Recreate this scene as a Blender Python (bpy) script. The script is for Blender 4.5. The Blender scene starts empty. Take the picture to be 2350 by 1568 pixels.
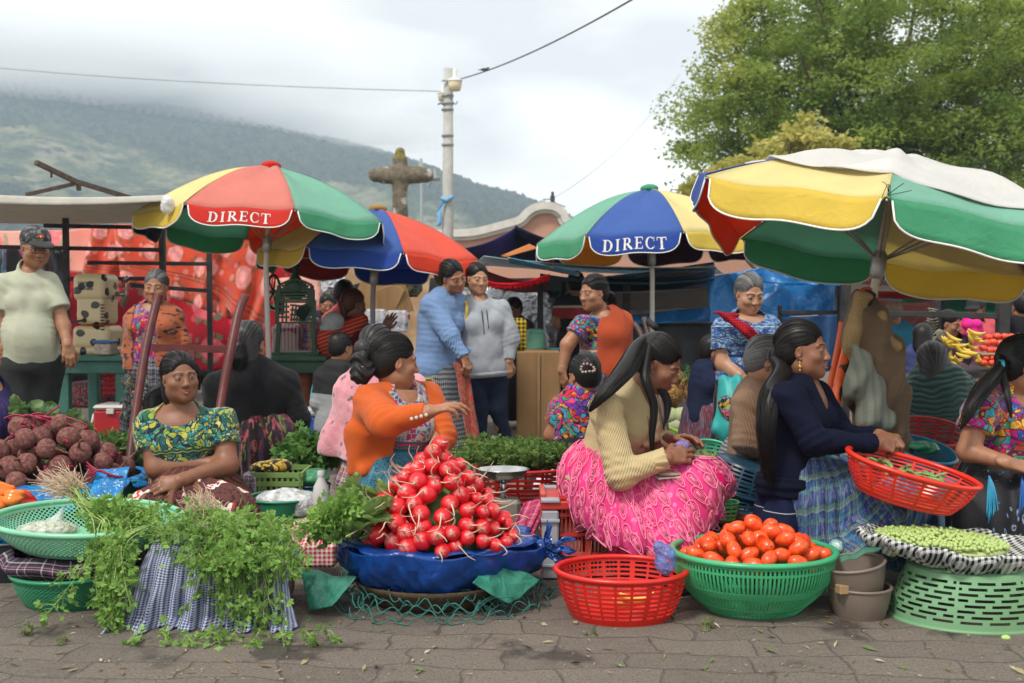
import bpy, math, random
import numpy as np
from math import sin, cos, pi, radians, atan2, sqrt
from mathutils import Vector, Matrix
random.seed(7); rng=np.random.default_rng(7)
S=bpy.context.scene; COL=S.collection
# ---- camera -------------------------------------------------------------
FP=2600.0; HZ=690.0; CH=1.12
TILT=math.atan((784-HZ)/FP)
cd=bpy.data.cameras.new('camera'); cam=bpy.data.objects.new('camera',cd); COL.objects.link(cam)
cd.sensor_width=36; cd.lens=FP/2350*36; cd.clip_start=.1; cd.clip_end=6000
cam.location=(0,0,CH); cam.rotation_euler=(pi/2-TILT,0,0)
cd.dof.use_dof=True; cd.dof.focus_distance=4.7; cd.dof.aperture_fstop=4.5
S.camera=cam
# ---- sky, sun, exposure -------------------------------------------------
SUN_EL,SUN_AZ=radians(55),radians(215)
w=bpy.data.worlds.new('World'); S.world=w; w.use_nodes=True
t=w.node_tree; t.nodes.clear()
def wn(ty,**k):
    n=t.nodes.new(ty)
    for a,b in k.items(): setattr(n,a,b)
    return n
L=t.links.new
out=wn('ShaderNodeOutputWorld'); bg=wn('ShaderNodeBackground'); L(bg.outputs[0],out.inputs[0])
sky=wn('ShaderNodeTexSky',sky_type='NISHITA',sun_disc=False,sun_elevation=SUN_EL,sun_rotation=SUN_AZ)
bg.inputs[1].default_value=.1
tc=wn('ShaderNodeTexCoord'); mp=wn('ShaderNodeMapping'); L(tc.outputs['Generated'],mp.inputs[0]); mp.inputs['Scale'].default_value=(1.6,1.6,4.2); mp.inputs['Location'].default_value=(.55,.3,.1)
n1=wn('ShaderNodeTexNoise'); L(mp.outputs[0],n1.inputs[0]); n1.inputs['Scale'].default_value=1.5; n1.inputs['Detail'].default_value=5; n1.inputs['Roughness'].default_value=.45; n1.inputs['Distortion'].default_value=.25
cr=wn('ShaderNodeValToRGB'); L(n1.outputs[0],cr.inputs[0])
e=cr.color_ramp.elements; e[0].position=.40; e[0].color=(8.3,8.3,8.3,1); e[1].position=.58; e[1].color=(13.2,13.0,12.6,1)
x=cr.color_ramp.elements.new(.5); x.color=(11.3,11.2,10.9,1)
mx=wn('ShaderNodeMix',data_type='RGBA'); mx.inputs[0].default_value=.965; L(sky.outputs[0],mx.inputs[6]); L(cr.outputs[0],mx.inputs[7]); L(mx.outputs[2],bg.inputs[0])
sd=bpy.data.lights.new('sun','SUN'); so=bpy.data.objects.new('sun',sd); COL.objects.link(so)
sd.energy=2.8; sd.angle=radians(11); sd.color=(1,.95,.87)
sv=Vector((sin(SUN_AZ)*cos(SUN_EL),cos(SUN_AZ)*cos(SUN_EL),sin(SUN_EL))); so.rotation_euler=sv.to_track_quat('Z','Y').to_euler(); so.location=(-6,-8,14)
vs=S.view_settings; vs.view_transform='Standard'; vs.look='None'; vs.gamma=1; vs.exposure=.2
cy=S.cycles; cy.use_denoising=True; cy.max_bounces=9; cy.diffuse_bounces=3; cy.glossy_bounces=2; cy.transmission_bounces=4; cy.transparent_max_bounces=12; cy.volume_bounces=8; cy.caustics_reflective=False; cy.caustics_refractive=False; cy.sample_clamp_indirect=4
# ---- pixel -> world -----------------------------------------------------
ct,st=cos(TILT),sin(TILT)
def W(u,v,Y):
    px=(u-1175)/FP; py=(784-v)/FP
    d=np.array((px,ct+py*st,-st+py*ct)); return np.array((0,0,CH))+d*(Y/d[1])
def G(u,v,z=0.):
    px=(u-1175)/FP; py=(784-v)/FP
    d=np.array((px,ct+py*st,-st+py*ct)); return np.array((0,0,CH))+d*((z-CH)/d[2])
V3=lambda *a: np.array(a,float)
def nrm(a): a=np.asarray(a,float); return a/(np.linalg.norm(a)+1e-12)
# ---- mesh linking -------------------------------------------------------
ORG={}
def tag(o,label=None,cat=None,group=None,kind=None):
    if label: o['label']=label
    if cat: o['category']=cat
    if group: o['group']=group
    if kind: o['kind']=kind
    return o
def mesh(name,Vv,F,mats,smooth=True,attr=None,midx=None,sharp=None):
    Vv=np.asarray(Vv,np.float32).reshape(-1,3); m=bpy.data.meshes.new(name)
    F=[np.asarray(f,np.int32) for f in F if len(f)]
    m.vertices.add(len(Vv)); m.vertices.foreach_set('co',Vv.ravel())
    nl=sum(f.size for f in F); npoly=sum(len(f) for f in F)
    m.loops.add(nl); m.polygons.add(npoly)
    m.loops.foreach_set('vertex_index',np.concatenate([f.ravel() for f in F]))
    tot=np.concatenate([np.full(len(f),f.shape[1],np.int32) for f in F])
    m.polygons.foreach_set('loop_start',np.concatenate([[0],np.cumsum(tot)[:-1]]).astype(np.int32))
    if not isinstance(mats,(list,tuple)): mats=[mats]
    for a in mats: m.materials.append(a)
    if midx is not None: m.polygons.foreach_set('material_index',np.asarray(midx,np.int32))
    m.update(calc_edges=True); m.validate()
    m.polygons.foreach_set('use_smooth',np.full(len(m.polygons),bool(smooth)))
    for k,a in (attr or {}).items():
        a=np.asarray(a,np.float32)
        at=m.attributes.new(k,'FLOAT_VECTOR','POINT'); at.data.foreach_set('vector',a.ravel())
    if smooth and sharp:
        m.set_sharp_from_angle(angle=radians(sharp))
    return m
def link(name,me,par=None,org=None,**tg):
    o=bpy.data.objects.new(name,me); COL.objects.link(o)
    if par is not None: o.parent=par
    if org is not None: o.location=org
    tag(o,**tg); return o
def oorg(o):
    while o.parent is not None: o=o.parent
    return np.array(o.location)
def mk(name,Vv,F,mats,par=None,org=None,smooth=True,attr=None,midx=None,sharp=None,label=None,cat=None,group=None,kind=None):
    """world-coordinate mesh; origin at the thing's base"""
    Vv=np.asarray(Vv,float).reshape(-1,3)
    if par is not None: c=oorg(par)
    else:
        c=np.array(org,float) if org is not None else np.array(((Vv[:,0].min()+Vv[:,0].max())/2,(Vv[:,1].min()+Vv[:,1].max())/2,Vv[:,2].min()))
    me=mesh(name,Vv-c,F,mats,smooth,attr,midx,sharp)
    return link(name,me,par,None if par is not None else c,label=label,cat=cat,group=group,kind=kind)
def emp(name,loc,rz=0,**tg):
    o=bpy.data.objects.new(name,None); COL.objects.link(o); o.location=loc; o.rotation_euler=(0,0,rz); o.empty_display_size=.1
    tag(o,**tg); return o
def dup(o,loc=None,rot=None,sc=None,par=None,label=None,group=None):
    c=o.copy(); COL.objects.link(c); c.parent=par
    if loc is not None: c.location=loc
    if rot is not None: c.rotation_euler=rot
    if sc is not None: c.scale=sc if hasattr(sc,'__len__') else (sc,)*3
    if label: c['label']=label
    if group: c['group']=group
    for ch in list(o.children): dup(ch,par=c)
    return c
# ---- geometry collector -------------------------------------------------
class M:
    def __init__(s): s.V=[];s.Q=[];s.T=[];s.n=0;s.tcs=[];s.mi=[];s.mt=[];s.cur=0
    def add(s,V,Q=(),T=(),tc=None):
        V=np.asarray(V,float).reshape(-1,3); s.V.append(V)
        if len(Q): s.Q.append(np.asarray(Q,int)+s.n); s.mi+= [s.cur]*len(Q)
        if len(T): s.T.append(np.asarray(T,int)+s.n); s.mt+= [s.cur]*len(T)
        s.tcs.append(V if tc is None else np.asarray(tc,float)); s.n+=len(V); return s
    def box(s,c,d,R=None,bev=0):
        d=np.array(d,float)/2
        if bev>0:
            b=bev; pts=[]
            for ax in range(3):
                pass
            # chamfered box: 24 verts
            idx={}; V=[]
            for sx in(-1,1):
                for sy in(-1,1):
                    for sz in(-1,1):
                        for ax in range(3):
                            p=[sx*(d[0]-b),sy*(d[1]-b),sz*(d[2]-b)]; p[ax]=(sx,sy,sz)[ax]*d[ax]; idx[(sx,sy,sz,ax)]=len(V); V.append(p)
            Q=[];T=[]
            for ax in range(3):
                a,b2=[i for i in range(3) if i!=ax]
                for sg in(-1,1):
                    q=[]
                    for (i,j) in((-1,-1),(1,-1),(1,1),(-1,1)):
                        k=[0,0,0];k[ax]=sg;k[a]=i;k[b2]=j; q.append(idx[(*k,ax)])
                    if (sg==1)!=(ax!=1): q=q[::-1]
                    Q.append(q)
                for i in(-1,1):
                    for j in(-1,1):
                        k0=[0,0,0];k0[a]=i;k0[b2]=j;k0[ax]=-1;k1=list(k0);k1[ax]=1
                        Q.append([idx[(*k0,a)],idx[(*k1,a)],idx[(*k1,b2)],idx[(*k0,b2)]])
            for sx in(-1,1):
                for sy in(-1,1):
                    for sz in(-1,1): T.append([idx[(sx,sy,sz,i)] for i in range(3)])
            V=np.array(V)
        else:
            V=np.array([[x,y,z] for x in(-1,1) for y in(-1,1) for z in(-1,1)])*d
            Q=[[0,1,3,2],[4,6,7,5],[0,4,5,1],[2,3,7,6],[0,2,6,4],[1,5,7,3]];T=[]
        if R is not None: V=V@np.asarray(R).T
        return s.add(V+np.asarray(c),Q,T,tc=V)
    def beam(s,a,b,wd,ht=None,up=(0,0,1),bev=0):
        a=np.asarray(a,float);b=np.asarray(b,float);x=nrm(b-a);u=np.asarray(up,float)
        if abs(x@nrm(u))>.98:u=V3(0,1,0)
        y=nrm(np.cross(u,x));z=np.cross(x,y)
        return s.box((a+b)/2,(np.linalg.norm(b-a),wd,ht or wd),np.stack([x,y,z],1),bev)
    def tube(s,pts,r,n=8,closed=False,cap=True,flat=1.0):
        P=np.asarray(pts,float);k=len(P); r=np.broadcast_to(np.asarray(r,float),(k,))
        T=np.gradient(P,axis=0) if not closed else np.roll(P,-1,0)-np.roll(P,1,0)
        T/= (np.linalg.norm(T,axis=1,keepdims=True)+1e-12)
        u=V3(0,0,1) if abs(T[0][2])<.9 else V3(1,0,0); U=[]
        for t_ in T: u=u-t_*(u@t_); u=nrm(u); U.append(u)
        U=np.array(U);Wv=np.cross(T,U); a=np.arange(n)*2*pi/n
        V=(P[:,None]+r[:,None,None]*(np.cos(a)[None,:,None]*U[:,None]*flat+np.sin(a)[None,:,None]*Wv[:,None])).reshape(-1,3)
        kk=k if closed else k-1; i=np.arange(kk)[:,None];j=np.arange(n)[None,:];i2=(i+1)%k;j2=(j+1)%n
        Q=np.stack([i*n+j,i*n+j2,i2*n+j2,i2*n+j],-1).reshape(-1,4)[:,::-1]
        T3=[]
        if cap and not closed:
            V=np.vstack([V,P[0],P[-1]]); c0=k*n;c1=k*n+1
            T3=[[c0,(q+1)%n,q][::-1] for q in range(n)]+[[c1,(k-1)*n+q,(k-1)*n+(q+1)%n][::-1] for q in range(n)]
        L_=np.concatenate([[0],np.cumsum(np.linalg.norm(np.diff(P,axis=0),axis=1))])
        tcv=np.stack([np.tile(a*float(r.mean()),k),np.repeat(L_,n),np.zeros(k*n)],1)
        if len(V)>k*n: tcv=np.vstack([tcv,[[0,0,0],[0,L_[-1],0]]])
        return s.add(V,Q,T3,tc=tcv)
    def lathe(s,prof,n=48,c=(0,0,0),sx=1,sy=1,R=None,close=False):
        pr=np.asarray(prof,float); a=np.arange(n)*2*pi/n
        V=np.stack([pr[:,0][:,None]*np.cos(a)*sx,pr[:,0][:,None]*np.sin(a)*sy,np.repeat(pr[:,1][:,None],n,1)],-1).reshape(-1,3)
        k=len(pr);i=np.arange(k-1)[:,None];j=np.arange(n)[None,:];j2=(j+1)%n
        Q=np.stack([i*n+j,i*n+j2,(i+1)*n+j2,(i+1)*n+j],-1).reshape(-1,4)
        tcv=np.stack([np.tile(a*pr[:,0].max(),k),np.repeat(pr[:,1],n),np.repeat(pr[:,0],n)],1)
        if R is not None: V=V@np.asarray(R).T
        return s.add(V+np.asarray(c),Q,tc=tcv)
    def grid(s,f,nu,nv,tc=None,cu=False):
        u=np.linspace(0,1,nu,endpoint=not cu);v=np.linspace(0,1,nv);U,Vg=np.meshgrid(u,v,indexing='ij')
        P=f(U,Vg); P=np.stack(P,-1).reshape(-1,3) if isinstance(P,tuple) else P.reshape(-1,3)
        ku=nu if cu else nu-1; i=np.arange(ku)[:,None];j=np.arange(nv-1)[None,:];i2=(i+1)%nu
        Q=np.stack([i*nv+j,i2*nv+j,i2*nv+j+1,i*nv+j+1],-1).reshape(-1,4)
        tcv=np.stack([U.ravel(),Vg.ravel(),np.zeros(U.size)],1)*np.array((*(tc or (1,1)),1))
        return s.add(P,Q,tc=tcv)
    def ball(s,c,r,n=16,m=10,R=None):
        r=np.broadcast_to(np.asarray(r,float),(3,)); th=np.linspace(0,pi,m+1)
        th[0]=.02;th[-1]=pi-.02; a=np.arange(n)*2*pi/n
        V=np.stack([np.sin(th)[:,None]*np.cos(a),np.sin(th)[:,None]*np.sin(a),np.repeat(np.cos(th)[:,None],n,1)],-1).reshape(-1,3)*r
        i=np.arange(m)[:,None];j=np.arange(n)[None,:];j2=(j+1)%n
        Q=np.stack([i*n+j,(i+1)*n+j,(i+1)*n+j2,i*n+j2],-1).reshape(-1,4)
        if R is not None:V=V@np.asarray(R).T
        return s.add(V+np.asarray(c),Q)
    def out(s,name,mats,par=None,xf=None,**k):
        if not s.V: return None
        V=np.vstack(s.V)
        if xf is not None: V=xf(V)
        Q=np.vstack(s.Q) if s.Q else np.zeros((0,4),int);T=np.vstack(s.T) if s.T else np.zeros((0,3),int)
        return mk(name,V,[Q,T],mats,par,attr={'tc':np.vstack(s.tcs)},midx=s.mi+s.mt,**k)
    def local(s,name,mats,**k):
        V=np.vstack(s.V);Q=np.vstack(s.Q) if s.Q else np.zeros((0,4),int);T=np.vstack(s.T) if s.T else np.zeros((0,3),int)
        return mesh(name,V,[Q,T],mats,attr={'tc':np.vstack(s.tcs)},midx=s.mi+s.mt,**k)
def solid(o,t,off=0):
    m=o.modifiers.new('thickness','SOLIDIFY'); m.thickness=t; m.offset=off; return o
def rotm(axis,ang):
    return np.array(Matrix.Rotation(ang,3,Vector(axis)))
def eul(x=0,y=0,z=0): return rotm((0,0,1),z)@rotm((0,1,0),y)@rotm((1,0,0),x)
def bez(p0,p1,p2,n=10):
    t_=np.linspace(0,1,n)[:,None];p0,p1,p2=map(np.asarray,(p0,p1,p2)); return (1-t_)**2*p0+2*t_*(1-t_)*p1+t_**2*p2
def wob(P,f,seed=0,o=3):
    r=np.random.default_rng(seed);a=0;am=1.
    for i in range(o):
        for j in range(3):
            d=r.normal(size=3);d/=np.linalg.norm(d);a=a+am*np.sin((P@d)*f+r.uniform(0,6.28)+.8*np.sin((P@d[[1,2,0]])*f*.7+r.uniform(0,6)))
        f*=2.1;am*=.5
    return a/4
def spline(pts,n=40):
    P=np.asarray(pts,float);t0=np.linspace(0,1,len(P));t1=np.linspace(0,1,n)
    # catmull-rom
    out_=[]
    for tt in t1*(len(P)-1):
        i=min(int(tt),len(P)-2);f=tt-i;p=[P[max(i-1,0)],P[i],P[i+1],P[min(i+2,len(P)-1)]]
        out_.append(.5*((2*p[1])+(-p[0]+p[2])*f+(2*p[0]-5*p[1]+4*p[2]-p[3])*f*f+(-p[0]+3*p[1]-3*p[2]+p[3])*f**3))
    return np.array(out_)
# ---- materials ----------------------------------------------------------
class NT:
    def __init__(s,name):
        s.m=bpy.data.materials.new(name); s.m.use_nodes=True; s.t=s.m.node_tree; s.b=s.t.nodes['Principled BSDF']
    def n(s,ty,ins=None,o=0,**pr):
        n=s.t.nodes.new('ShaderNode'+ty)
        for k,v in pr.items(): setattr(n,k,v)
        for k,v in (ins or {}).items(): s.put(n.inputs[k],v)
        return n.outputs[o]
    def put(s,i,v):
        if isinstance(v,bpy.types.NodeSocket): s.t.links.new(v,i)
        else:
            if i.type=='RGBA' and not isinstance(v,(int,float)) and len(v)==3: v=(*v,1)
            i.default_value=v
    def co(s,kind='tc'):
        if kind=='tc': return s.n('Attribute',o=1,attribute_name='tc')
        return s.n('TexCoord',o={'obj':3,'gen':0,'uv':2}[kind])
    def map(s,v,sc=(1,1,1),loc=(0,0,0),rot=(0,0,0)): return s.n('Mapping',{0:v,1:loc,2:rot,3:sc})
    def noise(s,v,sc,det=3,ro=.5,dis=0,o=0): return s.n('TexNoise',{'Vector':v,'Scale':sc,'Detail':det,'Roughness':ro,'Distortion':dis},o=o)
    def vor(s,v,sc,o=0,feature='F1',rnd=1,**k): return s.n('TexVoronoi',{'Vector':v,'Scale':sc,'Randomness':rnd},o=o,feature=feature,**k)
    def wave(s,v,sc,dis=0,det=1,axis='X',prof='SIN'): return s.n('TexWave',{'Vector':v,'Scale':sc,'Distortion':dis,'Detail':det,'Detail Scale':1.5},o=1,bands_direction=axis,wave_profile=prof)
    def ma(s,op,a,b=0.,c=0.): return s.n('Math',{0:a,1:b,2:c},operation=op)
    def ramp(s,f,st,interp='LINEAR'):
        n=s.t.nodes.new('ShaderNodeValToRGB'); r=n.color_ramp; r.interpolation=interp
        while len(r.elements)<len(st): r.elements.new(.5)
        for e_,(p,c) in zip(r.elements,st):
            e_.position=p; e_.color=(*c,1) if not isinstance(c,(int,float)) else (c,c,c,1)
        s.t.links.new(f,n.inputs[0]); return n.outputs[0]
    def mix(s,f,a,b,bt='MIX'):
        n=s.t.nodes.new('ShaderNodeMix'); n.data_type='RGBA'; n.blend_type=bt
        s.put(n.inputs[0],f);s.put(n.inputs[6],a);s.put(n.inputs[7],b); return n.outputs[2]
    def sep(s,v,o): return s.n('SeparateXYZ',{0:v},o=o)
    def bump(s,h,st=.3,d=.01,nrm_=None):
        i={'Height':h,'Strength':st,'Distance':d}
        if nrm_ is not None: i['Normal']=nrm_
        s.put(s.b.inputs['Normal'],s.n('Bump',i)); return s
    def set(s,**k):
        for a,v in k.items():
            s.put(s.b.inputs[{'col':'Base Color','rough':'Roughness','metal':'Metallic','spec':'Specular IOR Level','tr':'Transmission Weight','alpha':'Alpha','sheen':'Sheen Weight','coat':'Coat Weight','sss':'Subsurface Weight','ior':'IOR','emc':'Emission Color','ems':'Emission Strength'}[a]],v)
        return s
_mc={}
def dk(c,f): return tuple(x*f for x in c)
def plain(name,col,rough=.6,spec=.3,var=.25,sc=18,bs=.15,bd=.004,coat=0,metal=0,kind='obj',sheen=0,dirt=None):
    k=NT(name);v=k.co(kind);n=k.noise(v,sc,4,.6)
    c=k.ramp(n,[(.3,dk(col,1-var)),(.7,tuple(min(1,x*(1+var*.6)) for x in col))])
    if dirt: c=k.mix(k.ramp(k.noise(v,sc*.25,5,.65),[(.5,0),(.72,1)]),c,dirt)
    k.set(col=c,rough=rough,spec=spec,coat=coat,metal=metal,sheen=sheen)
    if bs: k.bump(k.noise(v,sc*4,4),bs,bd)
    return k.m
def transl(k,amt=.35,col=None):
    """add a translucent share to the surface (thin cloth, plastic, leaves)"""
    tr=k.t.nodes.new('ShaderNodeBsdfTranslucent'); bc=k.b.inputs['Base Color']
    if col is not None: k.put(tr.inputs[0],col)
    elif bc.is_linked: k.t.links.new(bc.links[0].from_socket,tr.inputs[0])
    else: tr.inputs[0].default_value=bc.default_value
    mxs=k.t.nodes.new('ShaderNodeMixShader'); mxs.inputs[0].default_value=amt
    o=[n for n in k.t.nodes if n.type=='OUTPUT_MATERIAL'][0]
    k.t.links.new(k.b.outputs[0],mxs.inputs[1]);k.t.links.new(tr.outputs[0],mxs.inputs[2]);k.t.links.new(mxs.outputs[0],o.inputs[0]); return k.m
def knit(name,col,freq=60,axis='X',var=.2,bs=.6,rough=.85,dis=2.,cable=0):
    k=NT(name);v0=k.co();v=k.n('CombineXYZ',{0:k.ma('MULTIPLY',k.ma('ARCTAN2',k.sep(v0,1),k.sep(v0,0)),.15),1:0.,2:k.sep(v0,2)}) if axis=='X' else v0;wv=k.wave(v,freq/3.,dis*.03,1,axis);n=k.noise(v,12,4)
    c=k.mix(.3,k.ramp(n,[(.3,dk(col,1-var)),(.7,col)]),k.ramp(wv,[(0,dk(col,.75)),(.6,col)]))
    k.set(col=c,rough=rough,spec=.12,sheen=.08 if max(col)>.1 else 0.)
    h=wv
    if cable: h=k.ma('ADD',wv,k.ma('MULTIPLY',k.wave(v,cable,3,2,'Z'),.6))
    k.bump(k.ma('ADD',h,k.noise(v,160,2)),bs,.006); return k.m
def huipil(name,cols,base,sc=26,dens=.5,rough=.8,line=True,band=None,dis=.12,stretch=(1,1,1)):
    """dense embroidery: irregular coloured petals on a dark ground, thread relief"""
    k=NT(name);v=k.co()
    nz=k.noise(v,9,2,.5,0,1); vv=k.n('VectorMath',{0:k.map(v,stretch),1:k.n('VectorMath',{0:nz,1:(dis,)*3},operation='MULTIPLY')},operation='ADD')
    cc=k.vor(vv,sc,o=1); r=k.sep(cc,0); N=len(cols)
    c=k.ramp(r,[(i/N,cc_) for i,cc_ in enumerate(cols)],'CONSTANT')
    ed=k.vor(vv,sc,feature='DISTANCE_TO_EDGE')
    m=k.ramp(ed,[(.04,0),(.09,1)])
    fine=k.vor(vv,sc*2.4,o=1); c=k.mix(k.ma('MULTIPLY',k.ramp(k.sep(fine,1),[(.7,0),(.72,1)],'CONSTANT'),.8),c,k.ramp(k.sep(fine,0),[(i/N,cc_) for i,cc_ in enumerate(cols[::-1])],'CONSTANT'))
    keep=k.ramp(k.sep(cc,1),[(0,1),(dens,0)],'CONSTANT') if dens<1 else 1.
    mm=k.ma('MULTIPLY',m,keep) if line else keep
    c=k.mix(mm,base,c)
    if band:
        z=k.sep(v,2)
        for z0,z1,cols_b,f in band:
            ib=k.ma('MULTIPLY',k.ma('GREATER_THAN',z,z0),k.ma('LESS_THAN',z,z1))
            st=k.ramp(k.ma('FRACT',k.ma('MULTIPLY',k.ma('ADD',z,k.ma('MULTIPLY',k.ma('ABSOLUTE',k.ma('SUBTRACT',k.ma('FRACT',k.ma('MULTIPLY',k.sep(v,0),22.)),.5)),.012)),f)),[(i/len(cols_b),cc_) for i,cc_ in enumerate(cols_b)],'CONSTANT')
            c=k.mix(ib,c,st)
    th=k.wave(v,120,1,2,'DIAGONAL')
    k.set(col=k.mix(.25,c,k.mix(th,(0,0,0),c)),rough=rough,spec=.2,sheen=.2)
    k.bump(k.ma('ADD',k.ma('MULTIPLY',ed,1.5),k.ma('MULTIPLY',th,.2)),.35,.004); return k.m
def stripes(k,co,per,stops,off=0.):
    return k.ramp(k.ma('FRACT',k.ma('ADD',k.ma('DIVIDE',co,per),off)),stops,'CONSTANT')
def gingham(name,c1,c2,per=.018,rough=.85,kind='tc',ax=(0,1)):
    k=NT(name);v=k.co(kind)
    a=stripes(k,k.sep(v,ax[0]),per,[(0,0.),(.5,1.)]);b=stripes(k,k.sep(v,ax[1]),per,[(0,0.),(.5,1.)])
    f=k.ma('MULTIPLY',k.ma('ADD',a,b),.5)
    k.set(col=k.ramp(f,[(0,c1),(.5,tuple((x*.5+y*.5) for x,y in zip(c1,c2))),(1,c2)]),rough=rough,spec=.15)
    k.bump(k.noise(v,400,2),.2,.002); return k.m
def plaid(name,cols,per=.12,rough=.85,seed=1,axs=(0,2),base=(.02,.03,.08),nz=.5,dis=.0):
    k=NT(name);v=k.co();r=random.Random(seed)
    if dis: v=k.n('VectorMath',{0:v,1:k.n('VectorMath',{0:k.noise(v,5,2,.5,0,1),1:(dis,)*3},operation='MULTIPLY')},operation='ADD')
    def st(ax):
        s_=[];p=0
        while p<.97: s_.append((p,r.choice(cols))); p+=r.choice([.03,.05,.08,.13])
        return stripes(k,k.sep(v,ax),per,s_[:30])
    c=k.mix(.5,st(axs[0]),st(axs[1]))
    c=k.mix(k.ma('MULTIPLY',k.ramp(k.noise(k.map(v,(1,1,.35)),90,3,.7),[(.5,0),(.62,1)]),nz),c,tuple(min(1,x*1.0+.25) for x in cols[-1]))
    k.set(col=c,rough=rough,spec=.15); k.bump(k.noise(v,300,2),.25,.002); return k.m
def skinmat(name,col):
    k=NT(name);v=k.co('obj');n=k.noise(v,30,4,.6)
    c=k.ramp(n,[(.3,dk(col,.82)),(.7,dk(col,1.08))])
    c=k.mix(k.ma('MULTIPLY',k.ramp(k.noise(v,9,2),[(.45,0),(.7,1)]),.35),c,(col[0]*1.05,col[1]*.78,col[2]*.7))
    mk_=k.n('Attribute',o=1,attribute_name='msk')
    c=k.mix(k.sep(mk_,0),c,(col[0]*.85,col[1]*.42,col[2]*.45)); c=k.mix(k.sep(mk_,1),c,(.012,.009,.008))
    k.set(col=c,rough=.46,spec=.4,sss=.0); k.bump(k.noise(v,220,4,.7),.18,.002); return k.m
def eyemat():
    k=NT('eyeball');mk_=k.n('Attribute',o=1,attribute_name='msk'); k.set(col=k.mix(k.sep(mk_,2),(.62,.58,.54),(.012,.007,.005)),rough=.15,spec=.5); return k.m
EYE=eyemat()
def hairmat(name,col,grey=0.,gc=(.2,.2,.2)):
    k=NT(name);v=k.co();n=k.noise(k.map(v,(220,3,3)),1,3,.6); c=k.ramp(n,[(.35,col),(.75,tuple(x*2.2+.004 for x in col))])
    if grey: c=k.mix(k.ramp(k.noise(k.map(v,(160,2.5,2.5)),1,3,.6),[(.5-grey*.25,0),(.62,1)]),c,gc)
    k.set(col=c,rough=.42,spec=.3); k.bump(k.noise(k.map(v,(300,4,4)),1,2),.4,.003); return k.m
def tarp(name,col,rough=.35,spec=.5,tr=.25,sc=3,bs=.6,bd=.05,var=.15,dirt=None):
    k=NT(name);v=k.co('obj');n=k.noise(v,sc*2,5,.6)
    c=k.ramp(n,[(.3,dk(col,1-var)),(.7,tuple(min(1,x*(1+var)) for x in col))])
    if dirt: c=k.mix(k.ramp(k.noise(v,sc*1.1,6,.7),[(.5,0),(.75,1)]),c,dirt)
    k.set(col=c,rough=rough,spec=spec)
    k.bump(k.ma('ADD',k.noise(v,sc*2,3,.5,.8),k.ma('MULTIPLY',k.vor(v,sc*3.3,feature='F2'),.5)),bs,bd)
    return transl(k,tr) if tr else k.m
def floral(name,base,b2,rose,leaf,sc=3.2,stripe=True,dark=(.08,.005,.01)):
    """blanket print: roses built from ringed petals, green sprigs, border stripes"""
    k=NT(name);v=k.co();vv=k.n('VectorMath',{0:v,1:k.n('VectorMath',{0:k.noise(v,7,3,.6,0,1),1:(.05,)*3},operation='MULTIPLY')},operation='ADD')
    V2=dict(voronoi_dimensions='2D');d=k.vor(vv,sc,rnd=.6,**V2);ring=k.wave(k.n('CombineXYZ',{0:d,1:0.,2:0.}),9,2,3)
    pet=k.mix(k.ma('MULTIPLY',k.vor(vv,sc*5,**V2),1.3),tuple(min(1,x*1.5+.1) for x in rose),rose)
    pet=k.mix(k.ma('MULTIPLY',ring,.55),pet,dk(rose,.45))
    c=k.mix(k.ramp(k.noise(v,1.2,2),[(.4,0),(.6,1)]),base,b2)
    lf=k.ma('MULTIPLY',k.ramp(d,[(.26,1),(.40,1),(.43,0)]),k.ramp(k.vor(vv,sc*4.2,**V2),[(.30,1),(.36,0)])); c=k.mix(k.ma('MULTIPLY',lf,.8),c,leaf)
    pt=k.ma('MULTIPLY',k.ramp(k.vor(vv,sc*2.7,rnd=.8,**V2),[(.22,1),(.26,0)]),k.ramp(k.noise(vv,sc*.8,1),[(.5,0),(.55,.75)])); c=k.mix(pt,c,rose)
    c=k.mix(k.ramp(d,[(.24,1),(.29,0)]),c,pet)
    if stripe: c=k.mix(k.ramp(k.ma('FRACT',k.ma('MULTIPLY',k.sep(v,1),2.1)),[(0,0),(.86,0),(.88,.85),(.9,0),(.94,.85),(.96,0)],'CONSTANT'),c,(.12,.05,.02))
    k.set(col=c,rough=.85,spec=.1,sheen=.4); k.bump(k.noise(v,25,4),.3,.02); return k.m
def leafmat(name,c1,c2,tr=.35,rough=.5,yel=None,sc=30):
    k=NT(name);v=k.co('obj');f=k.noise(v,sc,2,.5); c=k.ramp(f,[(.35,c1),(.65,c2)])
    if yel: c=k.mix(k.ramp(k.noise(v,sc*.2,2),[(.52,0),(.66,1)]),c,yel)
    k.set(col=c,rough=rough,spec=.35); return transl(k,tr,k.mix(.5,c,tuple(min(1,x*1.6) for x in c2)))
def film(name,col,alpha=.35,rough=.2):
    k=NT(name);v=k.co('obj'); k.set(col=col,rough=rough,spec=.6,alpha=k.ramp(k.noise(v,30,3,.6),[(.35,alpha*.6),(.65,min(1,alpha*1.7))])); k.bump(k.noise(v,25,4,.6,1),.8,.02); return k.m
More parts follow.
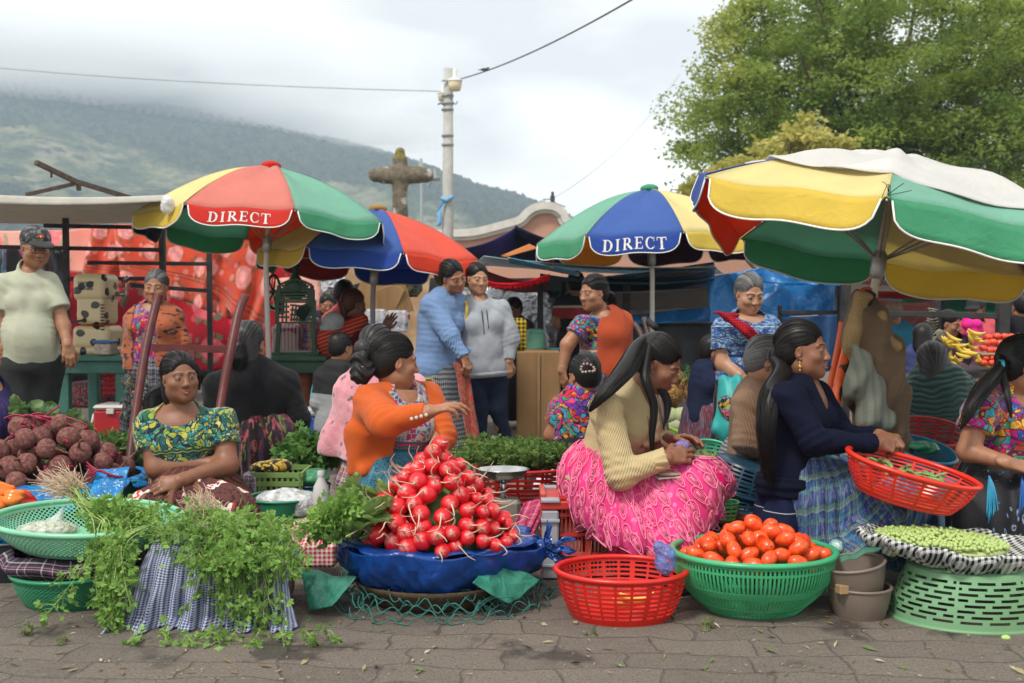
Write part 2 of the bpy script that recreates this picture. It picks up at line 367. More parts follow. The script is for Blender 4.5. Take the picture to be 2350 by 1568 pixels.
# ---- signed-distance modelling: one smooth surface from blended primitives
class SDF:
    def __init__(s): s.p=[]
    def cap(s,a,b,ra,rb=None,k=.02,op='u',flat=False,sq=None):
        s.p.append(('c',op,k,np.asarray(a,float),np.asarray(b,float),ra,ra if rb is None else rb,flat,sq)); return s
    def ell(s,c,r,R=None,k=.02,op='u'):
        s.p.append(('e',op,k,np.asarray(c,float),np.broadcast_to(np.asarray(r,float),(3,)),np.eye(3) if R is None else np.asarray(R))); return s
    def box(s,c,h,R=None,rd=.01,k=.01,op='u'):
        s.p.append(('b',op,k,np.asarray(c,float),np.asarray(h,float),np.eye(3) if R is None else np.asarray(R),rd)); return s
    def ext(s,o,inf=0):
        for q in o.p:
            q=list(q)
            if q[0]=='c': q[5]+=inf;q[6]+=inf
            elif q[0]=='e': q[4]=q[4]+inf
            s.p.append(tuple(q))
        return s
    @staticmethod
    def bb(q):
        if q[0]=='c': r=max(q[5],q[6]); return np.minimum(q[3],q[4])-r,np.maximum(q[3],q[4])+r
        if q[0]=='e': e_=np.sqrt(((q[5]*q[4])**2).sum(1)); return q[3]-e_,q[3]+e_
        e_=np.abs(q[5])@(q[4]+q[6]); return q[3]-e_,q[3]+e_
    @staticmethod
    def ev(q,P):
        if q[0]=='c':
            a,b,ra,rb,flat,sq=q[3:9]; ab=b-a; L2=ab@ab+1e-12; pa=P-a; t_=np.clip(pa@ab/L2,0,1)
            dv=pa-t_[...,None]*ab
            if sq is not None:  # squash along a direction
                n,f=sq; dn=dv@n; dv=dv+(dn*(1/f-1))[...,None]*n
            d=np.sqrt((dv*dv).sum(-1))-(ra+(rb-ra)*t_)
            if flat: d=np.maximum(d,(P-b)@(ab/math.sqrt(L2)))
            return d
        if q[0]=='e':
            c,r,R=q[3:6]; l=(P-c)@R; k0=np.sqrt(((l/r)**2).sum(-1)); k1=np.sqrt(((l/(r*r))**2).sum(-1))+1e-9; return k0*(k0-1)/k1
        c,h,R,rd=q[3:7]; l=np.abs((P-c)@R)-h; return np.sqrt((np.maximum(l,0)**2).sum(-1))+np.minimum(l.max(-1),0)-rd
    def mesh(s,h,clip=None,mod=None,lo=None,hi=None,band=.03):
        us=[SDF.bb(q) for q in s.p if q[1]=='u']
        L0=np.min([a for a,_ in us],0)-3*h;H0=np.max([b for _,b in us],0)+3*h
        if lo is not None: L0=np.maximum(L0,lo)
        if hi is not None: H0=np.minimum(H0,hi)
        n=np.ceil((H0-L0)/h).astype(int)+1
        if n.min()<3: return np.zeros((0,3)),np.zeros((0,4),int)
        ax=[L0[i]+h*np.arange(n[i]) for i in range(3)]
        D=np.full(tuple(n),.2,np.float32)
        for q in s.p:
            a,b=SDF.bb(q); pad=q[2]+2.5*h
            if clip or mod: pad+=.01
            i0=np.clip(np.floor((a-pad-L0)/h).astype(int),0,n-1);i1=np.clip(np.ceil((b+pad-L0)/h).astype(int)+1,1,n)
            if (i1<=i0).any(): continue
            sl=tuple(slice(x,y) for x,y in zip(i0,i1))
            G_=np.stack(np.meshgrid(*[ax[i][i0[i]:i1[i]] for i in range(3)],indexing='ij'),-1)
            d=SDF.ev(q,G_); k=q[2]; C=D[sl]
            if q[1]=='u':
                hh=np.clip(.5+.5*(C-d)/k,0,1); D[sl]=C+(d-C)*hh-k*hh*(1-hh)
            elif q[1]=='s':
                d=-d;hh=np.clip(.5-.5*(C-d)/k,0,1); D[sl]=C+(d-C)*hh+k*hh*(1-hh)
            else: D[sl]=np.maximum(C,d)
        if mod or clip:
            m=np.abs(D)<band; I=np.argwhere(m); P=L0+I*h; dv=D[m]
            if mod: dv=dv+mod(P)
            D[m]=dv
        if clip:
            m=D<band; I=np.argwhere(m); P=L0+I*h; D[m]=np.maximum(D[m],clip(P))
        return snet(D,L0,h)
def snet(D,L0,h):
    D[0]=D[-1]=.1;D[:,0]=D[:,-1]=.1;D[:,:,0]=D[:,:,-1]=.1
    B=D<0; s8=[B[i:B.shape[0]-1+i,j:B.shape[1]-1+j,k:B.shape[2]-1+k] for i in(0,1) for j in(0,1) for k in(0,1)]
    an=s8[0].copy();al=s8[0].copy()
    for q in s8[1:]: an|=q;al&=q
    act=an&~al; I=np.argwhere(act); N=len(I)
    idx=np.full(act.shape,-1,np.int32); idx[act]=np.arange(N)
    acc=np.zeros((N,3));cnt=np.zeros(N)
    cor=[(i,j,k) for i in(0,1) for j in(0,1) for k in(0,1)]
    val={c:D[I[:,0]+c[0],I[:,1]+c[1],I[:,2]+c[2]].astype(float) for c in cor}
    for c in cor:
        for a in range(3):
            if c[a]==0:
                c2=tuple(c[i]+(i==a) for i in range(3)); v0,v1=val[c],val[c2]; m=(v0<0)!=(v1<0)
                t_=np.where(m,v0/np.where(m,v0-v1,1),0); p=np.zeros((N,3))+c; p[:,a]+=t_
                acc+=p*m[:,None];cnt+=m
    V=L0+(I+acc/cnt[:,None])*h
    Q=[]
    for a in range(3):
        b,c=(a+1)%3,(a+2)%3
        sl0=[slice(None)]*3;sl1=[slice(None)]*3; sl0[a]=slice(0,-1);sl1[a]=slice(1,None)
        E_=B[tuple(sl0)]!=B[tuple(sl1)]; J=np.argwhere(E_); J=J[(J[:,b]>0)&(J[:,c]>0)&(J[:,b]<D.shape[b]-1)&(J[:,c]<D.shape[c]-1)]
        def at(db,dc):
            K=J.copy();K[:,b]-=db;K[:,c]-=dc; return idx[K[:,0],K[:,1],K[:,2]]
        q=np.stack([at(1,1),at(0,1),at(0,0),at(1,0)],1)
        ins=B[J[:,0],J[:,1],J[:,2]]; q[~ins]=q[~ins][:,::-1]; Q.append(q)
    Q=np.vstack(Q); Q=Q[(Q>=0).all(1)]; return V,Q
def relax(V,Q,it=1,f=.5):
    E_=np.vstack([Q[:,[0,1]],Q[:,[1,2]],Q[:,[2,3]],Q[:,[3,0]]]); n=len(V)
    for _ in range(it):
        a=np.zeros_like(V);c=np.bincount(E_[:,0],minlength=n)+np.bincount(E_[:,1],minlength=n)
        for d in range(3): a[:,d]=np.bincount(E_[:,0],V[E_[:,1],d],n)+np.bincount(E_[:,1],V[E_[:,0],d],n)
        V=V*(1-f)+f*a/np.maximum(c,1)[:,None]
    return V
def frame(f,up=(0,0,1)):
    f=nrm(f);r=nrm(np.cross(f,up));u=np.cross(r,f); return np.stack([r,f,u],1)  # columns right, forward, up
# ---- people -------------------------------------------------------------
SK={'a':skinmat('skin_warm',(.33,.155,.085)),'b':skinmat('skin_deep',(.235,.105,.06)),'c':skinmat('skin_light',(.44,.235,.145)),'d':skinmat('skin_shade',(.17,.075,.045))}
HR={'k':hairmat('hair_black',(.0045,.0038,.0036)),'g':hairmat('hair_greying',(.018,.017,.017),.8,(.20,.20,.20)),'m':hairmat('hair_salted',(.007,.0065,.0065),.3,(.06,.06,.06)),'r':hairmat('hair_auburn',(.05,.012,.006))}
def headprims(s,R,c,sc,age=0,smile=0,fat=1.,pout=0,lids=.5):
    T=lambda x,y,z: c+R@(V3(x,y,z)*sc)
    e=lambda x,y,z,r,k=.012,op='u',Rr=None: s.ell(T(x,y,z),np.array(r)*sc,R if Rr is None else R@Rr,k*sc,op)
    e(0,-.014,.036,(.073,.092,.082),.02); e(0,.022,-.028,(.061*fat,.066,.078),.03)
    e(0,.045,-.078,(.036*fat,.036,.030),.025); e(0,.066,-.094,(.017,.015,.014),.02)
    for q in(-1,1):
        e(q*.040*fat,.052,-.024-.0*smile,(.022,.024,.020),.02)
        if smile: e(q*.036,.066,-.030,(.017,.016,.014),.012)
        e(q*.041*fat,.012,-.062,(.020,.034,.026),.03)
        e(q*.031,.107,.004,(.015,.020,.009),.016,'s')       # socket
        e(q*.030,.0745,.003,(.0150,.0135,.0118),.007)         # lids
        e(q*.0305,.094,.0015-.001*lids,(.0125,.0135,.0016+.0042*lids),.0015,'s',eul(0,q*-.12,0))
        s.cap(T(q*.014,.084,.023),T(q*.046,.070,.021),.0065*sc,.006*sc,.012*sc)
        e(q*.0125,.093,-.034,(.0085,.010,.0075),.006)
        e(q*.0065,.101,-.0415,(.0038,.006,.003),.002,'s')
        e(q*.074,-.004,-.004,(.0075,.015,.025),.006,'u',eul(-.2,0,-q*.35)); e(q*.081,.001,.0,(.0035,.009,.015),.004,'s',eul(-.2,0,-q*.35))
        e(q*.071,.003,-.030,(.006,.007,.007),.005)
    s.cap(T(0,.079,.016),T(0,.096,-.026),.0082*sc,.0120*sc,.012*sc); e(0,.098,-.031,(.0125,.0095,.0088),.008)
    my=.083+.004*pout; w=.021+.006*smile
    for q in(-1,1):
        s.cap(T(0,my+.006,-.058),T(q*w,my-.011,-.0615+.005*smile-.002*pout),.0052*sc,.0028*sc,.005*sc)
        s.cap(T(0,my+.005+.003*pout,-.0685),T(q*(w-.004),my-.010,-.066+.005*smile),.0062*sc,.0032*sc,.005*sc)
        s.cap(T(0,my+.012,-.0632),T(q*w,my-.005,-.0640+.005*smile),.0016*sc,.0012*sc,.0015*sc,'s')
    if age:
        for q in(-1,1): s.cap(T(q*.019,.092,-.036),T(q*.031,.078,-.064),.0022*sc,.0018*sc,.006*sc,'s')
def headmask(P,R,c,sc,smile=0,brow=1.,lash=.7):
    l=((P-c)@R)/sc; m=np.zeros((len(P),3))
    x=np.abs(l[:,0]); lip=(x<.024+.006*smile)&(l[:,1]>.05)
    zt=-.0525-(x*.35); zb=-.0755+(x*.30)
    f=np.clip((zt-l[:,2])/.002,0,1)*np.clip((l[:,2]-zb)/.002,0,1)*np.clip((.027-x+.006*smile)/.003,0,1)*(l[:,1]>.05); m[:,0]=f*.6
    bz=.0245+.10*(x-.012)-1.9*np.clip(x-.030,0,1)**1.0*.16; f=np.clip(1-np.abs(l[:,2]-bz)/.0045,0,1)*np.clip((x-.010)/.004,0,1)*np.clip((.052-x)/.008,0,1)*(l[:,1]>.03)
    m[:,1]=np.clip(f*2.,0,1)*.95*brow
    # lashes line
    f=np.clip(1-np.abs(l[:,2]-(.0045-2.2*(x-.030)**2*10))/.0018,0,1)*(np.abs(x-.0305)<.0125)*(l[:,1]>.06); m[:,1]=np.maximum(m[:,1],f*lash)
    return m
def handprims(s,w,d,nb,th,curl=.5,sc=1.,spread=.12,fl=None,k=.0045):
    """w wrist, d finger direction, nb back-of-hand normal, th thumb side sign"""
    d=nrm(d);nb=nrm(nb-d*(np.dot(nb,d)));sd=np.cross(d,nb)*th
    s.cap(w-d*.02*sc,w+d*.03*sc,.024*sc,.026*sc,.02,sq=(nb,.62))
    L_=[.074,.082,.076,.062];F_=[(.036,.023,.019),(.040,.026,.021),(.037,.024,.020),(.029,.018,.018)]
    for i in range(4):
        o=(1.5-i)*.0185; b=w+d*L_[i]*sc+sd*o*sc; s.cap(w+d*.025*sc+sd*o*.6*sc,b,.0135*sc,.0105*sc,.012,sq=(nb,.8))
        c=(fl[i] if fl else curl*(1+.12*i)); dd=nrm(d+sd*spread*(1.5-i)*.5*(1-.6*c)); p=b; r=[.0094,.0084,.0078,.0066]
        for j in range(3):
            a=c*(.75,1.1,.7)[j]; dd=nrm(dd*cos(a)-nrm(nb-dd*np.dot(nb,dd))*sin(a)) if abs(np.dot(nb,dd))<.97 else nrm(dd*cos(a)+(-d)*sin(a))
            # rotate nb with finger
            q=p+dd*F_[i][j]*sc; s.cap(p,q,r[j]*sc,r[j+1]*sc,k); p=q
            if j<2: nbj=nb
    t0=w+d*.018*sc+sd*.022*sc-nb*.004; t1=t0+nrm(d*.75+sd*.62-nb*.25)*.042*sc; t2=t1+nrm(d*.9+sd*.25*(1-curl)-nb*(.25+.4*curl))*.031*sc; t3=t2+nrm(d*.95-sd*.1-nb*(.2+.5*curl))*.026*sc
    s.cap(t0,t1,.014*sc,.0115*sc,.012); s.cap(t1,t2,.0108*sc,.0095*sc,k); s.cap(t2,t3,.0095*sc,.0075*sc,k)
class Person: pass
def person(label,Y,head,yaw,pitch=0,roll=0,nb=None,sh=None,el=None,wr=None,pel=None,knee=None,ank=None,skin='a',hair='k',hs=1.,hand=(None,None),
           bulk=1.,arm=1.,lod=1,base=None,age=0,smile=0,fat=1.,pout=0,lids=.6,style='bun',group=None,fwd=None,neckr=.048,brow=1.,hcol=None,eyes=True,cat='woman',bust=1.,nohair=False):
    """joints are (u,v,dy): image position and depth offset from Y; [0] is the person's image-left side"""
    p=Person();J=lambda q:W(q[0],q[1],Y+(q[2] if len(q)>2 else 0)); p.Y=Y
    yw,pt,rl=radians(yaw),radians(pitch),radians(roll)
    f=V3(sin(yw)*cos(pt),-cos(yw)*cos(pt),sin(pt)); R=frame(f); R=R@rotm((0,1,0),rl); p.R=R; p.hc=J(head);p.hs=hs
    p.nb=J(nb);p.sh=[J(q) for q in sh];p.pel=J(pel)
    p.el=[J(q) if q else None for q in (el or (None,None))];p.wr=[J(q) if q else None for q in (wr or (None,None))]
    r=p.sh[1]-p.sh[0]; up=nrm(p.nb-p.pel)
    if fwd is None: fw=nrm(np.cross(r,up)); fw=fw if fw@f>0 or abs(fw@f)<.3 else -fw
    else: fw=nrm(fwd)
    rt=nrm(np.cross(fw,up)); fw=np.cross(up,rt); p.T=np.stack([rt,fw,up],1); T=p.T
    hgt=np.linalg.norm(p.nb-p.pel); b=bulk
    B=SDF(); tor=SDF(); m=lambda t_,y=0:p.pel+(p.nb-p.pel)*t_+fw*y
    tor.ell(m(.02),(.160*b,.120*b,.13),T,.05); tor.ell(m(.38,.01),(.134*b,.108*b,.17),T,.06); tor.ell(m(.70,-.005),(.142*b,.102*b,.16),T,.05)
    for q in(-1,1): tor.ell(m(.66,.075*b)+rt*q*.065*b,(.062*b,.056*b*bust,.062*b),T,.035)
    tor.cap(p.sh[0],p.sh[1],.052*b**.5,k=.05); tor.cap(m(.88),m(1.),.085,.055,k=.05)
    p.tor=tor
    neck=SDF().cap(m(.93),p.hc+R@(V3(0,-.022,-.055)*hs),neckr*1.12,neckr,.02)
    p.ua=[];p.fa=[];p.hd=[]
    for i in(0,1):
        if p.el[i] is None: p.ua.append(None);p.fa.append(None);p.hd.append(None);continue
        p.ua.append((p.sh[i],p.el[i],.045*arm,.037*arm))
        p.fa.append((p.el[i],p.wr[i],.036*arm,.0235*arm) if p.wr[i] is not None else None)
        p.hd.append(hand[i] if p.wr[i] is not None else None)
    B.ext(tor);B.ext(neck)
    for q in p.ua+p.fa:
        if q: B.cap(*q,.022)
    p.kn=[J(q) if q else None for q in (knee or (None,None))];p.an=[J(q) if q else None for q in (ank or (None,None))]
    p.hip=[p.pel-rt*.085*b*sg-up*.03 for sg in (1,-1)] if rt[0]>0 else [p.pel+rt*.085*b*sg-up*.03 for sg in (1,-1)]
    for i in(0,1):
        if p.kn[i] is not None:
            B.cap(p.hip[i],p.kn[i],.082*b,.055,.04)
            if p.an[i] is not None:
                B.cap(p.kn[i],p.an[i],.053,.034,.02); B.ell(p.kn[i]+(p.an[i]-p.kn[i])*.3-fw*.012,(.045,.045,.09),None,.03)
                ft=V3(0.3*sin(yw),-1,0) if True else 0; ft=nrm(V3(fw[0],fw[1],0)+1e-6); B.cap(p.an[i]-V3(0,0,.03),p.an[i]+ft*.13-V3(0,0,.045),.034,.024,.02)
    Hh=SDF().ext(neck); headprims(Hh,R,p.hc,hs,age,smile,fat,pout,lids)
    full=SDF().ext(B); headprims(full,R,p.hc,hs,age,smile,fat,pout,lids)
    hs_list=[]
    for i in(0,1):
        if p.hd[i]:
            hd=dict(p.hd[i]); tgt=hd.pop('to'); d=J(tgt)-p.wr[i]; hand_=SDF(); handprims(hand_,p.wr[i],d,V3(*hd.pop('n')),hd.pop('th'),**hd); hs_list.append((i,hand_))
    res={1:(.0068,.0026,.0033),2:(.009,.0036,.004),3:(.012,.0055,.005)}[lod]
    VV=[];QQ=[];n=0;mi=[]
    # trunk and limbs, cut below the head; head finer with the same neck
    cutz=(p.hc+R@(V3(0,-.02,-.125)*hs)); cn=R[:,2]
    V,Q=B.mesh(res[0],clip=lambda P:(P-(cutz+cn*.010))@cn*1.0 if False else np.where(np.linalg.norm(P-cutz,axis=1)<.2,(P-(cutz+cn*.012))@cn,-1)); V=relax(V,Q,1)
    VV.append(V);QQ.append(Q+n);n+=len(V);mi+=[0]*len(Q)
    V,Q=Hh.mesh(res[1],clip=lambda P:-(P-(cutz-cn*.004))@cn); VV.append(V);QQ.append(Q+n);n+=len(V);mi+=[0]*len(Q)
    for i,hand_ in hs_list:
        a,b_=p.el[i],p.wr[i]; hand_.cap(b_+(a-b_)*.12,b_,.0265*arm,.0245*arm,.012); V,Q=hand_.mesh(res[2]); V=relax(V,Q,1,.4); VV.append(V);QQ.append(Q+n);n+=len(V);mi+=[0]*len(Q)
    Vb=np.vstack(VV); msk=headmask(Vb,R,p.hc,hs,smile,brow,.7 if lod==1 else .25)
    if eyes:
        E_=M()
        for q in(-1,1): E_.ball(p.hc+R@(V3(q*.0300,.0745,.0020)*hs),.0127*hs,20,14)
        Ve=np.vstack(E_.V);Qe=np.vstack(E_.Q); l=((Ve-p.hc)@R)/hs; m2=np.zeros((len(Ve),3)); m2[:,2]=np.clip((.0074-np.hypot(np.abs(l[:,0])-.0300,l[:,2]-.0015))/.001,0,1)*(l[:,1]>.0745)
        Vb=np.vstack([Vb,Ve]);msk=np.vstack([msk,m2]);QQ.append(Qe+n);mi+=[1]*len(Qe)
    if base is None: base=(p.pel[0],p.pel[1],0)
    p.o=mk('person',Vb,[np.vstack(QQ)],[SK[skin],EYE],org=base,attr={'msk':msk},midx=mi,label=label,cat=cat,group=group)
    p.lod=lod;p.m=m;p.fw=fw;p.rt=rt;p.up=up;p.J=J;p.b=b;p.arm=arm
    p.LP=lambda P:(np.asarray(P)-p.pel)@T
    if not nohair: p.hairo=hairdo(p,style,hcol or HR[hair],bulkh=1.)
    return p
def strandmod(p,knot,amp=.0016,fr=70):
    c=p.hc;ax=nrm(knot-(p.hc+p.R@(V3(0,.07,.06)*p.hs))); u=nrm(np.cross(ax,p.R[:,0]));v=np.cross(ax,u)
    def f(P):
        l=P-knot; a=np.arctan2(l@u,l@v); return amp*.6*(np.sin(a*fr*.8+3*np.sin(l@ax*20))+.7*np.sin(a*fr*2.1+2*np.sin(l@ax*9)+1))*np.clip(.4+.6*np.sin(a*5+l@ax*14),.1,1)
    return f
def hairdo(p,style,mt,bulkh=1.):
    R,c,sc=p.R,p.hc,p.hs; T=lambda x,y,z:c+R@(V3(x,y,z)*sc); s=SDF(); lod=p.lod; h={1:.0032,2:.0045,3:.006}[lod]
    e=lambda x,y,z,r,k=.012,op='u':s.ell(T(x,y,z),np.array(r)*sc,R,k*sc,op)
    e(0,-.020,.042,(.080,.098,.089),.02); e(0,-.045,.0,(.074,.068,.078),.02)
    low={'bun':T(0,-.125,-.02),'lowbun':T(0,-.12,-.03),'pony':T(0,-.112,.0),'highpony':T(0,-.10,.07),'back':T(0,-.10,-.05),'short':T(0,-.09,-.05),'loose':T(0,-.09,-.06),'braid':T(0,-.11,-.03)}.get(style,T(0,-.1,0))
    e(0,.098,-.024,(.064,.074,.094),.008,'s')
    e(0,.035,-.085,(.10,.060,.055),.01,'s')
    for q in(-1,1): e(q*.084,.012,-.012,(.022,.030,.042),.01,'s')
    if style in('short',):
        pass
    if style=='bun': e(0,-.130,-.005,(.042,.038,.042),.008)
    if style=='lowbun': e(-.0,-.125,-.045,(.036,.034,.040),.008)
    if style=='braid': e(0,-.105,-.02,(.030,.030,.034),.010)
    if style=='loose': e(0,-.05,-.07,(.078,.058,.09),.03)
    V,Q=s.mesh(h,mod=strandmod(p,low)); 
    if not len(V): return None
    # strand coordinate: azimuth about the front-to-knot axis
    ax=nrm(low-T(0,.07,.06));u=nrm(np.cross(ax,R[:,0]));v=np.cross(ax,u)
    def tcf(P): l=P-low; return np.stack([np.arctan2(l@u,l@v)*.09,l@ax,np.linalg.norm(l,axis=1)],1)
    g=M(); ns={1:230,2:120,3:60}[lod]; rs=np.random.default_rng(int(abs(c[0])*1000)+3); Cc=V3(0,-.020,.042);rad=V3(.0805,.0985,.0895); F=V3(0,.135,.03); K=((low-c)@R)/sc
    axl=nrm(K-F);u2=nrm(np.cross(axl,V3(1,0,0)));v2=np.cross(axl,u2); tt=np.linspace(.0,1,18)
    for i in range(ns):
        a=rs.uniform(0,2*pi); rd=u2*cos(a)+v2*sin(a); P=F[None]*(1-tt[:,None])+K[None]*tt[:,None]+rd[None]*(.10*np.sin(np.clip(tt,0,1)*pi)**.7)[:,None]
        l=P-Cc; q=l/rad; P2=Cc+l/np.linalg.norm(q,axis=1)[:,None]*(1+rs.uniform(-.004,.022)); P2[:,2]+=.0010*np.sin(tt*7+a*9)
        back=np.clip((tt-.82)/.18,0,1)[:,None]; P2=P2*(1-back)+K*back if style in('pony','highpony','bun','lowbun','braid') else P2
        ok=(((P2-V3(0,.098,-.024))/V3(.064,.074,.094))**2).sum(1)>.98; ok&=(((P2-V3(0,.035,-.085))/V3(.10,.06,.055))**2).sum(1)>.95
        for q_ in(-1,1): ok&=(((P2-V3(q_*.084,.012,-.012))/V3(.022,.030,.042))**2).sum(1)>.95
        ii=np.where(ok)[0]
        if len(ii)<5: continue
        # longest run
        br=np.where(np.diff(ii)>1)[0]; runs=np.split(ii,br+1); ii=max(runs,key=len)
        if len(ii)<5: continue
        pp=c+(P2[ii]*sc)@R.T; w_=rs.uniform(.0009,.0021)*(1.3 if lod>1 else 1); g.tube(pp,w_*np.sin(np.linspace(.35,2.8,len(ii)))+.0003,4)
    if style in('loose','back','short','braid') and lod<3:
        for i in range(14):
            q0=T(rs.uniform(-.06,.06),rs.uniform(-.02,.075),rs.uniform(.07,.12)); g.tube(bez(q0,q0+R@V3(rs.normal()*.02,rs.normal()*.01,.003),q0+R@V3(rs.normal()*.02,-.02,-.002+rs.normal()*.004),7),.0005,3)
    g.add(V,Q,tc=tcf(V)*V3(1,1,1))
    return g.out('hair',mt,p.o)
def tail(p,name,pts,r,mt,n=26,loose=.6,par=None,seed=0,taper=.25,thin=.038):
    n=int(n*(3.2 if p.lod<3 else 1.2))
    """a hank of hair: a core with separate strands over it"""
    g=M();C=spline(pts,24);rr=np.interp(np.linspace(0,1,24),np.linspace(0,1,len(r)),r);rs=np.random.default_rng(seed)
    g.tube(C,rr*.86,12)
    for i in range(n):
        a=rs.uniform(0,6.28);q=rs.uniform(.78,1.10);ph=rs.uniform(0,6.28)
        tt=np.linspace(0,1,24);off=np.stack([np.cos(a+.8*np.sin(tt*3+ph)*loose),np.sin(a+.8*np.sin(tt*3+ph)*loose),0*tt],1)*(rr*q)[:,None]
        e_=int(rs.uniform(18,24)); g.tube((C+off*(1+.3*loose*tt[:,None]))[:e_],np.maximum(rr*thin*rs.uniform(.7,1.4)*(1-.55*tt),.0007)[:e_],4)
    return g.out(name,mt,par or p.o)
def garment(p,name,mt,tor=True,off=.012,ua=(1,1),fa=(0,0),neck=None,clip=None,ext=None,mod=None,h=None,hem=None,cuff=.9,par=None,fold=.004,seed=0,uar=0.,neckr=(.075,.085,.06),open_=None,label=None,tcl=None,k0=.02,fade=None,skipsub=False):
    s=SDF(); off*=.78
    if tor: s.ext(p.tor,off)
    for i in(0,1):
        if ua[i] and p.ua[i]:
            a,b,ra,rb=p.ua[i]; t_=ua[i]; e_=a+(b-a)*t_; s.cap(a,e_,ra+off+uar*.5,ra+(rb-ra)*t_+off+uar,.022,flat=t_<1)
        if fa[i] and p.fa[i]:
            a,b,ra,rb=p.fa[i]; e_=a+(b-a)*fa[i]; s.cap(a,e_,ra+off,ra+(rb-ra)*fa[i]+off*.8,.018,flat=True)
    if ext: ext(s)
    if neck is not False:
        nc=neck if neck is not None else (0,.03,0); q=p.nb+p.rt*nc[0]+p.fw*nc[1]+p.up*nc[2]; s.ell(q,neckr,p.T,.008,'s')
    hm=p.pel+p.up*hem if hem is not None else None
    def cl(P):
        d=np.full(len(P),-1.)
        if hm is not None: 
            dd=-(P-hm)@p.up
            lat=np.abs((P-hm)@p.rt)
            d=np.where(np.linalg.norm((P-p.m(.3))-((P-p.m(.3))@p.up)[:,None]*p.up,axis=1)<.26*p.b,dd,-1)
        if clip: d=np.maximum(d,clip(P,p))
        return d
    sd=seed+int(abs(p.Y)*100)
    def md(P):
        d=fold*wob(P*np.array((1,1,.8)),26,sd)-fold*1.1*(1-np.abs(wob(P*np.array((1,1,.7)),11,sd+5,2)))**5+fold*.45
        # creases gathering round the bent elbows and under the arms
        for i in(0,1):
            if p.ua[i] is not None and ua[i]:
                q=P-p.el[i];d=d+.004*np.exp(-(q*q).sum(1)/.006)*np.sin((q@nrm(p.el[i]-p.sh[i]))*190)
                q=P-p.sh[i];d=d+.003*np.exp(-(q*q).sum(1)/.012)*np.sin((q@nrm(V3(.5,.3,.8)))*120+1)
        if mod: d=d+mod(P)
        return d
    V,Q=s.mesh(h or {1:.0055,2:.0075,3:.010}[p.lod],clip=cl,mod=md)
    V=relax(V,Q,1,.35)
    tc=p.LP(V) if tcl is None else tcl(V)
    return mk(name,V,[Q],mt,par or p.o,attr={'tc':tc},label=label)
def skirt(p,name,mt,caps,c0,pl=26,amp=.008,h=.008,hemz=None,clip=None,uvc=None,par=None,k=.06,ext=None,label=None,z0=0):
    """caps: (a,b,ra,rb) in world space; pleats fan out from the waist point c0"""
    s=SDF()
    for a,b,ra,rb in caps: s.cap(a,b,ra,rb,k)
    if ext: ext(s)
    c0=np.asarray(c0,float)
    def md(P):
        l=P-c0; a=np.arctan2(l[:,0],-l[:,1]); d=np.linalg.norm(l,axis=1)
        return -amp*np.clip((d-.08)*3.2,0,1.4)*(np.sin(a*pl+2.2*np.sin(a*3.1)+1.5*l[:,2])+.5*np.sin(a*pl*.43+1))+.004*wob(P,18,3)
    def cl(P):
        d=np.full(len(P),-1.)
        if hemz is not None: d=np.maximum(d,(hemz(P) if callable(hemz) else hemz)-P[:,2])
        if clip: d=np.maximum(d,clip(P))
        return d
    V,Q=s.mesh(h,clip=cl,mod=md,band=.05); V=relax(V,Q,1,.35)
    l=V-c0; a=np.arctan2(l[:,0],-l[:,1]); d=np.linalg.norm(l,axis=1)
    tc=np.stack([a*.38,l[:,1],-d],1) if uvc is None else uvc(V)
    return mk(name,V,[Q],mt,par if par is not None else p.o,attr={'tc':tc},label=label)
